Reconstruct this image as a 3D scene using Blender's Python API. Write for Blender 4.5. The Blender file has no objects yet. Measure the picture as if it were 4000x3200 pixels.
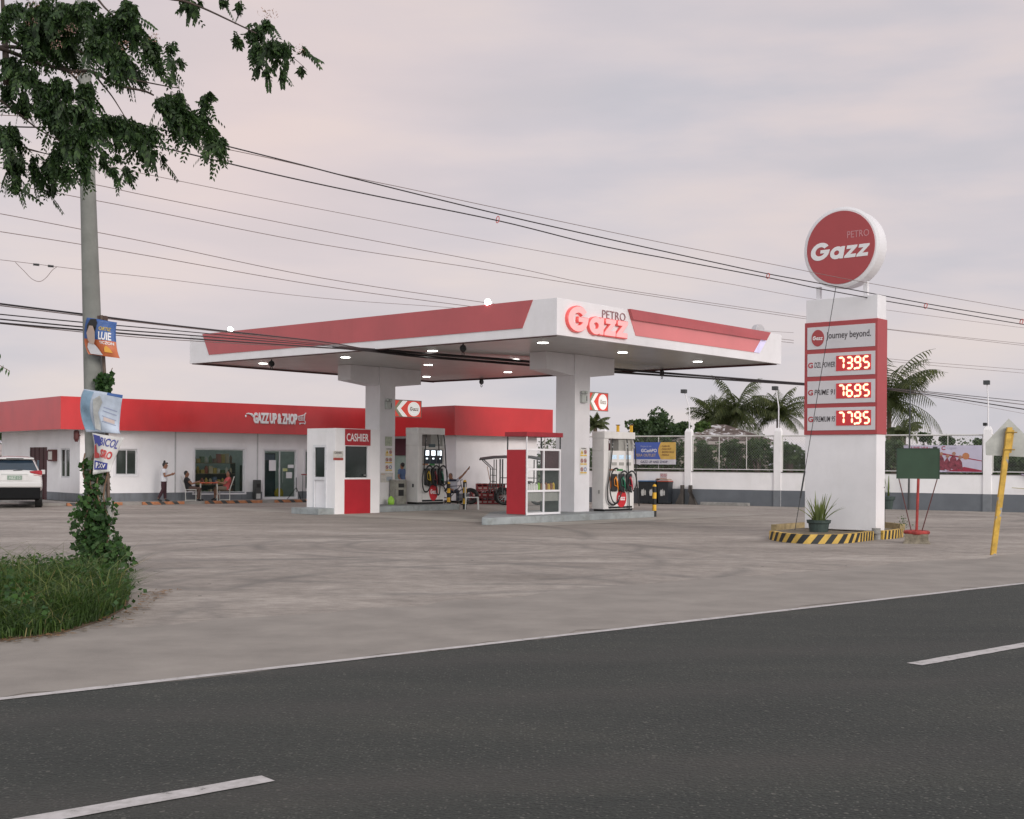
import bpy, bmesh, math, random
import numpy as np
from mathutils import Vector, Matrix
random.seed(7); rng = np.random.default_rng(11)
PI = math.pi
C = bpy.data.collections.new('scene'); bpy.context.scene.collection.children.link(C)
SC = bpy.context.scene
# ---------------------------------------------------------------- camera (level, slightly rolled, lens shifted)
F = 4897.0; SY = 209.2; RO = math.radians(.428); H = 1.7
cam = bpy.data.cameras.new('camera'); co = bpy.data.objects.new('camera', cam); C.objects.link(co)
cam.lens = F/4000*36; cam.sensor_width = 36; cam.shift_y = SY/4000; cam.clip_end = 3000; cam.clip_start = .1
cr, sr = math.cos(RO), math.sin(RO)
co.matrix_world = Matrix(((cr, -sr, 0, 0), (0, 0, -1, 0), (sr, cr, 0, H), (0, 0, 0, 1)))
SC.camera = co
SC.render.resolution_x = 1024; SC.render.resolution_y = 819
SC.view_settings.view_transform = 'Standard'; SC.view_settings.look = 'None'
SC.view_settings.exposure = 0.13; SC.view_settings.gamma = 1.0
# ---------------------------------------------------------------- world
SUN_EL, SUN_AZ = math.radians(20), math.radians(142)     # azimuth clockwise from +Y: behind the viewer, to the right
def s2l(c):
    c = c/255.0
    return c/12.92 if c <= .04045 else ((c+.055)/1.055)**2.4
def S(r, g, b): return (s2l(r), s2l(g), s2l(b))
W = bpy.data.worlds.new('World'); SC.world = W; W.use_nodes = True
nt = W.node_tree; nt.nodes.clear()
def N(t, typ, **kw):
    n = t.nodes.new(typ)
    for k, v in kw.items():
        if k in n.inputs: n.inputs[k].default_value = v
        else: setattr(n, k, v)
    return n
def L(t, a, b): t.links.new(a, b)
def ramp(t, fac, stops, interp='LINEAR'):
    r = N(t, 'ShaderNodeValToRGB'); r.color_ramp.interpolation = interp
    el = r.color_ramp.elements
    while len(el) < len(stops): el.new(.5)
    for e, (p, c) in zip(el, stops):
        e.position = p; e.color = (*c, 1) if len(c) == 3 else c
    L(t, fac, r.inputs[0]); return r.outputs[0]
def mixc(t, fac, a, b, mode='MIX'):
    m = N(t, 'ShaderNodeMix'); m.data_type = 'RGBA'; m.blend_type = mode
    for v, i in ((fac, 0), (a, 6), (b, 7)):
        if hasattr(v, 'is_linked') or hasattr(v, 'links'): L(t, v, m.inputs[i])
        else: m.inputs[i].default_value = v if i == 0 else (*v, 1)
    return m.outputs[2]
def mth(t, op, a, b=None, c=None, clamp=False):
    m = N(t, 'ShaderNodeMath'); m.operation = op; m.use_clamp = clamp
    for i, v in enumerate((a, b, c)):
        if v is None: continue
        if hasattr(v, 'links'): L(t, v, m.inputs[i])
        else: m.inputs[i].default_value = v
    return m.outputs[0]
tc = N(nt, 'ShaderNodeTexCoord'); sx = N(nt, 'ShaderNodeSeparateXYZ'); L(nt, tc.outputs['Generated'], sx.inputs[0])
mp = N(nt, 'ShaderNodeMapping'); mp.inputs['Scale'].default_value = (2.2, 2.2, 9.5); mp.inputs['Rotation'].default_value = (0, .12, .4)
L(nt, tc.outputs['Generated'], mp.inputs[0])
n1 = N(nt, 'ShaderNodeTexNoise', Scale=1.6, Detail=7.0, Roughness=.5); L(nt, mp.outputs[0], n1.inputs['Vector'])
n2 = N(nt, 'ShaderNodeTexNoise', Scale=.9, Detail=3.0, Roughness=.5); L(nt, mp.outputs[0], n2.inputs['Vector'])
base = ramp(nt, n1.outputs[0], [(.34, S(190, 189, 197)), (.46, S(199, 195, 202)), (.54, S(208, 201, 205)), (.66, S(219, 208, 206))])
peach = ramp(nt, n2.outputs[0], [(.46, (0, 0, 0)), (.68, (1, 1, 1))])
hi = mth(nt, 'MULTIPLY', mth(nt, 'SUBTRACT', sx.outputs[2], .05), 5.0, clamp=True)
base = mixc(nt, mth(nt, 'MULTIPLY', mth(nt, 'MULTIPLY', peach, hi), .5), base, S(218, 205, 204))
# warm patch of sunset light high on the left
dv = N(nt, 'ShaderNodeVectorMath'); dv.operation = 'DISTANCE'; L(nt, tc.outputs['Generated'], dv.inputs[0]); dv.inputs[1].default_value = (-.2, .94, .25)
g = mth(nt, 'SUBTRACT', 1.0, mth(nt, 'DIVIDE', dv.outputs['Value'], .3), clamp=True)
base = mixc(nt, mth(nt, 'MULTIPLY', g, .65), base, S(231, 208, 202))
dv2 = N(nt, 'ShaderNodeVectorMath'); dv2.operation = 'DISTANCE'; L(nt, tc.outputs['Generated'], dv2.inputs[0]); dv2.inputs[1].default_value = (.25, .93, .26)
g2 = mth(nt, 'MULTIPLY', mth(nt, 'SUBTRACT', 1.0, mth(nt, 'DIVIDE', dv2.outputs['Value'], .26), clamp=True), ramp(nt, n1.outputs[0], [(.4, (.25, .25, .25)), (.6, (1, 1, 1))]))
base = mixc(nt, mth(nt, 'MULTIPLY', g2, .75), base, S(224, 207, 203))
topc = mth(nt, 'MULTIPLY', mth(nt, 'SUBTRACT', sx.outputs[2], .26), 3.0, clamp=True)
base = mixc(nt, mth(nt, 'MULTIPLY', topc, .45), base, S(190, 184, 192))
sky = N(nt, 'ShaderNodeTexSky'); sky.sky_type = 'NISHITA'; sky.sun_disc = False
sky.sun_elevation = SUN_EL; sky.sun_rotation = SUN_AZ
sk = mixc(nt, 1.0, sky.outputs[0], (.09, .09, .09), 'MULTIPLY')
base = mixc(nt, .93, sk, base)
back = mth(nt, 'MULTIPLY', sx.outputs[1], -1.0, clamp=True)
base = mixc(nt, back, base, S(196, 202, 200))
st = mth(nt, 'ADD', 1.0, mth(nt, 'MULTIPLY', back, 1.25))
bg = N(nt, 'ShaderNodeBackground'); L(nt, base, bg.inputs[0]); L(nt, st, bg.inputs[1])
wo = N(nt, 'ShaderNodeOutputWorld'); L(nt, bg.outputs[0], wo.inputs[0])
sl = bpy.data.lights.new('sun', 'SUN'); sl.energy = 1.5; sl.angle = math.radians(20); sl.color = (1, .93, .86)
so = bpy.data.objects.new('sun', sl); C.objects.link(so)
sd = Vector((math.sin(SUN_AZ)*math.cos(SUN_EL), math.cos(SUN_AZ)*math.cos(SUN_EL), math.sin(SUN_EL)))
so.rotation_euler = sd.to_track_quat('Z', 'Y').to_euler(); so.location = (0, -20, 30)

# ---------------------------------------------------------------- survey helpers: directions of the photographed points
def ray(px, py):
    u = (px-2000)/F; v = -(py-(1600+SY))/F
    return np.array([u*cr-v*sr, 1.0, u*sr+v*cr])
def G(px, py, z=0.0):
    r = ray(px, py); return r[:2]*((z-H)/r[2])
def at(px, py, Y):
    r = ray(px, py)*Y; return Vector((r[0], Y, r[2]+H))
class Frame:
    def __init__(s, o, yaw):
        a = math.radians(yaw); s.o = np.array(o[:2], float); s.rz = PI/2-a
        s.r = np.array([math.sin(a), math.cos(a)]); s.l = np.array([-math.cos(a), math.sin(a)])
    def lc(s, px, py, z=0.0):
        g = G(px, py, z)-s.o; return float(g@s.r), float(g@s.l)
    def fr(s, px, py, y0=0.0):
        r = ray(px, py); t = (s.o@s.l+y0)/(r[:2]@s.l); p = r*t; return float((p[:2]-s.o)@s.r), float(p[2]+H)
    def fx(s, px, py, x0=0.0):
        r = ray(px, py); t = (s.o@s.r+x0)/(r[:2]@s.r); p = r*t; return float((p[:2]-s.o)@s.l), float(p[2]+H)
    def w(s, x, y, z=0.0):
        p = s.o+x*s.r+y*s.l; return Vector((p[0], p[1], z))
    def loc(s, v):
        d = np.array([v[0], v[1]])-s.o; return float(d@s.r), float(d@s.l), v[2]

# ---------------------------------------------------------------- materials
MATS = {}
def M(name, col, rough=.7, var=.12, scale=4, bump=0., bscale=40, metal=0., coat=0., emit=None, es=0., alpha=None, spec=.5, trans=0.):
    if name in MATS: return MATS[name]
    m = bpy.data.materials.new(name); m.use_nodes = True; t = m.node_tree; p = t.nodes['Principled BSDF']
    p.inputs['Roughness'].default_value = rough; p.inputs['Metallic'].default_value = metal
    p.inputs['Coat Weight'].default_value = coat; p.inputs['Coat Roughness'].default_value = .12
    p.inputs['Specular IOR Level'].default_value = spec
    if trans: p.inputs['Transmission Weight'].default_value = trans
    if alpha is not None: p.inputs['Alpha'].default_value = alpha
    tcn = N(t, 'ShaderNodeTexCoord')
    nz = N(t, 'ShaderNodeTexNoise', Scale=float(scale), Detail=6.0, Roughness=.6); L(t, tcn.outputs['Object'], nz.inputs['Vector'])
    lo = tuple(c*(1-var) for c in col); hi_ = tuple(min(1, c*(1+var)) for c in col)
    L(t, ramp(t, nz.outputs[0], [(.3, lo), (.7, hi_)]), p.inputs['Base Color'])
    if bump:
        nb = N(t, 'ShaderNodeTexNoise', Scale=float(bscale), Detail=4.0); L(t, tcn.outputs['Object'], nb.inputs['Vector'])
        b = N(t, 'ShaderNodeBump', Strength=bump, Distance=.02); L(t, nb.outputs[0], b.inputs['Height']); L(t, b.outputs[0], p.inputs['Normal'])
    if emit:
        p.inputs['Emission Color'].default_value = (*emit, 1); p.inputs['Emission Strength'].default_value = es
    MATS[name] = m; return m
def leafmat(name, col, var=.45):
    if name in MATS: return MATS[name]
    m = bpy.data.materials.new(name); m.use_nodes = True; t = m.node_tree; p = t.nodes['Principled BSDF']
    ge = N(t, 'ShaderNodeNewGeometry')
    a = tuple(c*(1-var) for c in col); b = tuple(c*(1+var) for c in col)
    L(t, ramp(t, ge.outputs['Random Per Island'], [(0, a), (.6, col), (1, (b[0]*1.15, b[1], b[2]*.8))]), p.inputs['Base Color'])
    p.inputs['Roughness'].default_value = .55; p.inputs['Specular IOR Level'].default_value = .3
    tr = N(t, 'ShaderNodeBsdfTranslucent'); tr.inputs[0].default_value = (col[0]*1.6, col[1]*1.9, col[2]*.6, 1)
    mx = N(t, 'ShaderNodeMixShader', Fac=.25); L(t, p.outputs[0], mx.inputs[1]); L(t, tr.outputs[0], mx.inputs[2])
    L(t, mx.outputs[0], t.nodes['Material Output'].inputs[0]); MATS[name] = m; return m
white = M('white_paint', (.78, .75, .78), .6, .05, 1.3, .05, 60)
wallw = M('white_render', (.84, .81, .83), .8, .06, .8, .15, 30)
whiteg = M('white_gloss', (.78, .75, .78), .3, .03, 2)
pumpw = M('pump_white', (.72, .69, .68), .4, .06, 3)
grey = M('grey_paint', (.17, .18, .2), .7, .15, 1.5, .1, 40)
dgrey = M('dark_grey', (.05, .052, .055), .6)
conc = M('concrete', (.28, .27, .26), .85, .25, 5, .3, 50)
islandm = M('island_grey_paint', (.3, .32, .33), .7, .18, 2, .1, 40)
red = M('red_panel', (.56, .03, .035), .32, .1, .6, 0, coat=.3)
redc = M('red_canopy_panel', (.44, .055, .06), .4, .08, .6, coat=1.0)
redsign = M('red_sign_face', (.38, .045, .05), .45, .05, 1.5, coat=.25)
redm = M('red_metal', (.42, .015, .025), .35, .08, 2)
black = M('black_rubber', (.012, .012, .013), .5, .2, 8)
blackm = M('black_metal', (.02, .02, .022), .4)
yellow = M('yellow_paint', (.75, .42, .03), .5, .12, 6)
metal = M('steel', (.5, .5, .5), .3, .1, 5, metal=.9)
brown = M('brown_wood', (.16, .09, .055), .7, .25, 6)
maroon = M('maroon_paint', (.09, .02, .02), .5, .15, 5)
rust = M('rusty_red_paint', (.32, .035, .03), .55, .4, 9)
textd = M('dark_lettering', (.04, .03, .035), .6, 0)
textw = M('white_lettering', (.8, .77, .79), .5, 0)
skin = M('skin', (.27, .13, .08), .6, .1, 12)
hair = M('black_hair', (.012, .01, .01), .5, .2, 30)

def weather(m, seam=0., amt=.1, streak=(2.5, 2.5, .25), seamd=.02):
    t = m.node_tree; p = t.nodes['Principled BSDF']; old = p.inputs['Base Color'].links[0].from_socket; tcn = N(t, 'ShaderNodeTexCoord')
    mpn = N(t, 'ShaderNodeMapping'); mpn.inputs['Scale'].default_value = streak; L(t, tcn.outputs['Object'], mpn.inputs[0])
    nz = N(t, 'ShaderNodeTexNoise', Scale=1.6, Detail=8.0, Roughness=.7); L(t, mpn.outputs[0], nz.inputs['Vector'])
    col = mixc(t, 1.0, old, ramp(t, nz.outputs[0], [(.32, (1-amt*2.2, 1-amt*2.3, 1-amt*2.6)), (.5, (1, 1, 1)), (.75, (1+amt*.4,)*3)]), 'MULTIPLY')
    if seam:
        sp = N(t, 'ShaderNodeSeparateXYZ'); L(t, tcn.outputs['Object'], sp.inputs[0]); acc = None
        for o_ in (0, 1):
            e = mth(t, 'LESS_THAN', mth(t, 'FRACT', mth(t, 'MULTIPLY', mth(t, 'ADD', sp.outputs[o_], .37), 1/seam)), seamd/seam); acc = e if acc is None else mth(t, 'MAXIMUM', acc, e)
        # keep seams off faces that run along the other axis
        ge = N(t, 'ShaderNodeNewGeometry')
        col = mixc(t, mth(t, 'MULTIPLY', acc, .28), col, (.05, .03, .03))
    L(t, col, p.inputs['Base Color'])
weather(white, 0, .022, (.9, .9, .3)); weather(wallw, 0, .028, (.7, .7, .3)); weather(red, 0, .05, (.4, .4, .15)); weather(redc, 0, .05, (.4, .4, .12)); weather(pumpw, 0, .03); weather(islandm, 0, .14, (1.5, 1.5, 1.5)); weather(grey, 0, .12)
# ---------------------------------------------------------------- mesh builder
def tag(o, label=None, cat=None, group=None, kind=None):
    for k, v in (('label', label), ('category', cat), ('group', group), ('kind', kind)):
        if v: o[k] = v
    return o
class MB:
    def __init__(s): s.v = []; s.f = []
    def add(s, vs, fs, m=None):
        o = len(s.v)
        s.v += [tuple(m@Vector(v)) if m else tuple(v) for v in vs]; s.f += [tuple(i+o for i in f) for f in fs]; return s
    def box(s, x0, x1, y0, y1, z0, z1, m=None):
        v = [(x, y, z) for z in (z0, z1) for y in (y0, y1) for x in (x0, x1)]
        return s.add(v, [(0, 2, 3, 1), (4, 5, 7, 6), (0, 1, 5, 4), (2, 6, 7, 3), (0, 4, 6, 2), (1, 3, 7, 5)], m)
    def prism(s, poly, y0, y1, ax='y', m=None):          # poly in (x,z) extruded along y (or 'z': (x,y) along z, 'x': (y,z) along x)
        n = len(poly)
        f = {'y': lambda p, q: (p[0], q, p[1]), 'z': lambda p, q: (p[0], p[1], q), 'x': lambda p, q: (q, p[0], p[1])}[ax]
        v = [f(p, y0) for p in poly]+[f(p, y1) for p in poly]
        return s.add(v, [tuple(range(n)), tuple(range(2*n-1, n-1, -1))]+[(i, i+n, (i+1) % n+n, (i+1) % n) for i in range(n)], m)
    def tube(s, pts, r, n=8, m=None, cap=True):
        pts = [Vector(p) for p in pts]; K = len(pts); rs = r if hasattr(r, '__len__') else [r]*K
        vs = []; ref = None
        for i, p in enumerate(pts):
            d = (pts[min(i+1, K-1)]-pts[max(i-1, 0)])
            d = d.normalized() if d.length > 1e-9 else Vector((0, 0, 1))
            if ref is None: ref = d.orthogonal().normalized()
            ref = (ref-d*ref.dot(d)); ref = ref.normalized() if ref.length > 1e-6 else d.orthogonal().normalized()
            b = d.cross(ref)
            for k in range(n):
                a = 2*PI*k/n; vs.append(p+(ref*math.cos(a)+b*math.sin(a))*rs[i])
        fs = [(i*n+k, i*n+(k+1) % n, (i+1)*n+(k+1) % n, (i+1)*n+k) for i in range(K-1) for k in range(n)]
        if cap: fs += [tuple(range(n-1, -1, -1)), tuple((K-1)*n+k for k in range(n))]
        return s.add(vs, fs, m)
    def lathe(s, prof, c=(0, 0, 0), n=24, m=None):       # prof: (radius,z)
        vs = [(c[0]+r*math.cos(2*PI*k/n), c[1]+r*math.sin(2*PI*k/n), c[2]+z) for r, z in prof for k in range(n)]; K = len(prof)
        fs = [(i*n+k, i*n+(k+1) % n, (i+1)*n+(k+1) % n, (i+1)*n+k) for i in range(K-1) for k in range(n)]
        fs += [tuple(range(n-1, -1, -1)), tuple((K-1)*n+k for k in range(n))]
        return s.add(vs, fs, m)
    def disc(s, cx, cz, r, y0, y1, n=40, rz=None):       # coin facing -y
        return s.prism([(cx+r*math.cos(2*PI*k/n), cz+(rz or r)*math.sin(2*PI*k/n)) for k in range(n)], y0, y1)
    def ball(s, c, r, n=10, k=7, m=None):
        rx, ry, rz_ = r if hasattr(r, '__len__') else (r, r, r)
        vs = []; 
        for i in range(1, k):
            t = PI*i/k
            for j in range(n): vs.append((c[0]+rx*math.sin(t)*math.cos(2*PI*j/n), c[1]+ry*math.sin(t)*math.sin(2*PI*j/n), c[2]+rz_*math.cos(t)))
        vs += [(c[0], c[1], c[2]+rz_), (c[0], c[1], c[2]-rz_)]; a = len(vs)-2; b = a+1
        fs = [(i*n+j, (i+1)*n+j, (i+1)*n+(j+1) % n, i*n+(j+1) % n) for i in range(k-2) for j in range(n)]
        fs += [(a, j, (j+1) % n) for j in range(n)]+[(b, (k-2)*n+(j+1) % n, (k-2)*n+j) for j in range(n)]
        return s.add(vs, fs, m)
    def loft(s, loops, m=None):
        n = len(loops[0]); vs = [p for l in loops for p in l]; K = len(loops)
        fs = [(i*n+k, i*n+(k+1) % n, (i+1)*n+(k+1) % n, (i+1)*n+k) for i in range(K-1) for k in range(n)]
        fs += [tuple(range(n-1, -1, -1)), tuple((K-1)*n+k for k in range(n))]
        return s.add(vs, fs, m)
    def build(s, name, mat, parent=None, bevel=0, smooth=False, sub=0, remesh=0, thick=0):
        me = bpy.data.meshes.new(name); me.from_pydata(s.v, [], s.f)
        if not thick:
            b = bmesh.new(); b.from_mesh(me); bmesh.ops.recalc_face_normals(b, faces=b.faces); b.to_mesh(me); b.free()
        o = bpy.data.objects.new(name, me); C.objects.link(o)
        me.materials.append(mat)
        if parent: o.parent = parent
        if remesh:
            r = o.modifiers.new('remesh', 'REMESH'); r.mode = 'VOXEL'; r.voxel_size = remesh; r.use_smooth_shade = True
            sm = o.modifiers.new('smooth', 'SMOOTH'); sm.iterations = 3; sm.factor = .5
        if thick: q = o.modifiers.new('solid', 'SOLIDIFY'); q.thickness = thick; q.offset = 0
        if bevel: q = o.modifiers.new('bevel', 'BEVEL'); q.width = bevel; q.segments = 2; q.limit_method = 'ANGLE'
        if sub: q = o.modifiers.new('sub', 'SUBSURF'); q.levels = q.render_levels = sub
        if smooth or sub: me.polygons.foreach_set('use_smooth', [True]*len(me.polygons))
        return o
def thing(name, label, cat, loc, rz=0, group=None):
    o = bpy.data.objects.new(name, None); C.objects.link(o); o.empty_display_size = .2
    o.location = loc; o.rotation_euler = (0, 0, rz); return tag(o, label, cat, group)
def bx(x0, x1, y0, y1, z0, z1): return MB().box(x0, x1, y0, y1, z0, z1)
def dup(root, loc, rz=None, label=None):
    r = root.copy(); C.objects.link(r); r.location = loc
    if rz is not None: r.rotation_euler = (0, 0, rz)
    if label: r['label'] = label
    for ch in list(root.children):
        c = ch.copy(); C.objects.link(c); c.parent = r
        for gch in list(ch.children):
            d = gch.copy(); C.objects.link(d); d.parent = c
    return r
def curve_mesh(cu):
    o = bpy.data.objects.new('tmp', cu); C.objects.link(o); dg = bpy.context.evaluated_depsgraph_get()
    me = bpy.data.meshes.new_from_object(o.evaluated_get(dg)); bpy.data.objects.remove(o); return me
def place_flat(me, name, mat, parent, fit, y, fmap=None, shear=0., rot=0.):
    co_ = np.array([v.co[:] for v in me.vertices])
    if shear: co_[:, 0] += shear*co_[:, 1]
    if rot:
        c, s_ = math.cos(rot), math.sin(rot); x = co_[:, 0]*c-co_[:, 1]*s_; y_ = co_[:, 0]*s_+co_[:, 1]*c; co_[:, 0] = x; co_[:, 1] = y_
    x0, x1, z0, z1 = fit; mn = co_.min(0); mx = co_.max(0); d = np.maximum(mx-mn, 1e-6)
    X = x0+(co_[:, 0]-mn[0])/d[0]*(x1-x0); Z = z0+(co_[:, 1]-mn[1])/d[1]*(z1-z0)
    for v, a, b, c in zip(me.vertices, X, Z, co_[:, 2]):
        v.co = fmap(a, b, c) if fmap else (a, y-c, b)
    me.name = name; me.materials.clear(); me.materials.append(mat)
    o = bpy.data.objects.new(name, me); C.objects.link(o); o.parent = parent; return o
def text(s, name, mat, parent, fit, y=-.004, ext=.002, bold=0., shear=0., fmap=None, rot=0., sp=1.):
    cu = bpy.data.curves.new('t', 'FONT'); cu.body = s; cu.size = 1; cu.extrude = ext; cu.offset = bold; cu.space_character = sp; cu.resolution_u = 3
    return place_flat(curve_mesh(cu), name, mat, parent, fit, y, fmap, shear, rot)
def gazz(name, mat, parent, fit, y=-.004, ext=.002, bev=0., shear=.12, fmap=None):
    def arc(cx, cy, r, a0, a1, n=26): return [(cx+r*math.cos(math.radians(a0+(a1-a0)*i/n)), cy+r*math.sin(math.radians(a0+(a1-a0)*i/n))) for i in range(n+1)]
    R, r = .74, .38; pol = []
    pol.append((arc(0, .24, R, 38, 352)+[(R, .36), (.02, .36), (.02, .09)]+arc(0, .24, r, 336, 38), 0))
    a0 = 1.36
    pol.append(([(a0+.56, .5), (a0+.28, .5)]+arc(a0, 0, .52, 57, 303)+[(a0+.28, -.5), (a0+.56, -.5)], a0))
    hole = arc(a0-.02, 0, .2, 0, 345, 20)
    z = [(-.38, .5), (.42, .5), (.42, .34), (-.03, -.22), (.42, -.22), (.42, -.5), (-.45, -.5), (-.45, -.34), (0, .22), (-.38, .22)]
    for zx in (2.46, 3.4): pol.append(([(zx+p[0], p[1]) for p in z], 0))
    cu = bpy.data.curves.new('g', 'CURVE'); cu.dimensions = '2D'; cu.fill_mode = 'BOTH'; cu.extrude = ext; cu.bevel_depth = bev; cu.bevel_resolution = 3
    for p in [q[0] for q in pol]+[hole]:
        sp = cu.splines.new('POLY'); sp.points.add(len(p)-1); sp.use_cyclic_u = True
        for k, q in enumerate(p): sp.points[k].co = (q[0], q[1], 0, 1)
    return place_flat(curve_mesh(cu), name, mat, parent, fit, y, fmap, shear)
def quads(name, cen, U, V, mat, parent=None):            # many small leaf faces in one mesh
    n = len(cen); vs = np.empty((n, 4, 3), np.float32)
    vs[:, 0] = cen-V*.5; vs[:, 1] = cen+U*.5; vs[:, 2] = cen+V*.5; vs[:, 3] = cen-U*.5
    me = bpy.data.meshes.new(name); me.vertices.add(4*n); me.vertices.foreach_set('co', vs.ravel())
    me.loops.add(4*n); me.loops.foreach_set('vertex_index', np.arange(4*n, dtype=np.int32))
    me.polygons.add(n); me.polygons.foreach_set('loop_start', np.arange(0, 4*n, 4, dtype=np.int32)); me.polygons.foreach_set('loop_total', np.full(n, 4, np.int32))
    me.update(); me.validate(); me.materials.append(mat)
    o = bpy.data.objects.new(name, me); C.objects.link(o)
    if parent: o.parent = parent
    return o
def rdir(n):
    v = rng.normal(size=(n, 3)); return v/np.linalg.norm(v, axis=1)[:, None]
def smoothpts(pts, k=8):
    P = [Vector(p) for p in pts]; out = []
    for i in range(len(P)-1):
        p0, p1, p2, p3 = P[max(i-1, 0)], P[i], P[i+1], P[min(i+2, len(P)-1)]
        for j in range(k):
            t = j/k; out.append(.5*((2*p1)+(p2-p0)*t+(2*p0-5*p1+4*p2-p3)*t*t+(3*p1-p0-3*p2+p3)*t**3))
    out.append(P[-1]); return out

# ---------------------------------------------------------------- ground, road
RD = Frame((0, 0), 49.7)
def apron_mat():
    m = bpy.data.materials.new('apron_concrete'); m.use_nodes = True; t = m.node_tree; p = t.nodes['Principled BSDF']
    tcn = N(t, 'ShaderNodeTexCoord'); P = tcn.outputs['Object']
    mpn = N(t, 'ShaderNodeMapping'); mpn.inputs['Rotation'].default_value = (0, 0, -RD.rz+.25); mpn.inputs['Scale'].default_value = (.5, 1.0, 1); L(t, P, mpn.inputs[0])
    a = N(t, 'ShaderNodeTexNoise', Scale=.5, Detail=8.0, Roughness=.62); L(t, mpn.outputs[0], a.inputs['Vector'])
    b = N(t, 'ShaderNodeTexNoise', Scale=2.6, Detail=6.0, Roughness=.7); L(t, P, b.inputs['Vector'])
    c = N(t, 'ShaderNodeTexNoise', Scale=55.0, Detail=3.0, Roughness=.7); L(t, P, c.inputs['Vector'])
    col = ramp(t, a.outputs[0], [(.3, (.225, .2, .178)), (.45, (.302, .27, .243)), (.56, (.356, .32, .288)), (.7, (.455, .412, .376))])
    col = mixc(t, .55, col, ramp(t, b.outputs[0], [(.3, (.55, .53, .52)), (.6, (1.02, 1, 1)), (.75, (1.2, 1.17, 1.14))]), 'MULTIPLY')
    col = mixc(t, .5, col, ramp(t, c.outputs[0], [(.3, (.7, .7, .7)), (.7, (1.3, 1.28, 1.25))]), 'MULTIPLY')
    d8 = N(t, 'ShaderNodeTexNoise', Scale=9.0, Detail=6.0, Roughness=.75); L(t, mpn.outputs[0], d8.inputs['Vector'])
    col = mixc(t, .8, col, ramp(t, d8.outputs[0], [(.34, (.74, .73, .72)), (.5, (1, 1, 1)), (.68, (1.26, 1.25, 1.24))]), 'MULTIPLY')
    # tyre arcs and stains worn into the concrete, darker patch under the canopy
    acc = None
    for (px, py, r, w) in ((1760, 2130, 2.1, .2), (1760, 2130, 2.75, .2), (1760, 2130, 3.9, .22), (1560, 2180, 4.6, .28), (1560, 2180, 6.1, .28), (1100, 2350, 5.2, .3), (1100, 2350, 6.6, .3), (2100, 2420, 4.0, .2), (2500, 2330, 5.4, .22), (2500, 2330, 6.6, .22), (2900, 2000, 9.6, .3), (2900, 2000, 11.2, .3), (900, 2080, 8.5, .3)):
        gx, gy = G(px, py); dn = N(t, 'ShaderNodeVectorMath'); dn.operation = 'DISTANCE'; L(t, P, dn.inputs[0]); dn.inputs[1].default_value = (gx, gy, 0)
        e = mth(t, 'SUBTRACT', 1.0, mth(t, 'DIVIDE', mth(t, 'ABSOLUTE', mth(t, 'SUBTRACT', dn.outputs['Value'], r)), w), clamp=True)
        acc = e if acc is None else mth(t, 'MAXIMUM', acc, e)
    nm = N(t, 'ShaderNodeTexNoise', Scale=.45, Detail=3.0); L(t, P, nm.inputs['Vector'])
    acc = mth(t, 'MULTIPLY', acc, mth(t, 'MULTIPLY', mth(t, 'SUBTRACT', nm.outputs[0], .36), 4.5, clamp=True))
    col = mixc(t, mth(t, 'MULTIPLY', acc, .52), col, (.11, .105, .1))
    gx, gy = G(1900, 2040); dn = N(t, 'ShaderNodeVectorMath'); dn.operation = 'DISTANCE'; L(t, P, dn.inputs[0]); dn.inputs[1].default_value = (gx, gy, 0)
    oil = mth(t, 'MULTIPLY', mth(t, 'SUBTRACT', 1.0, mth(t, 'DIVIDE', dn.outputs['Value'], 9.0), clamp=True), mth(t, 'MULTIPLY', mth(t, 'SUBTRACT', b.outputs[0], .35), 3.0, clamp=True))  # patchy darker area under the canopy, fading outwards
    col = mixc(t, mth(t, 'MULTIPLY', oil, .6), col, (.12, .1, .085))
    sp = N(t, 'ShaderNodeTexVoronoi', Scale=1.3); L(t, P, sp.inputs['Vector'])
    col = mixc(t, mth(t, 'LESS_THAN', sp.outputs['Distance'], .035), col, (.05, .04, .04))
    L(t, col, p.inputs['Base Color']); p.inputs['Roughness'].default_value = .85
    bp = N(t, 'ShaderNodeBump', Strength=.35, Distance=.01); L(t, c.outputs[0], bp.inputs['Height']); L(t, bp.outputs[0], p.inputs['Normal']); return m
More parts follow.
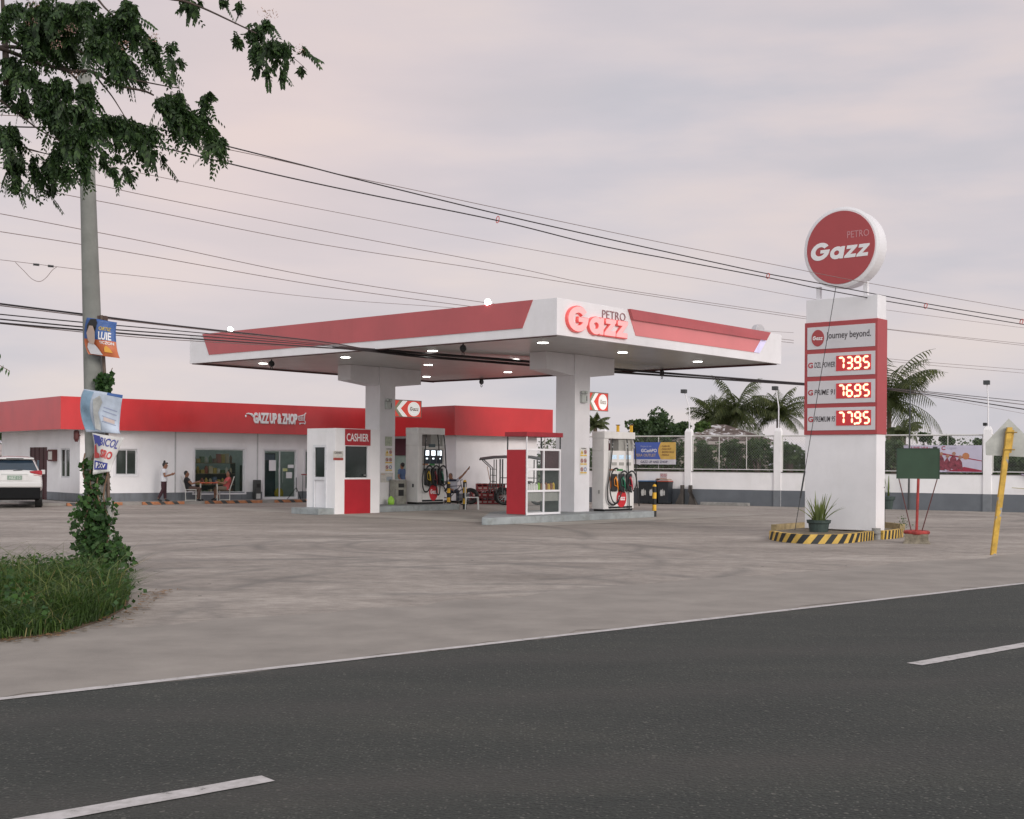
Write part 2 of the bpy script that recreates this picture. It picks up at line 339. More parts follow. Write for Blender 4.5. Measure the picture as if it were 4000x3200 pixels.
def asphalt_mat():
    m = bpy.data.materials.new('asphalt'); m.use_nodes = True; t = m.node_tree; p = t.nodes['Principled BSDF']
    P = N(t, 'ShaderNodeTexCoord').outputs['Object']
    mpn = N(t, 'ShaderNodeMapping'); mpn.inputs['Rotation'].default_value = (0, 0, -RD.rz); mpn.inputs['Scale'].default_value = (.3, 1, 1); L(t, P, mpn.inputs[0])
    a = N(t, 'ShaderNodeTexNoise', Scale=1.1, Detail=6.0, Roughness=.6); L(t, mpn.outputs[0], a.inputs['Vector'])
    v = N(t, 'ShaderNodeTexVoronoi', Scale=42.0); L(t, P, v.inputs['Vector'])
    v2 = N(t, 'ShaderNodeTexVoronoi', Scale=17.0); L(t, P, v2.inputs['Vector'])
    c = N(t, 'ShaderNodeTexNoise', Scale=75.0, Detail=3.0, Roughness=.8); L(t, P, c.inputs['Vector'])
    col = ramp(t, a.outputs[0], [(.3, (.017, .02, .018)), (.52, (.025, .028, .0245)), (.75, (.038, .039, .033))])
    col = mixc(t, .8, col, ramp(t, c.outputs[0], [(.36, (.3, .3, .3)), (.64, (2.1, 2.1, 2.0))]), 'MULTIPLY')
    sx_ = N(t, 'ShaderNodeSeparateColor'); L(t, v.outputs['Color'], sx_.inputs[0])
    spk = mth(t, 'MULTIPLY', mth(t, 'LESS_THAN', v.outputs['Distance'], .3), mth(t, 'GREATER_THAN', sx_.outputs[0], .72))
    col = mixc(t, mth(t, 'MULTIPLY', spk, .75), col, (.13, .127, .112))
    sy_ = N(t, 'ShaderNodeSeparateColor'); L(t, v2.outputs['Color'], sy_.inputs[0])
    spk = mth(t, 'MULTIPLY', mth(t, 'LESS_THAN', v2.outputs['Distance'], .22), mth(t, 'GREATER_THAN', sy_.outputs[1], .93))
    col = mixc(t, mth(t, 'MULTIPLY', spk, .45), col, (.2, .19, .165))
    sy2 = N(t, 'ShaderNodeSeparateXYZ'); L(t, mpn.outputs[0], sy2.inputs[0]); wv = None
    for yy in (3.7, 5.15, 6.85, 8.25):
        e = mth(t, 'SUBTRACT', 1.0, mth(t, 'DIVIDE', mth(t, 'ABSOLUTE', mth(t, 'SUBTRACT', sy2.outputs[1], yy)), .42), clamp=True); wv = e if wv is None else mth(t, 'MAXIMUM', wv, e)
    col = mixc(t, mth(t, 'MULTIPLY', wv, mth(t, 'MULTIPLY', a.outputs[0], .8)), col, (.05, .046, .042))
    sc_ = N(t, 'ShaderNodeTexNoise', Scale=2.3, Detail=5.0, Roughness=.65); L(t, mpn.outputs[0], sc_.inputs['Vector'])
    col = mixc(t, mth(t, 'MULTIPLY', mth(t, 'SUBTRACT', sc_.outputs[0], .73), 14.0, clamp=True), col, (.2, .185, .16))
    L(t, col, p.inputs['Base Color']); p.inputs['Roughness'].default_value = .8
    bp = N(t, 'ShaderNodeBump', Strength=.6, Distance=.01); L(t, v.outputs['Distance'], bp.inputs['Height']); L(t, bp.outputs[0], p.inputs['Normal']); return m
def line_mat():
    m = bpy.data.materials.new('road_paint'); m.use_nodes = True; t = m.node_tree; p = t.nodes['Principled BSDF']
    P = N(t, 'ShaderNodeTexCoord').outputs['Object']
    a = N(t, 'ShaderNodeTexNoise', Scale=9.0, Detail=8.0, Roughness=.75); L(t, P, a.inputs['Vector'])
    L(t, ramp(t, a.outputs[0], [(.34, (.1, .095, .09)), (.4, (.42, .4, .39)), (.6, (.56, .53, .53))]), p.inputs['Base Color']); p.inputs['Roughness'].default_value = .7; return m
apm = apron_mat(); lm = line_mat(); asm = asphalt_mat()
earth = M('dry_earth', (.2, .17, .13), .95, .3, .5)
fieldm = M('field_green', (.06, .08, .035), .95, .4, .2)
def sheet(name, frame, x0, x1, y0, y1, z, mat, jit=0, n=1):
    m = MB(); w0 = [frame.w(x0+(x1-x0)*i/n, y0+(random.uniform(-jit, jit)), z) for i in range(n+1)]; w1 = [frame.w(x0+(x1-x0)*i/n, y1+(random.uniform(-jit, jit)), z) for i in range(n+1)]
    m.add(w0+w1, [(i, i+1, n+2+i, n+1+i) for i in range(n)])
    return tag(m.build(name, mat), kind='structure')
gd = MB().add([(-1500, -600, -.012), (1500, -600, -.012), (1500, 2400, -.012), (-1500, 2400, -.012)], [(0, 1, 2, 3)]).build('ground', fieldm); tag(gd, kind='structure')
sheet('station_forecourt', RD, -70, 90, 9.02, 62, 0, apm)
sheet('road', RD, -120, 260, -6, 9.03, .004, asm, .015, 700)
sheet('road_edge_line', RD, -120, 260, 9.035, 9.135, .009, lm, .009, 900)
t1 = RD.lc(1052, 3048)[0]; t2 = RD.lc(3570, 2598)[0]
for k in range(-4, 9):
    L0 = t1-3.0 if k <= 0 else t2
    x0 = (t1-3.0)+(k)*(t2-t1+3.0)
    sheet('road_centre_line', RD, x0, x0+3.0, 5.86, 6.01, .009, lm, .006, 26)
sheet('road_far_edge_line', RD, -120, 260, -.4+2.9, -.3+2.9, .009, lm, .006, 200) if False else None
sh_m = M('shoulder_mat', (.275, .247, .222), .85, .16, 1.3, .3, 70)
sheet('road_shoulder', RD, -70, 90, 9.12, 12.2, .0035, sh_m, .22, 260)
sheet('roadside', RD, -120, 260, -60, -6.0, -.002, earth)

# ---------------------------------------------------------------- canopy
CO = G(2175, 1308, 5.05); CF = Frame(CO, 40.9); ZS = 5.05; CW, CL = 11.87, 16.27
ZT = ZS+.97
cn = thing('station_canopy', 'large white flat canopy with red bands and raised lettering over the fuel pumps', 'canopy', CF.w(0, 0, 0), CF.rz)
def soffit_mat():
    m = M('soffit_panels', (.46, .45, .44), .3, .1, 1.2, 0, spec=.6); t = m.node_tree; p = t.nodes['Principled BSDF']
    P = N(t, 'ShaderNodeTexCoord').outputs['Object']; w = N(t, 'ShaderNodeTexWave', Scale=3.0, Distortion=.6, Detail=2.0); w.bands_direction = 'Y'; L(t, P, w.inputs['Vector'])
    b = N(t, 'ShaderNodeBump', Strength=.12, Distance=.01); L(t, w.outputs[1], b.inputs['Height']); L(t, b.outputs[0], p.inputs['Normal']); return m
fascia = MB(); fascia.box(0, CW, 0, .12, ZS, ZT); fascia.box(0, CW, CL-.12, CL, ZS, ZT); fascia.box(0, .12, .121, CL-.121, ZS, ZT); fascia.box(CW-.12, CW, .121, CL-.121, ZS, ZT)
fascia.build('fascia', white, cn, .004)
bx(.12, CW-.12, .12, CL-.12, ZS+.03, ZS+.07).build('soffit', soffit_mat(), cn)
bx(.12, CW-.12, .12, CL-.12, ZT-.3, ZT-.25).build('roof_deck', grey, cn)
tr = MB(); tr.box(.005, CW-.005, CL-.16, CL-.125, ZS-.03, ZS+.03); tr.box(CW-.16, CW-.125, .1, CL-.17, ZS-.03, ZS+.03); tr.box(.125, .16, .13, CL-.17, ZS-.02, ZS+.028); tr.build('edge_trim', maroon, cn)
def P2(f, pts, y0=0.): return [f(px, py, y0) for px, py in pts]
lb = [CF.fx(792, 1310), CF.fx(2082, 1174), CF.fx(2041, 1282), CF.fx(818, 1387)]
lb[0] = (lb[0][0], ZT+.004); lb[1] = (lb[1][0], ZT+.004)
zb = (lb[2][1]+lb[3][1])/2; lb[2] = (lb[2][0], zb); lb[3] = (lb[3][0], zb)
MB().prism(lb, -.02, .05, 'x').build('red_band', redc, cn)
rb = [CF.fr(2451, 1205), CF.fr(3001, 1298), CF.fr(2958, 1380), CF.fr(2482, 1309.7)]
zb = (rb[2][1]+rb[3][1])/2
rb = [(rb[0][0], ZT+.004), (rb[1][0], ZT+.004), (rb[2][0], zb), (rb[3][0], zb)]
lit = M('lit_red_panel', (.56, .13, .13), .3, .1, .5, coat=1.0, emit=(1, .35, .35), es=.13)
sl_ = lambda z: ((z-zb)/(ZT-zb))
xl = lambda z: rb[3][0]+(rb[0][0]-rb[3][0])*sl_(z)
xr = lambda z: rb[2][0]+(rb[1][0]-rb[2][0])*sl_(z)
z1 = ZT-.28; z2 = ZT-.38
MB().prism([(xl(ZT), ZT+.004), (xr(ZT), ZT+.004), (xr(z1), z1), (xl(z1), z1)], -.1, .05).build('red_band', redc, cn)
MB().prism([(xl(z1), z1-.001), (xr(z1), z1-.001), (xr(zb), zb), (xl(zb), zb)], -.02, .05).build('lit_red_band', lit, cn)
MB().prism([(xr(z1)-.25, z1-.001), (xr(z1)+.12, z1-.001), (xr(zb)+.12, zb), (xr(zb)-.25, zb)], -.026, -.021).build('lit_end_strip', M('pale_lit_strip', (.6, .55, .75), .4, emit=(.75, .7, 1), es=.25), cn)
pink = M('glowing_pink_letters', (.78, .4, .4), .35, .05, 3, coat=.3, emit=(1, .42, .42), es=.3)
gx0, gz1 = CF.fr(2207, 1185); gx1, _ = CF.fr(2447, 1300)
_, gz0 = CF.fr(2260, 1304)
gazz('sign_letter_sides', M('letter_red', (.62, .09, .09), .35, coat=.3, emit=(1, .12, .1), es=.25), cn, (gx0, gx1-.03, gz0+.01, gz1-.02), -.03, .03, .03, .06)
gazz('sign_letters', pink, cn, (gx0+.035, gx1-.055, gz0+.035, gz1-.045), -.075, .02, .0, .06)
px0, pz1 = CF.fr(2351, 1205); px1, pz0 = CF.fr(2441, 1238)
text('PETRO', 'small_sign_letters', M('brownish_lettering', (.3, .14, .15), .5, 0), cn, (px0, px1, ZT-.35, ZT-.13), -.02, .006, -.012)
sheet('pump_pad', CF, 1.0, 12.6, 1.0, 16.0, .004, M('pad_concrete', (.375, .34, .305), .85, .22, .7, .2, 50))
# columns + wedge-shaped capitals
for cy in (3.37, 12.15):
    col = MB(); col.box(5.1, 5.86, cy, cy+.76, .2, ZS+.03).build('column', white, cn, .012)
    zc = ZS-.5; ca = MB()
    ca.loft([[(x, y, z) for y, z in ((cy+.05, ZS+.025), (cy+.05, zz), (cy+.71, zz), (cy+.71, ZS+.025))] for x, zz in ((3.75, zc), (5.0, zc-.13), (5.96, zc-.13), (7.2, zc))])
    ca.build('capital', white, cn, .006)
lamp = M('downlight_glow', (.9, .9, .9), .4, 0, emit=(1, 1, .95), es=7.0)
for lx in (1.7, 5.5, 9.7):
    for ly in (1.87, 6.2, 10.15, 14.4):
        d = MB(); d.lathe([(.15, 0), (.15, .012), (.12, .012)], (lx, ly, ZS+.02), 24).build('downlight', lamp, cn)
# round rear sign, flood lamps, emergency lamps, pulleys
rx, rzz = CF.fr(2971, 1328, CL*.03)
t_ = thing('round_roof_sign', 'grey back of a round sign peeking over the right end of the canopy', 'sign', CF.w(CW-1.2, .35, ZT), CF.rz)
rl = CF.fr(2971, 1300, .35)
t_.location = CF.w(rl[0], .35, ZT)
MB().disc(0, -.02, .33, 0, .18).build('sign_disc', M('pale_grey_plastic', (.5, .48, .5), .5), t_, .01); bx(-.05, .05, .05, .1, -.3, .05).build('bracket', grey, t_)
glow = M('flood_glow', (1, 1, 1), .4, 0, emit=(1, 1, 1), es=14)
for (px, y, lab) in ((1911, 1177, 'lit white floodlight on the canopy roof edge near its front corner'), (905, 1283, 'lit white floodlight on the far left roof edge of the canopy')):
    fy, fz = CF.fx(px, y, .06)
    f = thing('floodlight', lab, 'lamp', CF.w(.06, fy, ZT), CF.rz, 'floodlights on the canopy edge')
    f.location.z = ZT
    MB().ball((-.06, 0, .07), .085, 14, 10).build('lamp_globe', glow, f, smooth=True)
    bx(-.0, .06, -.06, .06, 0, .1).build('bracket', white, f)
for cy, lab in ((3.37, 'small grey emergency lamp box high on the right canopy column'), (12.15, 'small grey emergency lamp box high on the left canopy column')):
    e = thing('emergency_light', lab, 'lamp', CF.w(5.48, cy, 3.75), CF.rz, 'emergency lamps on the columns')
    bx(-.14, .12, -.1, 0, -.16, .1).build('battery_box', M('grey_plastic', (.5, .52, .5), .5), e, .01)
    for sx_ in (-.08, .08): MB().lathe([(.02, 0), (.06, .02), (.065, .08), (.05, .1)], (sx_, -.07, .11), 14).build('lamp_head', M('grey_plastic', ()), e)
    bx(.07, .1, -.104, -.1, -.1, .05).build('label_strip', black, e)
for (px, py, lab) in ((1061, 1407, 'black hose pulley under the far left edge of the canopy'), (1809, 1345, 'black hose pulley under the left edge of the canopy near the front column'), (1889, 1481, 'black hose pulley under the rear edge of the canopy left of the right column'), (2606, 1446, 'black hose pulley under the right rear edge of the canopy')):
    x, y = CF.lc(px, py, ZS); x = min(max(x, .3), CW-.3); y = min(max(y, .3), CL-.3)
    f = thing('hose_pulley', lab, 'pulley', CF.w(x, y, ZS+.02), CF.rz, 'pulleys hanging under the canopy')
    MB().tube([(0, 0, 0), (0, 0, -.08)], .02).build('bracket', blackm, f)
    MB().disc(0, -.14, .1, -.04, .04, 20).build('wheel', blackm, f, .01)
    MB().tube([(0, 0, -.22)]+[(.045*math.sin(a), 0, -.29-.055*math.cos(a+PI)-.0) for a in np.linspace(0, 2*PI, 13)], .012, 6).build('hook', blackm, f)
# arrow signs jutting from the columns
def arrow_sign(cy, lab):
    a = thing('arrow_sign', lab, 'sign', CF.w(5.86, cy+.02, 0), CF.rz, 'lit arrow signs on the columns')
    ys_, yb_, xe0 = (1538, 1607, 2374) if cy < 5 else (1568, 1632, 1645)
    w, z1_ = CF.fr(xe0, ys_, cy+.02); w -= 5.86; z0 = CF.fr(xe0, yb_, cy+.02)[1]; mid_ = (z0+z1_)/2; a.location.z = mid_; z1_ -= mid_; z0 -= mid_; print('arrow', w, mid_, z1_)
    bx(.0, w, 0, .12, z0, z1_).build('sign_box', M('arrow_sign_red', (.6, .04, .03), .4, emit=(1, .12, .08), es=.35), a, .006)
    fr = MB(); fr.box(0, w, -.012, 0, z0-.015, z0+.012); fr.box(0, w, -.012, 0, z1_-.012, z1_+.015); fr.box(w-.005, w+.015, -.012, .01, z0-.015, z1_+.015); fr.build('frame', M('dull_metal', (.35, .3, .28), .5), a)
    wl = M('lit_white', (.8, .8, .8), .4, 0, emit=(1, 1, .95), es=.45); zm = .0; K_ = w/.98
    MB().prism([(.28*K_, z1_-.015), (.45*K_, z1_-.015), (.2*K_, zm), (.45*K_, z0+.015), (.28*K_, z0+.015), (.06*K_, zm)], -.02, -.001).build('white_chevron', wl, a)
    MB().prism([(.16*K_, z1_-.015), (.275*K_, z1_-.015), (.055*K_, zm), (.275*K_, z0+.015), (.16*K_, z0+.015), (.005, zm-.05), (.005, zm+.05)], -.018, -.001).build('olive_chevron', M('olive_face', (.3, .28, .2), .5, emit=(.5, .5, .35), es=.2), a)
    MB().disc(.7*K_, zm, .225*K_, -.02, -.001, rz=(z1_-z0)*.43).build('white_disc', wl, a)
    gazz('disc_letters', M('pale_pink_letters', (.6, .5, .45), .5), a, (.54*K_, .87*K_, zm-.07, zm+.08), -.023, .002)
arrow_sign(3.37, 'lit red arrow sign with white disc jutting from the right column')
arrow_sign(12.15, 'lit red arrow sign with white disc jutting from the left column')
# warning posters
def poster(cy, x, lab, z0=1.35, z1_=2.2, top=False):
    p = thing('safety_poster', lab, 'poster', CF.w(x, cy-.004, z0), CF.rz, 'warning posters on the columns')
    h = z1_-z0; bx(0, .36, -.006, 0, 0, h).build('sheet', M('poster_white', (.7, .68, .66), .5), p)
    text('WARNING', 'heading', textd, p, (.06, .32, h-.05, h-.01), -.008)
    yl = M('poster_yellow', (.7, .45, .03), .5)
    for r in range(3):
        for c in range(2):
            cx = .1+.17*c; cz = h-.14-.27*r
            if r == 0 and c == 0: MB().prism([(cx-.07, cz-.06), (cx+.07, cz-.06), (cx, cz+.07)], -.012, -.0065).build('pictogram', yl, p); MB().prism([(cx-.015, cz-.03), (cx+.015, cz-.03), (cx, cz+.03)], -.014, -.0125).build('pictogram', black, p)
            else:
                n = 24; R_ = .066; rr = .046; blue = (r == 2 and c == 1)
                m = MB()
                for k in range(n):
                    a0, a1 = 2*PI*k/n, 2*PI*(k+1)/n
                    m.prism([(cx+R_*math.cos(a0), cz+R_*math.sin(a0)), (cx+R_*math.cos(a1), cz+R_*math.sin(a1)), (cx+rr*math.cos(a1), cz+rr*math.sin(a1)), (cx+rr*math.cos(a0), cz+rr*math.sin(a0))], -.012, -.0065)
                if not blue: m.prism([(cx-.05, cz+.035), (cx-.035, cz+.05), (cx+.05, cz-.035), (cx+.035, cz-.05)], -.0135, -.0125)
                m.build('pictogram', M('poster_blue', (.03, .09, .35), .5) if blue else M('poster_red', (.35, .06, .05), .5), p)
                if not blue: bx(cx-.015, cx+.02, -.0115, -.0065, cz-.03, cz+.025).build('pictogram', black, p)
            bx(cx-.075, cx+.075, -.011, -.0065, cz-.125, cz-.085).build('caption', yl, p)
    return p
poster(3.37, 5.35, 'yellow warning poster with pictograms on the right column face')
poster(12.15, 5.36, 'yellow warning poster with pictograms on the left column face')
q = thing('notice_sheet', 'pale green notice sheet above the warning poster on the left column', 'notice', CF.w(5.36, 12.14, 2.28), CF.rz); bx(0, .34, -.006, 0, 0, .33).build('sheet', M('pale_green_paper', (.42, .45, .36), .6, .3, 12), q)
q = thing('notice_sheet', 'faint white notice with small print below the warning poster on the left column', 'notice', CF.w(5.16, 12.14, .98), CF.rz); bx(0, .6, -.006, 0, 0, .34).build('sheet', M('faded_paper', (.58, .55, .52), .6, .2, 14), q)
for k in range(4): bx(.28+.07*k, .33+.07*k, -.0085, -.006, .06, .2).build('printed_panel', M('pale_blue_print', (.3, .35, .42), .6), q)
bx(.02, .2, -.0085, -.006, .28, .3).build('printed_panel', M('orange_print', (.5, .25, .15), .6), q)

# ---------------------------------------------------------------- islands, bollards
def island(x0, x1, y0, y1, lab, rnd=.5, nose=None):
    pts = []
    for cx, cy, a in ((x1-.25, y1-.25, 0), (x0+rnd, y1-rnd, 90), (x0+rnd, y0+rnd, 180), (x1-.25, y0+.25, 270)):
        rr = .25 if cx > x0+1.5 else rnd
        if nose and cx < x0+1.5 and a == 90: pts += [(nose+.3, y1), (nose, y1-.2)]; continue
        if nose and a == 180: rr = .25; cx = x0+.25; cy = y0+.25
        for i in range(7): th = math.radians(a+15*i); pts.append((cx+rr*math.cos(th), cy+rr*math.sin(th)))
    t = thing('pump_island', lab, 'kerb island', CF.w(x0, y0, 0), CF.rz, 'raised pump islands')
    MB().prism([(a-x0, b-y0) for a, b in pts], 0, .2, 'z').build('kerb', islandm, t, .015)
island(-.05, 8.05, 2.3, 5.2, 'raised grey concrete island under the right column, display case and pump', nose=CF.fr(1915, 2010, 5.0)[0])
island(3.3, CF.fr(1806, 1990, 10.6)[0], 10.6, 14.0, 'raised grey concrete island under the left column and pump')
st_ = thing('entry_step', 'grey concrete step at the narrow door of the cashier booth', 'step', CF.w(.78, 10.35, 0), CF.rz)
bx(0, .7, 0, 1.35, 0, .2).build('slab', islandm, st_, .01)
def bollard(x, y, z, h, lab, n=5):
    b = thing('bollard', lab, 'bollard', CF.w(x, y, z), CF.rz, 'black and yellow bollards'); r = .065
    MB().lathe([(r, 0), (r, h), (r*.8, h+.05), (.02, h+.075)], n=20).build('post', yellow, b, smooth=False)
    for k in range(0, n, 2): MB().lathe([(r+.003, h*k/n), (r+.003, h*(k+1)/n)], n=20).build('black_band', black, b)
b0 = CF.lc(2556, 2019, 0); bollard(b0[0], b0[1], 0, .98, 'black and yellow bollard with domed top at the end of the right island')
b0 = CF.lc(1815, 1990, 0); bollard(b0[0], b0[1], 0, 1.0, 'black and yellow bollard in front of the white plastic chair')
b0 = CF.lc(1752, 1979, .0); bollard(b0[0], b0[1], 0, .88, 'black and yellow bollard at the edge of the left pump, beside the bicycle')

# ---------------------------------------------------------------- fuel pumps
def seg_path(pts): return smoothpts([Vector(p) for p in pts], 6)
def pump(y, pxs, pyt, blue, lab):
    x = CF.fr(pxs[1], 1900, y)[0]; p = thing('fuel_pump', lab, 'fuel pump', CF.w(x, y, .2), CF.rz, 'fuel pumps'); w = 1.6; HT = 2.26; D = .78
    W1_ = CF.fr(pxs[2], 1900, y)[0]-x; D1_ = CF.fx(pxs[0], 1900, x)[0]-y; H1_ = CF.fr(pxs[1], pyt, y)[1]-.2; p.scale = (W1_/w, D1_/D, H1_/HT); print('pump', x, W1_, D1_, H1_)
    b = MB(); b.box(0, w, 0, D, .06, 1.72); b.box(0, .24, 0, D, 1.72, HT-.14); b.box(w-.07, w, 0, D, 1.72, HT-.14)
    b.build('body', pumpw, p, .012)
    bx(.06, w-.06, .02, D-.05, 0, .06).build('plinth', black, p)
    bx(-.01, w+.01, -.06 if not blue else -.01, D+.01, HT-.2, HT).build('header', pumpw, p, .02)
    bx(w*.53, w-.08, .1, D-.1, 1.72, HT-.2).build('hose_housing', M('pump_grey', (.34, .33, .31), .5), p, .01)
    bx(.26, w-.08, -.02, 0, 1.26, 1.68).build('display_panel', pumpw if not blue else M('panel_beige', (.58, .55, .52), .5), p, .008)
    scr = M('lit_screen', (.8, .9, 1), .3, 0, emit=(.85, .95, 1), es=1.6) if blue else M('lcd_screen', (.5, .62, .75), .3, .3, 30, emit=(.6, .8, 1), es=.22)
    for k in range(3):
        cx = .52+.38*k if not blue else .5+.38*k
        if blue:
            bx(cx-.18, cx+.18, -.035, -.02, 1.2, 1.62).build('display_unit', M('navy_plastic', (.015, .03, .05), .4), p, .01)
            bx(cx-.12, cx+.12, -.04, -.0355, 1.44, 1.59).build('screen', scr, p, .01); bx(cx-.06, cx+.05, -.04, -.0355, 1.33, 1.37).build('price_screen', scr, p)
        else:
            bx(cx-.13, cx+.13, -.026, -.0205, 1.48, 1.6).build('screen', scr, p)
            bx(cx-.13, cx+.13, -.045, -.0205, 1.3, 1.39).build('keypad', M('pump_grey', ()), p, .015)
    if blue: bx(.62, 1.0, -.03, 0, 1.69, 1.78).build('name_plate', M('slate', (.05, .08, .09), .4), p)
    bx(.28, .6, -.006, 0, 1.15, 1.2).build('sticker', M('orange_print', ()), p)
    bx(.68, 1.0, -.006, 0, 1.14, 1.2).build('sticker', M('green_sticker', (.05, .25, .07), .5), p)
    cols = [('orange', (.75, .25, .02)), ('green_n', (.02, .16, .09)), ('red_n', (.4, .03, .05))]
    if blue: cols = [('yellow_n', (.6, .4, .04)), ('dark_red_n', (.2, .04, .05)), ('green_n2', (.02, .13, .08))]
    for k, (cn_, cc) in enumerate(cols):
        cx = .5+.39*k
        h_ = bx(cx-.14, cx+.14, -.1, 0, .56, 1.06).build('nozzle_holder', blackm, p, .03)
        nz = MB(); nz.tube([(cx+.02, -.13, .98), (cx+.08, -.15, .85), (cx+.12, -.14, .72), (cx+.17, -.12, .58)], [.025, .032, .03, .018], 10); nz.tube([(cx+.02, -.13, .96), (cx-.06, -.14, .9), (cx-.05, -.15, .74), (cx+.1, -.15, .7)], .014, 8)
        nz.build('nozzle', M(cn_, cc, .4), p, smooth=True)
        if not blue and k < 1: bx(cx-.2, cx-.14, -.02, 0, .66, .98).build('side_marker', M('orange_print2', (.7, .22, .05), .5), p)
    Hy = -.12
    hoses = [[(.36, Hy, 2.06), (.33, Hy, 1.75), (.25, Hy, 1.1), (.12, Hy-.03, .75), (.2, Hy-.04, .42), (.42, Hy-.05, .38), (.58, Hy-.05, .55), (.6, Hy-.04, .7)],
             [(1.05, Hy, 2.06), (1.12, Hy, 1.78), (1.16, Hy, 1.1), (1.19, Hy-.03, .6), (1.14, Hy-.03, .3), (1.0, Hy-.03, .32), (.95, Hy-.03, .6), (1.0, Hy-.03, .72)],
             [(1.42, Hy, 2.06), (1.5, Hy, 1.75), (1.58, Hy, 1.1), (1.66, Hy, .6), (1.6, Hy, .4), (1.42, Hy-.03, .52), (1.36, Hy-.03, .7)]]
    if not blue:
        hoses[0] = [(.36, Hy, 2.06), (.34, Hy, 1.75), (.2, Hy, 1.0), (.1, Hy, .6), (.14, Hy, .3), (.4, Hy-.03, .18), (.68, Hy-.03, .32), (.84, Hy-.03, .58)]
        hoses[1] = [(1.1, Hy, 2.06), (1.16, Hy, 1.78), (1.2, Hy, 1.1), (1.24, Hy, .5), (1.26, Hy, .05)]
        hoses[2] = [(1.46, Hy, 2.06), (1.56, Hy, 1.8), (1.62, Hy, 1.1), (1.72, Hy, .5), (1.8, Hy, .12)]
    for h in hoses: MB().tube(seg_path(h), .025, 8).build('hose', black, p, smooth=True)
    for k in range(3):                                   # loops round each nozzle
        cx = .52+.39*k; loop = [(cx+.26*math.cos(a), Hy-.06-.02*k, .84+.3*math.sin(a)) for a in np.linspace(-1.2, 2*PI-1.5, 24)]
        if not blue and k == 0: loop = [(cx-.02+.32*math.cos(a), Hy-.06, .72+.5*math.sin(a)) for a in np.linspace(1.2, 5.2, 20)]
        MB().tube(loop, .025, 8).build('hose', black, p, smooth=True)
    for hx in (.35, 1.12, 1.5):
        m = MB(); m.lathe([(.026, 0), (.026, .05)], (hx, Hy, 1.8), 10); m.lathe([(.026, 0), (.026, .04)], (hx+.01, Hy, 1.9), 10); m.build('hose_coupling', metal, p)
    MB().disc(.93, .36, .26, -.012, 0).build('logo_disc', M('logo_red', (.55, .02, .03), .4), p)
    gazz('logo_letters', textw, p, (.74, 1.12, .3, .44), -.016, .002)
    bx(.26, w-.09, -.003, 0, .075, .13).build('kick_strip', black, p); sb = MB(); sb.box(-.006, 0, .25, .36, .5, .6).build('side_plate', dgrey if blue else M('pump_grey', ()), p)
    bx(.25, .26, -.001, 0, .1, HT-.2).build('seam', dgrey, p)
pump(3.1, (2312, 2358, 2476), 1685, False, 'white fuel pump with orange, green and red nozzles behind the right column')
pump(11.3, (1584, 1632, 1736), 1670, True, 'white fuel pump with dark blue lit displays behind the left column')

# ---------------------------------------------------------------- cashier booth
bt = thing('cashier_booth', 'white and red cashier booth with large dark window on the left island', 'kiosk', CF.w(1.43, 10.3, 0), CF.rz)
bl = 3.62; bd = CF.fx(1199, 1800, 1.43)[0]-10.3; print('booth depth', bd); bh = CF.fr(1302, 1672, 10.3)[1]
x1 = CF.fr(1347, 1800, 10.3)[0]-1.43; x2 = CF.fr(1446, 1800, 10.3)[0]-1.43; xe = CF.fr(1484, 1800, 10.3)[0]-1.43
zt = CF.fr(1400, 1744, 10.3)[1]; zw = CF.fr(1400, 1866, 10.3)[1]; zm = CF.fr(1400, 1873, 10.3)[1]
gl = M('dark_glass', (.012, .02, .018), .08, .3, 2, spec=.6)
w = MB(); w.box(0, x1, 0, .1, 0, bh); w.box(x2, xe, 0, .1, 0, bh); w.box(x1, x2, .0, .1, bh-.02, bh); w.box(x1, x2, .003, .1, zw-.06, zw); w.box(x1, x2, .003, .1, zt-.0, zt+.03)
w.box(0, .1, .1, .42, 0, bh); w.box(0, .1, 1.08, bd, 0, bh); w.box(0, .1, .42, 1.08, 2.25, bh); w.box(xe-.1, xe, .1, bd, 0, bh); w.box(.1, xe-.1, bd-.1, bd, 0, bh); w.box(.1, xe-.1, .1, bd-.1, bh-.1, bh)
w.build('wall', wallw, bt, .006)
bx(x1, x2, -.012, .09, zt+.03, bh-.02).build('red_header', redm, bt)
bx(x1-.01, x2+.01, -.012, .0, 0, zm).build('red_panel', redm, bt)
bx(x1, x2, .01, .09, zm, zw-.06).build('sill', white, bt)
bx(x1, x2, .05, .06, zw, zt).build('window', gl, bt)
fw = MB(); fw.box(x2-.12, x2-.001, .0, .05, zw, zt); fw.box(x1, x1+.02, .0, .05, zw, zt); fw.build('window_frame', white, bt)
text('CASHIER', 'sign_lettering', textw, bt, (x1+.06, x2-.09, zt+.16, bh-.16), -.016, .003, .012)
bx(x2-.3, x2-.16, -.03, -.012, 1.25, 1.28).build('coin_tray', metal, bt)
nb = bx(x1-.5, x1-.08, -.008, 0, 1.75, 2.05).build('notice', M('faded_paper', ()), bt); text('CASHIER', 'notice_print', textd, nb, (x1-.46, x1-.14, 1.96, 2.03), -.01, .001, .02); bx(x1-.5, x1-.08, -.011, -.0085, 1.75, 1.83).build('notice_strip', M('poster_red', ()), nb)
dr = MB(); dr.box(.03, .07, .42, 1.08, .2, 1.1).build('door', white, bt)
dr = MB(); dr.box(-.02, .02, .42, .5, .2, 2.25); dr.box(-.02, .02, 1.0, 1.08, .2, 2.25); dr.box(-.02, .02, .5, 1.0, 2.17, 2.25); dr.box(-.02, .02, .5, 1.0, 1.1, 1.2); dr.build('door_frame', M('door_white', (.68, .67, .7), .4), bt)
bx(.03, .05, .5, 1.0, 1.2, 2.17).build('door_glass', gl, bt)

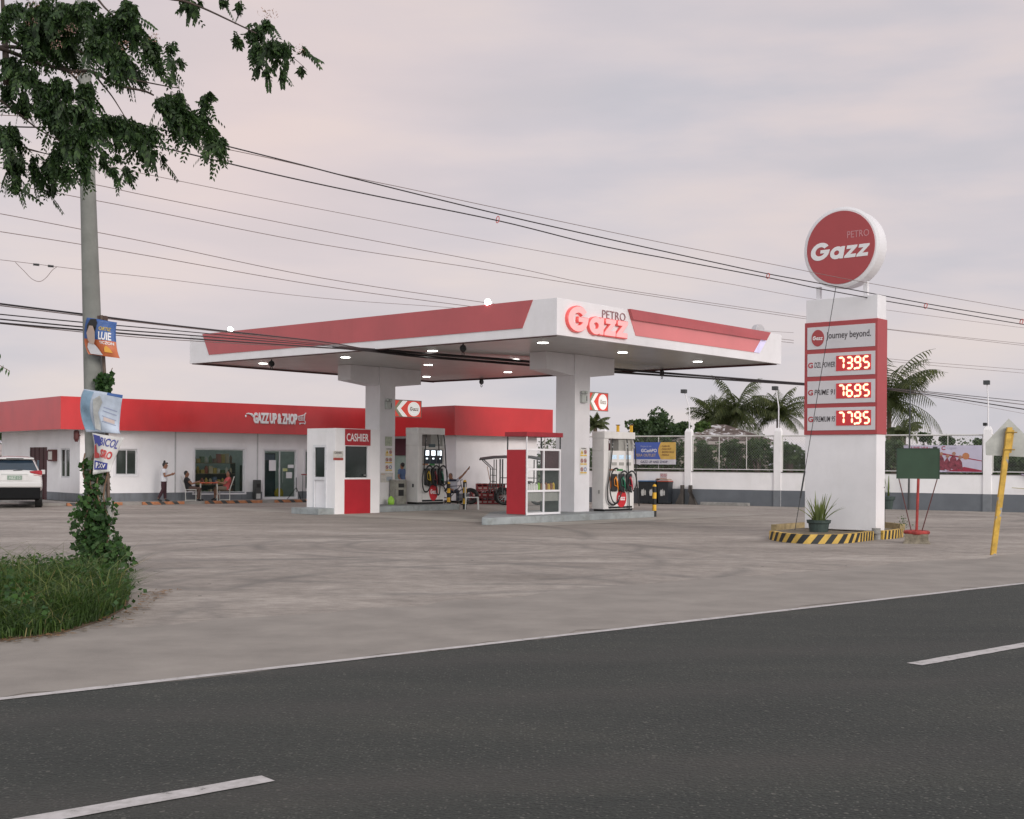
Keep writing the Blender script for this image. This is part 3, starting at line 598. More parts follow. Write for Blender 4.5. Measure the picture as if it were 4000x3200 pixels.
# ---------------------------------------------------------------- display case on right island
ky = 2.75; kx = CF.fr(2057, 1900, ky)[0]; ke = CF.fr(2190, 1900, ky)[0]; kt = CF.fr(2057, 1687, ky)[1]; kd = CF.fx(1979, 1900, kx)[0]-ky
k_ = thing('display_case', 'red and glass display case with oil bottles on the right island', 'display case', CF.w(kx, ky, .2), CF.rz)
kw = ke-kx; kh = kt-.2; zc_ = 1.72*kh/2.3
lv = [0.03, .62*kh/2.3*1.05, 1.16*kh/2.3*1.08, zc_]
zz = [CF.fr(2120, y, ky)[1]-.2 for y in (2006, 1918, 1834, 1757)]
z_a = CF.fr(2058, 1757, ky)[1]-.2
bx(0, .02, 0.02, kd, .02, z_a).build('red_panel', redm, k_)
fr_ = MB()
for zz_ in zz: fr_.box(0, kw, 0, .04, zz_-.03, zz_+.03); fr_.box(.02, kw, kd-.04, kd, zz_-.02, zz_+.02)
for xx in (0, kw*.5-.02, kw-.045): fr_.box(xx, xx+.045, -.004, .045, 0, z_a+.03)
fr_.box(0, .03, 0, .03, z_a, kh); fr_.build('frame', white, k_, .003)
pst = MB(); pst.box(kw-.03, kw, 0, .03, z_a, kh-.1); pst.box(0, .03, kd-.03, kd, z_a, kh); pst.box(kw-.03, kw, kd-.03, kd, 0, kh); pst.box(kw*.55, kw*.55+.03, kd-.03, kd, 0, kh); pst.build('post', dgrey, k_)
bx(-.04, kw+.06, -.03, kd+.05, kh-.13, kh).build('red_top', M('red_top_paint', (.33, .02, .03), .4), k_, .005)
gls = M('clear_glass', (.3, .34, .34), .03, 0, alpha=.08, spec=.6)
bx(.05, kw-.05, .02, .025, zz[0]+.03, zz[3]-.03).build('front_glass', gls, k_)
bx(kw-.03, kw-.015, .05, kd-.03, .05, zz[2]).build('side_board', M('olive_board', (.07, .085, .075), .5, .3, 2), k_); bx(kw-.03, kw-.015, .05, kd-.03, zz[2]+.01, zz[3]).build('side_board', M('maroon_board', (.1, .03, .04), .5, .3, 2), k_)
for zz_ in (zz[1], zz[2]): bx(.03, kw-.03, .05, kd-.05, zz_-.01, zz_+.005).build('shelf', M('shelf_pale', (.5, .52, .5), .4), k_)
bx(.05, kw*.97, .06, .12, zz[1]-.3, zz[1]-.03).build('lower_board', M('grey_board', (.3, .3, .28), .5), k_)
botc = [M('bottle_white', (.7, .68, .66), .4), M('bottle_grey', (.35, .38, .4), .4), M('bottle_green', (.25, .5, .05), .4), M('bottle_brown', (.25, .1, .05), .4), M('bottle_yellow', (.6, .4, .05), .4)]
bi = 0; bn = ['white', 'grey', 'lime green', 'brown', 'yellow']
def bottle(parent_loc, r, h, mat, lab, grp):
    t = thing('oil_bottle', lab, 'bottle', parent_loc, CF.rz, grp)
    MB().lathe([(r, 0), (r, h*.66), (r*.5, h*.8), (r*.4, h*.84)], n=12).build('body', mat, t); MB().lathe([(r*.45, h*.84), (r*.45, h)], n=10).build('cap', blackm if mat != black else white, t)
ordn = ['first', 'second', 'third', 'fourth', 'fifth', 'sixth', 'seventh', 'eighth', 'ninth', 'tenth', 'eleventh', 'twelfth', 'thirteenth']
seq = [0, 1, 0, 0, 0, 0, 2, 3, 0, 3, 4, 3, 4]
for i, ci in enumerate(seq):
    xx = .1+(kw-.2)*i/(len(seq)-1); hh = .26 if ci != 1 else .33
    hh *= 1+.08*math.sin(i*2.3)
    bottle(CF.w(kx+xx, ky+.2, .2+zz[1]+.006), .045+.005*(i % 3), hh, botc[ci], f'{bn[ci]} oil bottle, {ordn[i]} from the left on the display case shelf', 'oil bottles on the display case shelf')

# stainless bin, lime bottle near left column
q = thing('litter_bin', 'dull steel litter bin with dark openings at the foot of the left column', 'bin', CF.w(5.55, 11.72, .2), CF.rz)
bx(0, .48, 0, .35, 0, .86).build('body', M('dull_steel', (.33, .32, .28), .4, .3, 5, metal=.5), q, .01); bx(.08, .36, -.004, 0, .6, .74).build('opening', black, q); bx(.08, .34, -.004, 0, .3, .52).build('opening', black, q); bx(-.01, .49, -.01, .36, .86, .88).build('lid', metal, q)
q = thing('plastic_jug', 'small lime green plastic jug left of the steel litter bin', 'jug', CF.w(5.3, 11.75, .2), CF.rz)
MB().lathe([(.11, 0), (.12, .15), (.09, .24), (.04, .27), (.04, .3)], n=14).build('body', M('lime_plastic', (.35, .65, .08), .5), q, smooth=True)

# ---------------------------------------------------------------- shop building
BF = Frame(G(311, 1959, .12), 50)
kb = thing('shop_building', 'low white shop building with deep red roof band and raised white lettering', 'building', BF.w(0, 0, 0), BF.rz)
z0, zf, ztp = .1, 2.84, 4.07
ops = [(1.38, 2.27, 1.11, 2.14), (4.68, 6.93, .38, 2.2), (7.83, 9.38, .14, 2.18), (9.8, 11.3, .5, 2.18)]
w = MB(); x = 0
for a, b_, c, d in ops:
    w.box(x, a, 0, .18, z0, zf+.1); w.box(a, b_, 0, .18, d, zf+.1); w.box(a, b_, 0, .18, z0, c); x = b_
w.box(x, 14.1, 0, .18, z0, zf+.1)
w.box(0, .18, .18, 1.04, z0, zf+.1); w.box(0, .18, 1.04, 2.03, 2.15, zf+.1); w.box(0, .18, 1.04, 2.03, z0, 1.0); w.box(0, .18, 2.03, 3.48, z0, zf+.1); w.box(0, .18, 3.48, 5.5, 2.2, zf+.1); w.box(0, .18, 5.5, 9.0, z0, zf+.1)
w.box(.18, 18.4, 8.8, 9.0, z0, zf+.1)
w.box(14.0, 14.18, -5.2, -3.6, z0, zf+.1); w.box(14.0, 14.18, -3.6, 0, 2.0, zf+.1)
w.box(14.18, 18.5, -5.2, -5.02, z0, zf+.1); w.box(18.32, 18.5, -5.02, 8.8, z0, zf+.1)
w.build('wall', wallw, kb)
sk_ = MB()
xs = 0
for a, b_ in ((0, 7.8), (9.42, 14.0)): sk_.box(a-.006, b_, -.008, -.0005, z0, .42)
sk_.box(-.008, -.001, 0, 3.46, z0, .42); sk_.box(14.1, 18.5, -5.21, -5.201, z0, .1+.3); sk_.build('skirting', grey, kb)
fb = MB(); fb.box(-.93, 13.49, -.5, -.3, zf, ztp); fb.box(-.93, -.73, -.3, 9.4, zf, ztp); fb.box(13.5, 18.95, -5.75, -5.55, zf, ztp); fb.box(13.5, 13.7, -5.55, -.5, zf, ztp); fb.box(18.75, 18.95, -5.55, 9.4, zf, ztp)
fb.build('red_band', red, kb)
rf_ = MB(); rf_.box(-.73, 13.7, -.3, 9.4, zf+.01, zf+.08); rf_.box(13.7, 18.75, -5.55, 9.4, zf+.012, zf+.08); rf_.box(-.7, 18.7, 0, 9.3, ztp-.3, ztp-.2); rf_.build('roof_underside', M('eave_paint', (.5, .47, .46), .7), kb)
sm_ = MB()
for xx in (3.86, 7.52): sm_.box(xx-.03, xx+.03, -.014, 0, .42, zf)
sm_.build('pilaster_joint', M('joint_grey', (.5, .48, .49), .7), kb)
alu = M('aluminium_white', (.62, .61, .63), .4)
def wframe(a, b_, c, d, name='window', mull=(), tint=None, y=.06):
    f = MB(); e = .06
    f.box(a, a+e, y-.03, y+.03, c, d); f.box(b_-e, b_, y-.03, y+.03, c, d); f.box(a+e, b_-e, y-.03, y+.03, c, c+e); f.box(a+e, b_-e, y-.03, y+.03, d-e, d)
    for m in mull: f.box(m-.02, m+.02, y-.028, y+.028, c+e, d-e)
    o = f.build(name, alu, kb); bx(a+e, b_-e, y-.004, y+.004, c+e, d-e).build('pane', tint, o)
    s = MB(); s.box(a-.08, b_+.08, -.02, 0, d, d+.06); s.box(a-.08, a, -.02, 0, c, d); s.box(b_, b_+.08, -.02, 0, c, d); s.box(a-.08, b_+.08, -.02, 0, c-.06, c); s.build('trim', white, o); return o
dark_pane = M('dark_window', (.03, .04, .035), .05, .3, 1.5, spec=.8)
clear_pane = M('shop_glass', (.03, .05, .045), .03, 0, alpha=.16, spec=.5)
wframe(*ops[0], mull=(1.85,), tint=dark_pane)
wframe(*ops[1], tint=clear_pane)
dr_ = wframe(*ops[2], name='door', mull=(8.6,), tint=clear_pane)
hb = MB()
for hx in (8.5, 8.7): hb.tube([(hx, -.03, 1.4), (hx, -.05, 1.35), (hx, -.05, .85), (hx, -.03, .8)], .012, 6)
hb.build('handle', metal, dr_)
for (a, b_, c, d, mm) in ((8.1, 8.42, 1.3, 1.75, white), (9.0, 9.28, 1.42, 1.56, white), (8.92, 9.2, .98, 1.24, white), (8.74, 8.98, 1.28, 1.4, M('pale_yellow', (.55, .55, .25), .6))): bx(a, b_, .045, .054, c, d).build('paper_notice', mm, dr_)
wframe(*ops[3], tint=clear_pane)
# side window, louvred door
f = MB()
for (a, b_) in ((1.04, 1.1), (1.97, 2.03), (1.5, 1.6)): f.box(.02, .1, a, b_, 1.0, 2.15)
f.box(.02, .1, 1.1, 1.97, 2.09, 2.15); f.box(.02, .1, 1.1, 1.97, 1.0, 1.06); o_ = f.build('window', alu, kb); bx(.05, .06, 1.1, 1.97, 1.06, 2.09).build('pane', dark_pane, o_)
d_ = bx(.05, .09, 3.48, 5.5, .1, 2.2).build('door', M('louvre_maroon', (.1, .025, .028), .5), kb)
lv_ = MB()
for k in range(26):
    zz_ = .16+k*.078; lv_.box(.03, .055, 3.54, 5.46, zz_, zz_+.045)
for yy in (3.48, 3.98, 4.48, 4.98, 5.46): lv_.box(.02, .06, yy, yy+.04, .1, 2.2)
lv_.build('louvre', M('louvre_dark', (.055, .015, .018), .5), d_)
# recessed dark doorway of the right wing
o_ = bx(14.05, 14.1, -3.58, -.02, .1, 2.0).build('door', M('green_grey_panel', (.3, .36, .32), .6), kb)
bx(13.985, 13.999, -3.58, -.02, 2.0, 2.75).build('sign_board', M('dark_maroon', (.08, .015, .025), .6), kb)
# roof-band lettering
x0_, zt1 = BF.fr(990, 1611, -.52); x1_, zb1 = BF.fr(1160, 1659, -.52)
text('GAZZ UP & ZHOP', 'sign_lettering', textw, kb, (x0_, x1_, zb1, zt1), -.52, .03, .045, sp=.95)
nx = BF.fr(957, 1630, -.52)[0]; hz = zt1-zb1
gn = MB(); gn.tube([(nx+.05, -.53, zt1-.16*hz), (nx+.15, -.53, zt1-.12*hz), (nx+.3, -.53, zt1-.2*hz), (nx+.42, -.53, zt1-.5*hz)], [.02, .03, .055, .035], 8); gn.tube([(nx+.42, -.53, zt1-.5*hz), (nx+.48, -.53, zt1-.62*hz), (nx+.45, -.53, zt1-.85*hz)], .016, 6); gn.ball((nx+.03, -.53, zt1-.36*hz), (.04, .015, .055), 10, 6); gn.build('nozzle_emblem', textw, kb)
cx0 = BF.fr(1163, 1640, -.52)[0]; cx1 = BF.fr(1195, 1640, -.52)[0]; cw_ = cx1-cx0
ct = MB()
def cp(u, v): return (cx0+u*cw_, -.53, zb1+.06+v*hz)
ct.tube([cp(1, .98), cp(.86, .9), cp(.78, .3), cp(.12, .26), cp(0, .62), cp(.8, .8)], .02, 6); ct.tube([cp(.78, .3), cp(.92, .12), cp(.9, .02), cp(.2, 0)], .018, 6)
for k in range(1, 4): ct.tube([cp(.1+.17*k, .28), cp(.04+.19*k, .65+.04*k)], .009, 5)
for k in (.4, .52): ct.tube([cp(.06, k), cp(.8, k+.08)], .008, 5)
ct.ball(cp(.25, -.06), (.035, .02, .035), 8, 5); ct.ball(cp(.85, -.03), (.035, .02, .035), 8, 5); ct.build('cart_emblem', textw, kb)
# interior of the shop
it = MB(); it.box(.2, 14.0, 3.2, 3.25, .1, 2.9); it.build('inner_wall', M('mint_wall', (.42, .5, .46), .7), kb)
bx(.2, 14.0, .2, 3.2, .095, .105).build('inner_floor', M('tiles', (.35, .33, .31), .3), kb); bx(.2, 14.0, .19, 3.2, 2.75, 2.8).build('ceiling', white, kb)
for xx in (5.8, 8.6, 11):
    t = thing('tube_light', f'lit ceiling tube inside the shop {"behind the wide window" if xx < 6 else "behind the glass door" if xx < 9 else "behind the right window"}', 'lamp', BF.w(xx, 1.6, 2.72), BF.rz, 'tube lights inside the shop')
    bx(-.6, .6, -.04, .04, 0, .03).build('holder', white, t); MB().tube([(-.58, 0, -.03), (.58, 0, -.03)], .022, 8).build('tube', M('tube_glow', (1, 1, 1), .4, emit=(.85, 1, .93), es=13), t)
goods = [M('goods%d' % i, tuple(min(.8, q_*1.05) for q_ in c), .5) for i, c in enumerate([(.5, .45, .3), (.12, .2, .09), (.35, .12, .08), (.6, .58, .5), (.1, .14, .2), (.45, .35, .08), (.2, .12, .07), (.3, .4, .35)])]
gn_ = ['beige', 'dark green', 'brick red', 'off-white', 'dark blue', 'mustard', 'brown', 'mint green']
def shelf(x0, x1, yy, levels, lab, nper):
    t = thing('shop_shelf', lab, 'shelf', BF.w(x0, yy, .1), BF.rz, 'shelving inside the shop'); Lw = x1-x0
    u = MB(); u.box(0, .03, 0, .4, 0, levels[-1]); u.box(Lw-.03, Lw, 0, .4, 0, levels[-1]); u.box(.03, Lw-.03, .37, .4, 0, levels[-1]-.3); u.build('frame', M('shelf_dark', (.06, .06, .05), .6), t)
    for li, zl in enumerate(levels):
        bx(.03, Lw-.03, 0, .37, zl-.03, zl).build('board', M('shelf_wood', (.25, .19, .12), .6), t)
    where = 'wide window' if x0 < 7 else 'glass door'
    lvl = ['bottom', 'lower middle', 'upper middle', 'top']
    for li, zl in enumerate(levels):
        for k in range(nper):
            gi = random.randrange(8); ww = Lw/nper*random.uniform(.6, .95); hh = random.uniform(.14, .34 if li < 3 else .42)
            g = thing('packed_goods', f'{gn_[gi]} packet, number {k+1} on the {lvl[li]} shelf behind the {where}', 'packet', BF.w(x0+.05+(Lw-.1)*(k+.5)/nper, yy+.14, .1+zl), BF.rz, 'goods on the shop shelves')
            if random.random() < .5: MB().lathe([(ww*.4, 0), (ww*.45, hh*.7), (ww*.2, hh*.9), (ww*.2, hh)], n=10).build('bottle' if ww < .12 else 'jar', goods[gi], g, smooth=True)
            else: bx(-ww/2, ww/2, -.08, .1, 0, hh).build('packet', goods[gi], g, .01)
shelf(4.75, 6.9, .75, [.1, .62, 1.08, 1.52], 'long shelf of packets and bottles behind the wide shop window', 11)
shelf(7.55, 8.3, 1.2, [.1, .55, 1.0, 1.42], 'narrow shelf seen through the left leaf of the glass door', 4)
t = thing('drinks_fridge', 'dark drinks fridge seen through the middle of the glass door', 'fridge', BF.w(8.35, 1.3, .1), BF.rz); bx(0, .75, 0, .6, 0, 1.95).build('body', M('fridge_dark', (.03, .05, .055), .4), t); bx(.05, .7, -.02, 0, .15, 1.6).build('door', M('fridge_glass', (.05, .08, .09), .1), t); bx(.05, .7, -.02, 0, 1.65, 1.9).build('sign_panel', M('fridge_sign', (.12, .16, .22), .4), t)
t = thing('yellow_sack', 'bright yellow sack on the floor behind the right leaf of the glass door', 'sack', BF.w(9.0, .8, .1), BF.rz); MB().ball((0, 0, .22), (.2, .18, .24), 12, 8).build('body', M('sack_yellow', (.5, .42, .02), .6), t, smooth=True)
# wall box, wall lamp
t = thing('meter_box', 'maroon and white box fixed on the left side wall of the shop', 'box', BF.w(0, 2.35, 1.64), BF.rz)
bx(-.2, -.002, 0, .52, 0, .46).build('body', maroon, t, .01); bx(-.21, -.2, .04, .44, .06, .38).build('front_panel', M('faded_paper', ()), t)
bx(-.1, -.002, .55, 1.0, .04, .42).build('side_box', M('dark_maroon', ()), t)
t = thing('wall_lamp', 'small brown wall lamp under the roof band at the left corner of the shop', 'lamp', BF.w(-.03, -.0, 2.5), BF.rz); MB().lathe([(.05, -.12), (.1, 0), (.1, .28), (.06, .32)], (-.15, -.1, 0), 14).build('lamp_body', maroon, t); bx(-.15, 0, -.12, -.08, .1, .14).build('bracket', maroon, t)
t = thing('banner', 'narrow white banner hanging at the rear left corner of the shop', 'banner', BF.w(-.1, 9.1, .4), BF.rz); bx(-.55, 0, 0, .01, 0, 2.4).build('sheet', M('banner_white', (.6, .6, .65), .5, .25, 3), t); bx(-.5, -.05, -.004, -.001, .2, .8).build('printed_picture', M('banner_brown', (.2, .1, .08), .5, .6, 6), t)
# walkway with striped kerb
wk = MB().add([BF.w(*p, 0) for p in ((-.2, -1.3), (13.9, -1.3), (13.9, .0), (-.2, 0))]+[BF.w(*p, .1) for p in ((-.2, -1.3), (13.9, -1.3), (13.9, 0), (-.2, 0))]+[BF.w(*p, 0) for p in ((-1.6, -.6), (-1.6, 6.5), (-.2, 6.5))]+[BF.w(*p, .1) for p in ((-1.6, -.6), (-1.6, 6.5), (-.2, 6.5))],
    [(4, 5, 6, 7), (0, 1, 5, 4), (1, 2, 6, 5), (11, 4, 7, 13, 12), (0, 8, 11, 4), (8, 9, 12, 11)])
tag(wk.build('pavement', M('walk_concrete', (.3, .28, .265), .85, .2, 2, .2, 40)), kind='structure')
bx_ = BF
org = M('faded_orange', (.42, .17, .08), .7, .3, 8); blk = M('faded_black', (.06, .06, .06), .7, .3, 8)
for i, (xa, xb, lab) in enumerate(((-1.0, 1.1, 'orange and black striped kerb at the left corner of the shop walk'), (1.9, 3.6, 'orange and black striped kerb beside the walking woman'), (4.5, 7.0, 'orange and black striped kerb in front of the seated people'), (7.6, 10.6, 'orange and black striped kerb in front of the shop door'))):
    t = thing('striped_kerb', lab, 'kerb', BF.w(xa, -1.42, 0), BF.rz, 'striped kerbs along the shop walk')
    bx(0, xb-xa, 0, .11, 0, .115).build('kerb', org, t, .01)
    m = MB(); n = int((xb-xa)/.55)
    for k in range(n): a = .2+k*.55; m.prism([(a, .0), (a+.2, 0), (a+.08, .118), (a-.12, .118)], -.004, .0); m.add([(a-.12, -.003, .1175), (a+.08, -.003, .1175), (a-.02, .112, .1175), (a-.22, .112, .1175)], [(0, 1, 2, 3)])
    m.build('black_stripe', blk, t)

# ---------------------------------------------------------------- people
def body_mesh(J, k=1.0, fingers=True, face=None):
    b = MB(); R = dict(neck=.055, sh=.06, el=.042, wr=.028, hip=.085, kn=.058, an=.038)
    V = {n: Vector(p) for n, p in J.items()}
    up = (V['neck']-V['pelvis']).normalized()
    side = (V['shR']-V['shL']).normalized()
    fw = face.normalized() if face else up.cross(side)
    def ring(c, a, d, n=10): return [c+side*a*math.cos(2*PI*i/n)+up.cross(side)*d*math.sin(2*PI*i/n) for i in range(n)]
    c0, c1 = V['pelvis'], V['neck']
    b.loft([ring(c0-up*.08, .12*k, .09*k), ring(c0, .165*k, .115*k), ring(c0+(c1-c0)*.4, .135*k, .1*k), ring(c0+(c1-c0)*.75, .165*k, .115*k), ring(c1-up*.03, .1*k, .07*k), ring(c1+up*.02, .05, .05)])
    b.tube([V['neck']-up*.02, V['head']], [.06, .052], 10)
    h = V['head']; b.ball(tuple(h+Vector((0, 0, .05))), (.078, .088, .115), 14, 10)
    b.ball(tuple(h+fw*.03+Vector((0, 0, -.03))), (.055, .055, .055), 10, 8)
    b.tube([h+fw*.075+Vector((0, 0, .07)), h+fw*.108+Vector((0, 0, .03)), h+fw*.085+Vector((0, 0, .025))], [.012, .018, .014], 6)
    sd_ = Vector((0, 0, 1)).cross(fw).normalized()
    for s in (-1, 1): b.ball(tuple(h+sd_*s*.078+Vector((0, 0, .045))), (.022, .022, .034), 6, 5); b.ball(tuple(h+sd_*s*.03+fw*.083+Vector((0, 0, .062))), (.012, .012, .008), 6, 5)
    b.ball(tuple(h+fw*.082+Vector((0, 0, -.008))), (.022, .022, .009), 8, 5)
    for s in 'LR':
        b.tube([V['sh'+s], V['sh'+s].lerp(V['el'+s], .5), V['el'+s], V['el'+s].lerp(V['wr'+s], .4), V['wr'+s]], [.055, .05, .04, .04, .026], 9)
        d = (V['wr'+s]-V['el'+s]).normalized(); q = d.orthogonal().normalized(); q2 = d.cross(q)
        b.tube([V['wr'+s], V['wr'+s]+d*.05, V['wr'+s]+d*.095], [.026, .036, .03], 8)
        for i in range(4):
            o = V['wr'+s]+d*.09+q*(i-1.5)*.019; l = (.07, .08, .074, .058)[i]
            b.tube([o, o+d*l*.5+q2*.008, o+d*l*.9+q2*.03], [.0095, .009, .008], 6)
        o = V['wr'+s]+d*.03+q*.03; b.tube([o, o+q*.03+d*.03, o+q*.035+d*.065], [.012, .01, .009], 6)
        b.tube([V['hip'+s], V['hip'+s].lerp(V['kn'+s], .5), V['kn'+s], V['kn'+s].lerp(V['an'+s], .35), V['an'+s]], [.085, .078, .056, .054, .036], 10)
        t_ = V['to'+s]; b.tube([V['an'+s], V['an'+s].lerp(t_, .4)-Vector((0, 0, .015)), t_], [.04, .038, .026], 8)
    return b
def person(lab, base, rz, J, shirt=None, trousers=None, shoes=None, face=None, hairstyle='short', sleeves=.6, legs=1.0, skirt=0, cols=None, grp=None, cat='person'):
    t = thing('person', lab, cat, base, rz, grp); V = {n: Vector(p) for n, p in J.items()}
    fw = face or Vector((0, -1, 0)); fw = fw.normalized()
    body_mesh(J, face=fw).build('body', skin, t, remesh=.011)
    up = (V['neck']-V['pelvis']).normalized(); side = (V['shR']-V['shL']).normalized()
    def ring(c, a, d, n=12): return [c+side*a*math.cos(2*PI*i/n)+up.cross(side)*d*math.sin(2*PI*i/n) for i in range(n)]
    c0, c1 = V['pelvis'], V['neck']
    if shirt:
        b = MB(); b.loft([ring(c0-up*.06, .185, .14), ring(c0+up*.02, .18, .135), ring(c0+(c1-c0)*.4, .155, .125), ring(c0+(c1-c0)*.75, .19, .135), ring(c1-up*.03, .13, .09), ring(c1+up*.0, .07, .065)])
        for s in 'LR': b.tube([V['sh'+s]-(V['sh'+s]-c1)*.25, V['sh'+s], V['sh'+s].lerp(V['el'+s], sleeves)], [.07, .072, .06], 10)
        b.build('shirt', shirt, t, remesh=.012)
    if trousers:
        b = MB(); b.loft([ring(c0+up*.04, .172, .125), ring(c0-up*.02, .18, .13), ring(c0-up*.1, .15, .11)])
        for s in 'LR':
            e = V['kn'+s].lerp(V['an'+s], (legs-.5)*2*.92) if legs > .5 else V['hip'+s].lerp(V['kn'+s], legs*2)
            pts = [V['hip'+s]+up*.02, V['hip'+s].lerp(V['kn'+s], .5)]+([V['kn'+s], e] if legs > .5 else [e])
            b.tube(pts, [.098, .092, .073, .06][:len(pts)] if legs > .5 else [.1, .095, .085], 10)
        b.build('trousers', trousers, t, remesh=.012)
    for s in 'LR':
        b = MB(); a = V['an'+s]; to = V['to'+s]; b.tube([a+Vector((0, 0, -.005)), a.lerp(to, .4)-Vector((0, 0, .02)), to+(to-a).normalized()*.02], [.047, .046, .034], 10); b.build('shoe', shoes or black, t, remesh=.01)
    h = V['head']; b = MB(); b.ball(tuple(h+Vector((0, 0, .075))-fw*.022), (.086, .094, .1), 14, 8)
    if hairstyle == 'bun': b.ball(tuple(h+Vector((0, 0, .2))-fw*.02), (.045, .045, .05), 10, 6); b.ball(tuple(h+Vector((0, 0, .13))+fw*.07), (.05, .03, .04), 8, 6)
    b.build('hair', hair, t, remesh=.012); return t
shirtw = M('white_cloth', (.7, .69, .74), .8, .08, 6); cb = M('black_cloth', (.02, .018, .02), .8, .2, 8); cm = M('maroon_cloth', (.05, .018, .025), .8, .15, 8); cblue = M('blue_cloth', (.08, .13, .25), .8, .2, 5); cred = M('coral_cloth', (.55, .1, .1), .8, .1, 5); kh = M('khaki_cloth', (.2, .16, .12), .8, .2, 5); navy = M('navy_cloth', (.02, .025, .05), .8, .2, 6)
# woman walking to the right along the shop front (local +x = to the right)
Jw = dict(pelvis=(0, 0, .84), neck=(.0, 0, 1.28), head=(.04, 0, 1.36), shL=(.0, .15, 1.22), shR=(.0, -.15, 1.22), elL=(.06, .19, .99), elR=(.05, -.2, .98), wrL=(.27, .12, 1.04), wrR=(.28, -.12, 1.06),
          hipL=(-.0, .08, .82), hipR=(0, -.08, .82), knL=(.03, .08, .47), knR=(-.02, -.08, .47), anL=(.05, .08, .09), anR=(-.2, -.08, .12), toL=(.2, .08, .03), toR=(-.08, -.08, .03))
person('woman in white tunic and dark trousers walking past the shop front with hair tied up', BF.w(2.95, -.95, .1), BF.rz-.5, Jw, shirtw, cm, black, Vector((1, 0, 0)), 'bun', .45)
def seated(flip=1):
    f = flip
    return dict(pelvis=(0, 0, .5), neck=(-.12*f, 0, .93), head=(-.1*f, 0, 1.03), shL=(-.1*f, .18, .88), shR=(-.1*f, -.18, .88), elL=(.1*f, .24, .68), elR=(.1*f, -.24, .68), wrL=(.3*f, .12, .74), wrR=(.3*f, -.12, .74),
                hipL=(.02*f, .1, .48), hipR=(.02*f, -.1, .48), knL=(.42*f, .14, .5), knR=(.42*f, -.14, .5), anL=(.4*f, .16, .09), anR=(.34*f, -.16, .09), toL=(.54*f, .16, .03), toR=(.48*f, -.16, .03))
person('person in black shirt seated on the white chair left of the orange table', BF.w(4.15, -.65, .1), BF.rz-.5, seated(1), cb, M('brown_cloth', (.09, .05, .04), .8), black, Vector((1, 0, 0)), 'short', .5, 1.0)
person('person in coral top seated on the white chair right of the orange table', BF.w(5.65, -.85, .1), BF.rz-.3, seated(-1), cred, kh, black, Vector((-1, -.3, 0)), 'short', .5, .55)
# patio furniture
ivory = M('ivory_metal', (.62, .6, .56), .45, .05, 5)
def patio_chair(x, y, f, lab):
    c = thing('patio_chair', lab, 'chair', BF.w(x, y, .1), BF.rz-.45, 'white slatted metal chairs')
    for sy_ in (-.2, .2):
        for (xa, xb) in ((-.2*f, -.2*f), (.2*f, .2*f)): MB().tube([(xa, sy_, 0), (xb, sy_, .45)], .014, 8).build('leg', ivory, c)
    b = MB()
    for sy_ in (-.2, .2): b.tube([(-.2*f, sy_, .45), (-.38*f, sy_, .98)], .014, 8)
    for k in range(5): u = .1+.2*k; b.tube([(-.2*f-.18*f*u, -.2, .45+.53*u), (-.2*f-.18*f*u, .2, .45+.53*u)], .012, 6)
    b.build('backrest', ivory, c)
    s = MB(); s.box(-.22, .22, -.22, .22, .44, .465); s.build('seat', ivory, c, .005)
    r_ = MB()
    for sy_ in (-.2, .2): r_.tube([(-.2, sy_, .03), (.2, sy_, .03)], .01, 6)
    r_.build('stretcher', ivory, c)
patio_chair(4.2, -.7, 1, 'white slatted chair under the person in black'); patio_chair(5.65, -.75, -1, 'white slatted chair under the person in coral')
t = thing('patio_table', 'small orange topped table with white legs between two seated people', 'table', BF.w(4.92, -.8, .1), BF.rz-.4)
bx(-.35, .35, -.3, .3, .7, .74).build('tabletop', M('orange_top', (.5, .09, .03), .5, .25, 5), t, .01)
for a in (-.32, .32):
    for b_ in (-.26, .26): MB().tube([(a, b_, 0), (a, b_, .7)], .016, 8).build('leg', ivory, t)
t = thing('ashtray_bin', 'tall black and steel bin by the shop wall left of the glass door', 'bin', BF.w(7.4, -.2, .1), BF.rz); bx(-.13, .13, -.13, .13, 0, .82).build('body', M('bin_dark', (.05, .05, .05), .4), t, .02); bx(-.08, .08, -.135, -.13, .5, .66).build('opening', black, t); bx(-.1, .1, -.136, -.13, .04, .25).build('steel_panel', metal, t)
t = thing('tripod_stand', 'thin black tripod stand by the right edge of the glass door', 'stand', BF.w(9.1, -.5, .1), BF.rz)
for k in range(3): MB().tube([(0, 0, .5), (.4*math.cos(k*2.1+.6), .3*math.sin(k*2.1+.6), 0)], .014, 6).build('leg', blackm, t)
MB().tube([(0, 0, .3), (0, 0, .95)], .015, 6).build('pole', blackm, t); bx(-.04, .04, -.04, .04, .92, 1.35).build('dispenser', white, t, .01)
t = thing('bar_table', 'high red topped table with thin legs beside the cashier booth', 'table', BF.w(9.75, -.55, .1), BF.rz); bx(-.3, .3, -.25, .25, 1.02, 1.07).build('tabletop', M('dull_red', (.3, .05, .05), .5), t)
for a in (-.25, .25):
    for b_ in (-.2, .2): MB().tube([(a, b_, 0), (a, b_, 1.02)], .014, 6).build('leg', blackm, t)

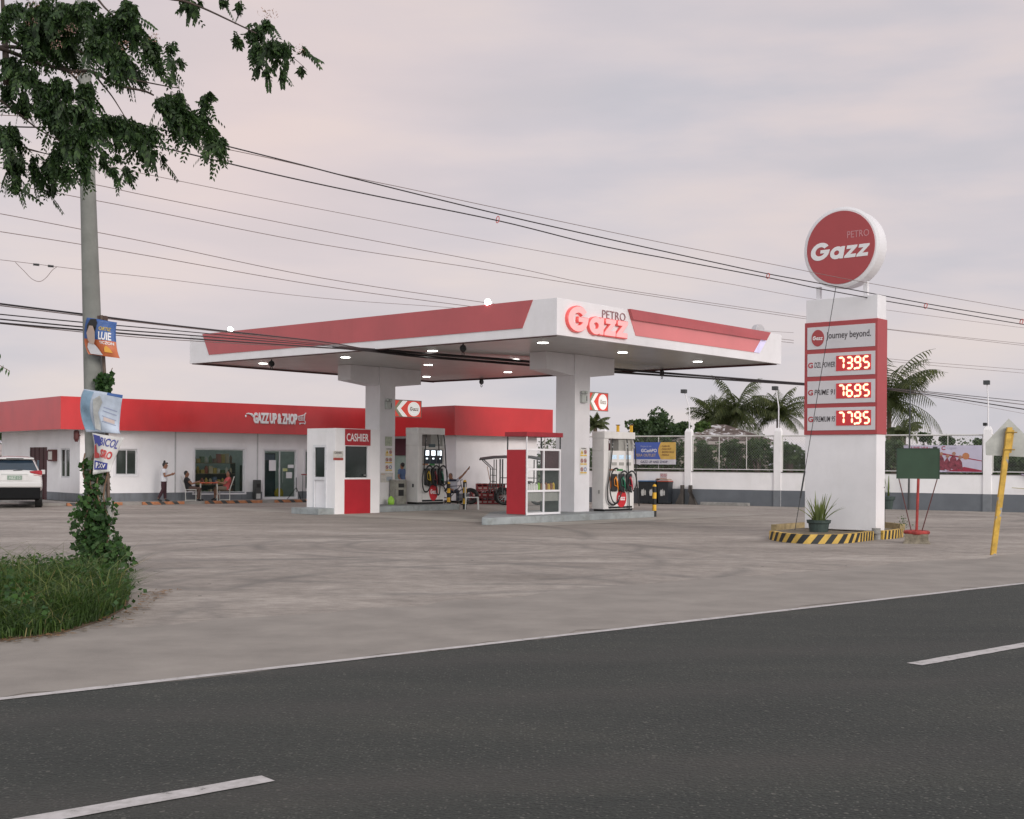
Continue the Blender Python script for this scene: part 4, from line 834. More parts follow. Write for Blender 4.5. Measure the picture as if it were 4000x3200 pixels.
# ---------------------------------------------------------------- things near the left pump
x, y = CF.lc(1565, 1975, 0)
Jb = dict(pelvis=(0, 0, .92), neck=(0, 0, 1.42), head=(0, -.01, 1.52), shL=(.19, 0, 1.37), shR=(-.19, 0, 1.37), elL=(.25, .02, 1.1), elR=(-.25, .02, 1.1), wrL=(.2, -.12, .9), wrR=(-.2, -.12, .9), hipL=(.1, 0, .9), hipR=(-.1, 0, .9), knL=(.11, 0, .5), knR=(-.11, 0, .5), anL=(.12, .02, .09), anR=(-.12, .02, .09), toL=(.13, -.13, .03), toR=(-.13, -.13, .03))
gm = G(1569, 1969, 0); person('person in blue shirt and cap standing between the left column and pump', (gm[0], gm[1], 0), CF.rz+.3, Jb, cblue, cb, black, Vector((.3, 1, 0)))
gm = G(1772, 1970, 0)
Jc = dict(pelvis=(0, 0, .55), neck=(-.05, 0, 1.0), head=(-.14, -.02, 1.1), shL=(.14, 0, .97), shR=(-.2, 0, .95), elL=(.36, -.03, 1.18), elR=(-.25, -.12, .7), wrL=(.56, -.05, 1.42), wrR=(-.1, -.25, .62), hipL=(.1, 0, .52), hipR=(-.1, 0, .52), knL=(.16, -.4, .55), knR=(-.16, -.4, .55), anL=(.16, -.38, .09), anR=(-.16, -.38, .09), toL=(.17, -.53, .03), toR=(-.17, -.53, .03))
person('person in white shirt with dark collar sitting behind the left pump with one arm raised', (gm[0], gm[1], 0), .05, Jc, M('grey_white_cloth', (.42, .42, .48), .8, .1, 6), navy, black, Vector((-.3, -1, 0)), 'short', .35)
pz = [o for o in C.objects if o.name.startswith('person') and 'arm raised' in o.get('label', '')][0]; m = MB(); m.tube([(-.05+.13*math.cos(a), .13*math.sin(a), .98) for a in np.linspace(0, 2*PI, 17)], .045, 8, cap=False); m.build('collar', navy, pz, smooth=True)
def wheel(mb, c, r, ax, n=24, t=.022):
    ax = Vector(ax).normalized(); u = ax.orthogonal().normalized(); v = ax.cross(u)
    mb.tube([Vector(c)+(u*math.cos(a)+v*math.sin(a))*r for a in np.linspace(0, 2*PI, n+1)], t, 8, cap=False)
gm = G(1800, 1975, 0); t = thing('bicycle', 'black bicycle with upright seat standing behind the bollards', 'bicycle', (gm[0]-.35, gm[1]+.2, 0), .35)
for xx in (-.5, .5):
    m = MB(); wheel(m, (xx, 0, .33), .31, (0, 1, 0)); o = m.build('wheel', black, t); s_ = MB()
    for k in range(10): a = k*2*PI/10; s_.tube([(xx, 0, .33), (xx+.3*math.cos(a), 0, .33+.3*math.sin(a))], .003, 4)
    s_.build('spokes', metal, o)
m = MB()
for a, b_ in (((-.5, 0, .33), (-.12, 0, .28)), ((-.12, 0, .28), (.36, 0, .8)), ((.36, 0, .85), (.5, 0, .33)), ((-.5, 0, .33), (-.2, 0, .75)), ((-.12, 0, .28), (-.25, 0, .9)), ((-.22, 0, .75), (.36, 0, .78))): m.tube([a, b_], .016, 6)
m.build('frame', M('bike_black', (.02, .02, .025), .3), t); MB().ball((-.27, 0, .93), (.14, .07, .03), 10, 6).build('saddle', black, t); MB().tube([(.36, 0, .85), (.34, 0, 1.0), (.34, -.26, 1.02), (.26, -.3, 1.0)], .012, 6).build('handlebar', blackm, t)
gm = G(1800, 1992, 0); t = thing('plastic_chair', 'white plastic chair half hidden behind the black and yellow bollard', 'chair', (gm[0]+.38, gm[1]+.3, 0), .1)
pc = M('chair_white', (.68, .68, .68), .35)
for a in (-.22, .22):
    for b_ in (-.2, .2): MB().tube([(a*1.1, b_*1.1, 0), (a, b_, .44)], [.018, .024], 8).build('leg', pc, t)
bx(-.25, .25, -.23, .23, .43, .46).build('seat', pc, t, .01); bs = MB(); bs.box(-.25, -.22, -.2, .2, .46, .95); bs.build('backrest', pc, t, .01)
random.seed(5)
cr_m = M('crate_red', (.3, .025, .03), .5, .2, 5); crw = M('crate_pale', (.5, .35, .33), .5)
gmx = [1862, 1890, 1920]; k = 0
def crate(loc, lab):
    c = thing('bottle_crate', lab, 'crate', loc, .15+random.uniform(-.12, .12), 'red crates stacked by the shop wall'); m = MB()
    m.box(-.12, .12, -.18, .18, 0, .03)
    for sx_ in (-1, 1): m.box(sx_*.12-.01, sx_*.12+.01, -.18, .18, 0, .27)
    for sy_ in (-1, 1): m.box(-.11, .11, sy_*.18-.01, sy_*.18+.01, 0, .16); m.box(-.11, .11, sy_*.18-.01, sy_*.18+.01, .23, .27)
    m.box(-.005, .005, -.15, .15, .03, .2)
    m.build('box', cr_m, c); bx(-.07, .07, -.195, -.191, .05, .12).build('crate_mark', crw, c)
    mb_ = MB()
    for bx__ in (-.06, .0, .06):
        for by_ in (-.12, -.04, .04, .12): mb_.lathe([(.022, .03), (.022, .18), (.01, .24), (.01, .28)], (bx__, by_, 0), 6)
    tag(mb_.build('bottles', M('bottle_dark', (.05, .02, .02), .2), c), kind='stuff')
colw = ['leftmost', 'second', 'third', 'fourth', 'fifth', 'rightmost']; rowv = ['bottom', 'second', 'third', 'top']
for i in range(6):
    g0 = G(1848+22*i, 1969, 0); nst = [2, 3, 3, 3, 4, 4][i]
    for j in range(3 if i > 0 else 2): crate((g0[0]+random.uniform(-.02, .02), g0[1]+.15, .285*j), f'red bottle crate, {rowv[j]} of the {colw[i]} stack left of the tricycle')
gm = G(1838, 1971, 0); t = thing('spare_tyre', 'black tyre leaning against the red crates', 'tyre', (gm[0], gm[1], 0), .2); m = MB(); wheel(m, (0, 0, .34), .26, (.1, 1, .1), 24, .08); m.build('tyre', black, t)
gm = G(1902, 1966, 0); t = thing('wooden_stick', 'thin pale wooden stick leaning out behind the red crates', 'stick', (gm[0], gm[1]+.05, 0), 0); MB().tube([(.25, 0, .3), (0, 0, 1.55)], .016, 6).build('stick', M('pale_wood', (.4, .25, .18), .7), t)
# tricycle (three-wheeled cab with tarpaulin roof)
gm = G(2010, 1973, 0); t = thing('tricycle_cab', 'dark three-wheeled tricycle with tarpaulin roof behind the display case', 'tricycle', (gm[0], gm[1], 0), .12)
m = MB(); xs_ = (-.95, -.62, -.35, .62, .9)
for sy_ in (-.45, .45):
    m.tube([(-1.05, sy_, .5), (-.95, sy_, .95), (-.95, sy_, 1.5), (-1.3, sy_, 1.82)], .02, 6); m.tube([(-.8, sy_, .5), (-.8, sy_, 1.84)], .02, 6); m.tube([(-.55, sy_, .5), (-.55, sy_, 1.86)], .03, 6); m.tube([(.1, sy_, .6), (.1, sy_, 1.86)], .025, 6); m.tube([(.85, sy_, .5), (.85, sy_, 1.84)], .025, 6)
    for zz_ in (.7, .95, 1.2, 1.45): m.tube([(-.97, sy_, zz_), (-.8, sy_, zz_)], .012, 5)
    for zz_ in (.85, 1.1): m.tube([(-.55, sy_, zz_), (.85, sy_, zz_)], .014, 5)
m.tube([(-.8, -.45, .6), (-.8, .45, .6)], .02, 6); m.build('frame', M('frame_grey', (.08, .08, .085), .4), t)
m = MB(); m.loft([[(x, yy, z+zz_) for yy, zz_ in ((-.55, 0), (-.3, .07), (0, .09), (.3, .07), (.55, 0), (.55, -.03), (0, .05), (-.55, -.03))] for x, z in ((-1.4, 1.83), (-.9, 1.9), (0, 1.94), (.7, 1.92), (1.1, 1.85))]); m.build('roof', M('tarp_dark', (.07, .075, .075), .6, .3, 4), t)
for (xx, yy) in ((-.45, -.4), (-.45, .4), (.95, 0)):
    m = MB(); wheel(m, (xx, yy, .36), .3, (0, 1, 0), 24, .06); o = m.build('wheel', black, t); m = MB()
    for k in range(8): a = k*PI/4; m.tube([(xx, yy, .36), (xx+.27*math.cos(a), yy, .36+.27*math.sin(a))], .008, 4)
    m.build('spokes', metal, o)
m = MB(); m.box(-.75, .5, -.38, .38, .42, .62); m.box(-.3, .2, -.2, .2, .62, .85); m.build('chassis', M('engine_dark', (.02, .025, .025), .5, .4, 8), t, .03); bx(.0, .7, -.3, .3, .85, .97).build('seat', M('seat_brown', (.07, .04, .035), .6), t, .03)
m = MB(); m.tube([(-.1, -.3, 1.18), (.12, 0, 1.1), (-.1, .3, 1.18)], .018, 6); m.ball((.02, -.2, 1.45), (.05, .02, .08), 8, 5); m.build('handlebar', blackm, t)

# ---------------------------------------------------------------- parked white SUV (seen from behind)
gm = G(62, 1986, 0); t = thing('parked_suv', 'white SUV parked facing away beside the left side of the shop', 'car', (gm[0]-.05, gm[1], 0), .36)
carw = M('car_white', (.6, .58, .58), .22, .03, 2, coat=.7); cgl = M('car_glass', (.015, .03, .05), .06, .2, 3, spec=.8); lampr = M('tail_lamp_red', (.35, .01, .02), .2, .1, 20, coat=.5); bpl = M('bumper_shade_black', (.008, .008, .009), .85, spec=.2)
def hs(y, wl, zb, zm_, zt_, wt):   # half-hull section at depth y
    return [(-wl, y, zb), (-wl-.01, y, (zb+zm_)/2), (-wl+.02, y, zm_), (-wt, y, zt_-.06), (-wt+.12, y, zt_), (wt-.12, y, zt_), (wt, y, zt_-.06), (wl-.02, y, zm_), (wl+.01, y, (zb+zm_)/2), (wl, y, zb)]
m = MB(); m.loft([hs(.0, .84, .74, 1.08, 1.22, .78), hs(.05, .89, .72, 1.14, 1.3, .82), hs(.16, .9, .66, 1.16, 1.36, .8), hs(.4, .905, .42, 1.14, 1.72, .64), hs(.55, .905, .4, 1.14, 1.8, .62), hs(1.6, .91, .4, 1.12, 1.84, .62), hs(2.5, .91, .4, 1.1, 1.8, .61), hs(3.1, .91, .4, 1.08, 1.3, .76), hs(3.4, .9, .4, 1.05, 1.12, .76), hs(4.3, .86, .42, .9, .98, .7), hs(4.65, .74, .46, .7, .8, .6)])
o = m.build('body', carw, t, sub=2, smooth=True)
m = MB(); m.loft([[(-.58, .2, 1.24), (.58, .2, 1.24), (.53, .44, 1.66), (-.53, .44, 1.66)], [(-.6, .14, 1.2), (.6, .14, 1.2), (.55, .37, 1.66), (-.55, .37, 1.66)]])
m = MB(); m.add([(-.75, .09, 1.3), (.75, .09, 1.3), (.58, .3, 1.675), (-.58, .3, 1.675), (-.75, .3, 1.3), (.75, .3, 1.3), (.58, .5, 1.675), (-.58, .5, 1.675)], [(0, 1, 2, 3), (4, 7, 6, 5), (0, 4, 5, 1), (1, 5, 6, 2), (2, 6, 7, 3), (3, 7, 4, 0)]); m.build('rear_window', cgl, t, .02)
m = MB(); m.box(-.62, .62, .16, .55, 1.7, 1.76); m.build('spoiler', carw, t, .02); bx(-.28, .28, .148, .16, 1.715, 1.745).build('brake_lamp_strip', dgrey, t)
for s in (-1, 1):
    m = MB(); m.prism([(s*.9, 1.17), (s*.89, 1.31), (s*.78, 1.32), (s*.48, 1.29), (s*.52, 1.23), (s*.75, 1.18)], -.01, .35); m.build('tail_lamp', lampr, t, .01)
    m = MB(); m.prism([(s*.86, 1.12), (s*.9, 1.16), (s*.6, 1.18), (s*.62, 1.14)], -.005, .2); m.build('tail_lamp', M('lamp_clear', (.6, .4, .4), .2), t, .01)
    for y_ in (.85, 3.6):
        m = MB(); m.add(*(lambda v, f: (v, f))([(s*.66+q*.24*s, y_+.37*math.cos(a), .37+.37*math.sin(a)) for q in (0, 1) for a in np.linspace(0, 2*PI, 25)[:-1]], [(i, (i+1) % 24, 24+(i+1) % 24, 24+i) for i in range(24)]+[tuple(range(24)), tuple(range(47, 23, -1))])); w_ = m.build('wheel', black, t, .02)
        m = MB(); m.add([(s*.905, y_+.24*math.cos(a), .37+.24*math.sin(a)) for a in np.linspace(0, 2*PI, 17)[:-1]]+[(s*.88, y_, .37)], [(i, (i+1) % 16, 16) for i in range(16)]); m.build('rim', metal, w_)
    m = MB(); m.prism([(.5, 1.2), (2.9, 1.2), (2.3, 1.66), (.75, 1.68)], s*.79, s*.72, 'x'); m.build('side_window', cgl, t)
    bx(min(s*.86, s*1.0), max(s*.86, s*1.0), 2.9, 3.05, 1.15, 1.32).build('wing_mirror', carw, t, .02)
bx(-.89, .89, -.06, .5, .72, .92).build('rear_bumper', carw, t, .05); bx(-.84, .84, -.03, .6, .32, .72).build('bumper_lower', bpl, t, .04); bx(-.8, .8, .3, 4.2, .28, .5).build('underbody', bpl, t)  # black lower part covers the bumper and the shade painted below the rear
m = MB(); m.prism([(-.5, .96), (.5, .96), (.4, 1.17), (-.4, 1.17)], -.012, .2); m.build('tailgate_recess', M('car_recess', (.6, .58, .58), .3), t)
pl = bx(-.24, .24, -.024, -.012, .99, 1.14).build('number_plate', M('plate_green', (.2, .27, .22), .5), t); text('ABZ 12', 'plate_lettering', M('plate_white', (.6, .62, .58), .5), pl, (-.19, .19, 1.02, 1.11), -.026, .001)
m = MB(); m.tube([(-.05, .06, 1.31), (.25, .08, 1.33)], .012, 5); m.build('wiper', black, t); bx(-.42, .42, -.02, -.0, 1.17, 1.195).build('tailgate_trim', metal, t)

# ---------------------------------------------------------------- price pylon, round sign on top
PF = Frame(G(3143, 2058, .2), 130.9)
pw, pd, ph = 1.84, .47, 5.72
pt = thing('price_pylon', 'tall white price pylon with red framed panels and lit red digits', 'sign', PF.w(0, 0, 0), PF.rz)
bx(0, pw, 0, pd, .17, ph).build('pillar', white, pt, .01)
m = MB(); m.box(.003, pw-.003, .0, pd+.0, .3, .3001)
zb0 = PF.fr(3145.6, 1699.4)[1]; zt0 = PF.fr(3149, 1263.7)[1]
bx(-.02, pw+.02, -.03, pd+.03, zb0, zt0).build('red_frame', redsign, pt, .006)
def rows(px0, ya, yb, px1, yc, yd):
    a = PF.fr(px0, ya, -.03); b_ = PF.fr(px0, yb, -.03); c = PF.fr(px1, yc, -.03); d = PF.fr(px1, yd, -.03)
    return a[0], c[0], (b_[1]+d[1])/2, (a[1]+c[1])/2
sc = 2.876; q = lambda u, v: (3050+u/sc, 1150+v/sc)
panels = []
for (ya, yb, yc, yd) in ((378, 625, 322, 580), (672, 928, 635, 895), (978, 1228, 952, 1215), (1277, 1530, 1263, 1522)):
    panels.append(rows(q(302, 0)[0], q(0, ya)[1], q(0, yb)[1], q(1062, 0)[0], q(0, yc)[1], q(0, yd)[1]))
faceW = M('sign_face_white', (.62, .59, .62), .5, .04, 2)
pan = [bx(a, b_, -.042, -.03, c, d).build('sign_panel', faceW, pt) for a, b_, c, d in panels]
a, b_, c, d = panels[0]; h_ = d-c
ddk = MB(); ddk.disc(a+.28, (c+d)/2, .165, -.05, -.042, rz=.2).build('logo_disc', redsign, pan[0]); gazz('logo_letters', textw, pan[0], (a+.15, a+.41, (c+d)/2-.05, (c+d)/2+.05), -.052, .001)
text('Journey beyond.', 'slogan', textd, pan[0], (a+.5, b_-.1, (c+d)/2-.08, (c+d)/2+.13), -.044, .002, .006)
SEG = {'7': 'abc', '3': 'abcdg', '9': 'abcdfg', '5': 'acdfg', '6': 'acdefg'}
led = M('led_yellow', (1, .9, .5), .4, 0, emit=(1, .92, .58), es=1.0); halo = M('led_red_halo', (.6, .02, .02), .4, 0, emit=(1, .06, .05), es=.6); lbk = M('led_board', (.16, .008, .012), .3, .5, 2.2, emit=(1, .06, .07), es=.3)  # board emission and halo shapes stand in for the red glow around the digits
names = [('DZL POWER', '7395'), ('PRIME 91', '7695'), ('PREMIUM 95', '7795')]
for pi, (nm, num) in enumerate(names):
    a, b_, c, d = panels[pi+1]; P_ = pan[pi+1]
    x0_ = a+.76; x1_ = b_-.1; hh = (d-c); zc0 = c+hh*.2; zc1 = d-hh*.14
    text('G', 'grade_initial', M('g_red', (.4, .03, .04), .5), P_, (a+.02, a+.15, c+hh*.37, c+hh*.62), -.044, .002, .03)
    text(nm, 'grade_name', textd, P_, (a+.19, x0_-.03, c+hh*.38, c+hh*.62), -.044, .002, .004, .15)
    B_ = bx(x0_, x1_, -.052, -.042, zc0, zc1).build('price_display', lbk, P_)
    cw = (x1_-x0_)/4.15
    for k, ch in enumerate(num):
        dg = MB(); hl = MB()
        ox = x0_+.035+k*cw*1.0+.03; oz = zc0+.05; w_ = cw*.62; h2 = (zc1-zc0-.1)/2; e = .03
        seg = {'a': ((ox+e, oz+2*h2), (ox+w_-e, oz+2*h2)), 'g': ((ox+e, oz+h2), (ox+w_-e, oz+h2)), 'd': ((ox+e, oz), (ox+w_-e, oz)), 'f': ((ox, oz+h2+e), (ox, oz+2*h2-e)), 'b': ((ox+w_, oz+h2+e), (ox+w_, oz+2*h2-e)), 'e': ((ox, oz+e), (ox, oz+h2-e)), 'c': ((ox+w_, oz+e), (ox+w_, oz+h2-e))}
        for sgm in SEG[ch]:
            (ax_, az), (bx2, bz) = seg[sgm]
            for mb_, th, yy in ((dg, .022, -.058), (hl, .04, -.0545)):
                if ax_ == bx2: mb_.prism([(ax_-th, az), (ax_, az-e*.8), (ax_+th, az), (bx2+th, bz), (bx2, bz+e*.8), (bx2-th, bz)], yy, yy+.002)
                else: mb_.prism([(ax_, az-th), (ax_-e*.8, az), (ax_, az+th), (bx2, bz+th), (bx2+e*.8, bz), (bx2, bz-th)], yy, yy+.002)
        if k == 1: MB().disc(ox+w_+.075, oz-.01, .026, -.06, -.0565, 12).build('decimal_point', led, P_)
        hl.build('digit_glow', halo, P_); dg.build('digit', led, P_)
bx(.2, .3, .12, .22, ph, ph+.32).build('support', white, pt); bx(pw-.42, pw-.32, .12, .22, ph, ph+.35).build('support', white, pt)
rs = thing('round_sign', 'large round red sign with white lettering on top of the price pylon', 'sign', PF.w(.93, 0, 6.9), PF.rz); R_ = .97
def ringlathe(prof): 
    m = MB(); n = 72
    for (r, y) in prof: m.v += [(r*math.cos(2*PI*k/n), y, r*math.sin(2*PI*k/n)) for k in range(n)]
    K = len(prof); m.f = [(i*n+k, i*n+(k+1) % n, (i+1)*n+(k+1) % n, (i+1)*n+k) for i in range(K-1) for k in range(n)]+[tuple(range(n)), tuple((K-1)*n+k for k in range(n))]; return m
ringlathe([(R_-.06, -.08), (R_, -.05), (R_, .0), (R_-.03, .02), (R_-.03, .4), (R_-.06, .45)]).build('casing', whiteg, rs, smooth=False)
MB().disc(0, 0, R_-.1, -.1, -.08, 72).build('red_face', redsign, rs)
gazz('sign_letters', textw, rs, (-.76, .75, -.27, .16), -.104, .003, 0, .16)
text('PETRO', 'small_sign_letters', M('faint_pink', (.55, .25, .27), .5), rs, (.18, .73, .2, .36), -.102, .002, -.004)
# planter island with slanted stripes
W_ = lambda px, py, z=0: G(px, py, z)
front = [W_(3005, 2108), W_(3023, 2112), W_(3060, 2118), W_(3130, 2124), W_(3200, 2125), W_(3300, 2123), W_(3360, 2117), W_(3413, 2110)]
seg2 = [W_(3450, 2108), W_(3500, 2104), W_(3528, 2099)]
backp = [W_(3530, 2061, .2), W_(3440, 2052, .2), W_(3136, 2058-8, .2), W_(3012, 2067, .2)]
pi_ = thing('planter_island', 'curved planter kerb painted with black and yellow slanted stripes round the pylon', 'planter', (front[4][0], front[4][1], 0), 0)
o0 = np.array([front[4][0], front[4][1]])
def stripwall(pts, closed, name, wall=.14, hgt=.2):
    P3 = smoothpts([(p[0]-o0[0], p[1]-o0[1], 0) for p in pts], 10) if len(pts) > 3 else smoothpts([(p[0]-o0[0], p[1]-o0[1], 0) for p in pts], 6)
    cen = Vector((.7, 2.3, 0)); m = MB(); inn = []
    for i, p in enumerate(P3):
        d = (P3[min(i+1, len(P3)-1)]-P3[max(i-1, 0)]).normalized(); nrm = Vector((-d.y, d.x, 0))
        if nrm.dot(cen-p) < 0: nrm = -nrm
        inn.append(p+nrm*wall)
    n = len(P3); up = Vector((0, 0, hgt))
    m.add([*P3, *[p+up for p in P3], *[p+up for p in inn], *inn], [(i, i+1, n+i+1, n+i) for i in range(n-1)]+[(n+i, n+i+1, 2*n+i+1, 2*n+i) for i in range(n-1)]+[(2*n+i, 2*n+i+1, 3*n+i+1, 3*n+i) for i in range(n-1)]+[(0, n, 2*n, 3*n), (n-1, 2*n-1, 3*n-1, 4*n-1)])
    o = m.build(name, M('kerb_tan', (.3, .23, .12), .85, .35, 5) if name == 'rear_kerb' else M('kerb_yellow', (.62, .4, .09), .7, .2, 6), pi_)
    if name == 'rear_kerb': return
    L_ = [0]
    for i in range(1, n): L_.append(L_[-1]+(P3[i]-P3[i-1]).length)
    def at_(s):
        s = min(max(s, 0), L_[-1])
        for i in range(1, n):
            if s <= L_[i]: f = (s-L_[i-1])/max(L_[i]-L_[i-1], 1e-6); return P3[i-1].lerp(P3[i], f), inn[i-1].lerp(inn[i], f)
        return P3[-1], inn[-1]
    m = MB(); s = .04; slant = .17 if name == 'kerb' and len(pts) > 3 else .05
    while s < L_[-1]-.1:
        wd = .165 if s < L_[-1]*.72 and len(pts) > 3 else .085; sl2 = slant if wd > .1 else .04
        K = 4; vs = []
        for k in range(K+1):
            z = hgt*k/K
            for q_ in (0, .34, .67, 1):
                p, i_ = at_(s+q_*wd+sl2*k/K); o_ = (p-i_).normalized()*.005; vs.append(p+o_+Vector((0, 0, z)))
        m.add(vs, [(4*k+j, 4*k+j+1, 4*k+j+5, 4*k+j+4) for k in range(K) for j in range(3)])
        pa, ia = at_(s+sl2); pb, ib = at_(s+sl2+wd); u3 = Vector((0, 0, hgt+.002)); m.add([pa+u3, pb+u3, pb.lerp(ib, .25)+u3, pa.lerp(ia, .25)+u3], [(0, 1, 2, 3)])
        s += wd*2
    m.build('black_stripe', M('kerb_black', (.02, .022, .025), .6), o)
stripwall(front, 0, 'kerb'); stripwall(seg2, 0, 'kerb')
stripwall([W_(3012, 2074), W_(3080, 2068), W_(3135, 2064)], 0, 'rear_kerb', .14, .165); stripwall([W_(3450, 2062), W_(3490, 2066), W_(3535, 2071)], 0, 'rear_kerb', .14, .165)
m = MB(); loop = [(*(p-o0), .14) for p in front+seg2]+[(*(p-o0), .14) for p in [W_(3530, 2071, .14), W_(3450, 2062, .14), W_(3136, 2062, .14), W_(3014, 2074, .14)]]
m.add(loop, [tuple(range(len(loop)))]); m.build('planting_soil', M('soil', (.16, .13, .09), .95, .4, 6), pi_)
gm = W_(3425, 2108); MB().lathe([(.1, 0), (.1, .26)], (gm[0]-o0[0], gm[1]-o0[1]+.05, 0), 16).build('concrete_stub', conc, pi_)
leafy = leafmat('aloe_leaf', (.16, .19, .07), .4)
def aloe(px, py, z, s, lab, ph=.28, dens=26, seed=1, hgt=.75):
    g = G(px, py, z); R = random.Random(seed)
    t = thing('potted_plant', lab, 'potted plant', (g[0], g[1], z), 0, 'spiky plants in dark pots')
    MB().lathe([(.2*s, 0), (.23*s, ph*.7), (.26*s, ph*.75), (.27*s, ph), (.23*s, ph), (.22*s, ph*.85)], n=20).build('pot', M('pot_green', (.04, .06, .055), .6, .2, 10), t)
    m = MB()
    for k in range(dens):
        a = R.uniform(0, 2*PI); tilt = R.uniform(.05, .75)**1.2; l = R.uniform(.55, 1)*hgt*s; w_ = R.uniform(.02, .035)*s; p0 = Vector((.1*s*math.cos(a), .1*s*math.sin(a), ph-.04))
        pts = []; 
        for i in range(6):
            u = i/5; th = tilt*(1+u*.5); pts.append(p0+Vector((math.cos(a)*math.sin(th), math.sin(a)*math.sin(th), math.cos(th)))*l*u)
        sd = Vector((-math.sin(a), math.cos(a), 0)); vs = []
        for i, p in enumerate(pts): ww = w_*(1-(i/5)**1.6)+.002; vs += [p-sd*ww, p+Vector((0, 0, -ww*.5)), p+sd*ww]
        m.add(vs, [(3*i+j, 3*i+j+1, 3*i+j+4, 3*i+j+3) for i in range(5) for j in (0, 1)])
    m.build('leaves', leafy, t)
aloe(3198, 2078, .14, 1.05, 'dark pot of spiky green leaves in front of the price pylon', dens=34, seed=4, hgt=.7)
aloe(3470, 1989, 0, 1.35, 'large dark pot of spiky leaves against the boundary wall right of the pylon', ph=.5, dens=30, seed=9, hgt=.8)
gw = thing('small_weed', 'small green weed on the planter kerb left of the green sign base', 'weed', (*G(3527, 2062, .15), .14), 0); n = 60; cen = rng.normal(size=(n, 3))*np.array([.09, .09, .08])+np.array([0, 0, .14]); quads('leaves', cen, rdir(n)*.05, rdir(n)*.03, leafmat('weed_leaf', (.05, .1, .03)), gw)
# guy wires of the pylon
for (a, b_, lab) in (((3272, 1143), (3105, 2071), 'thin dark guy wire from the pylon top down to the left end of the planter'), ((3446, 1980), (3457, 2050), 'short dark guy wire at the right foot of the pylon')):
    gA = G(*b_, .17); A = Vector((gA[0], gA[1], .17))
    B_ = PF.w(*((.85, -.15) if b_[0] < 3200 else (1.86, .4)), 5.95 if b_[0] < 3200 else 1.2)
    t = thing('guy_wire', lab, 'wire', A); m = MB(); m.tube([(0, 0, 0), tuple(B_-A)], .008, 6)
    if b_[0] < 3200: v_ = B_-A; m.tube([tuple(v_*.13), tuple(v_*.24)], .02, 6)
    m.build('wire', blackm, t)
# green board on red post
g = G(3580, 2122, 0); gs = thing('green_sign_board', 'green sign board turned away on a red post in a concrete base', 'sign', (g[0], g[1], 0), -.32)
m = MB(); m.loft([[(x*s, y*s, z) for x, y in ((-1, -1), (1, -1), (1, 1), (-1, 1))] for s, z in ((.29, 0), (.25, .05), (.245, .21))]); m.build('concrete_base', M('rough_concrete', (.2, .17, .13), .95, .4, 12, .6, 30), gs)
rim = MB(); rim.tube([(.24*math.cos(a), .24*math.sin(a), .24) for a in np.linspace(0, 2*PI, 25)], .045, 8, cap=False); rim.lathe([(.2, .2), (.2, .25)], n=20); rim.build('wheel_rim', rust, gs)
for k in range(6): pass
MB().tube([(0, 0, .24), (0.03, 0, 1.42)], .03, 10).build('post', rust, gs)
zb_ = 1.42; bw = .435; m = MB(); m.box(-bw+.02, bw+.02, -.012, .012, zb_, zb_+.66); m.build('board', M('sign_green', (.028, .06, .034), .6, .15, 2.5), gs)
fr2 = MB(); fr2.box(-bw, bw+.04, -.02, .02, zb_+.655, zb_+.675); fr2.box(-bw, -bw+.02, -.018, .018, zb_, zb_+.65); fr2.box(bw+.02, bw+.04, -.018, .018, zb_, zb_+.65); fr2.build('frame', M('dark_green_metal', (.02, .04, .025), .5), gs)
for sx_ in (-1, 1): MB().tube([(sx_*bw*.93+.02, 0, zb_+.01), (sx_*.11, 0, .26)], .012, 6).build('brace', maroon, gs)
# yellow post with grey diamond back plate
g = G(3879, 2168, 0); ys = thing('road_sign', 'leaning scratched yellow post carrying the grey back of a diamond road sign', 'road sign', (g[0], g[1], 0), -.1)
top_ = at(3937, 1670, g[1]+.05); tv = Vector((top_[0]-g[0], 0, top_[2]))
ym = M('scratched_yellow', (.55, .33, .05), .6, .3, 7); ntx = ym.node_tree; pr = ntx.nodes['Principled BSDF']; nn = N(ntx, 'ShaderNodeTexNoise', Scale=3.2, Detail=5.0); L(ntx, N(ntx, 'ShaderNodeTexCoord').outputs['Object'], nn.inputs['Vector'])
old = pr.inputs['Base Color'].links[0].from_socket; L(ntx, mixc(ntx, mth(ntx, 'MULTIPLY', mth(ntx, 'SUBTRACT', nn.outputs[0], .56), 30.0, clamp=True), old, (.28, .28, .3)), pr.inputs['Base Color'])
wv = Vector((.05, 0, 0)); m = MB(); m.loft([[tuple(tv*u+Vector((a*.05, b_*.045, 0))) for a, b_ in ((-1, -1), (1, -1), (1, 1), (-1, 1))] for u in (0, .25, .5, .75, 1)]); m.build('post', ym, ys, .008)
m = MB(); dcz = tv.z*.88; cx = tv.x*.88+.1
m2 = MB(); m2.loft([[tuple(tv*u+Vector((.08+a*.02, b_*.03+.03, 0))) for a, b_ in ((-1, -1), (1, -1), (1, 1), (-1, 1))] for u in (.8, .98)]); m2.build('channel', ym, ys)
for u in (.825, .96):
    m = MB(); m.tube([tuple(tv*u+Vector((-.08, -.05, 0))), tuple(tv*u+Vector((.14, -.05, 0)))], .012, 6); m.build('clamp', M('dark_yellow', (.3, .18, .03), .5), ys)
pts = [at(3943, 1635, g[1]), at(3855, 1730, g[1]), at(3856, 1778, g[1]), at(4030, 1787, g[1]), at(4035, 1730, g[1])]
m = MB(); m.prism([(p[0]-g[0], p[2]) for p in pts], .075, .08); m.build('sign_plate', M('grey_aluminium', (.4, .39, .37), .35, .15, 5, metal=.3), ys)

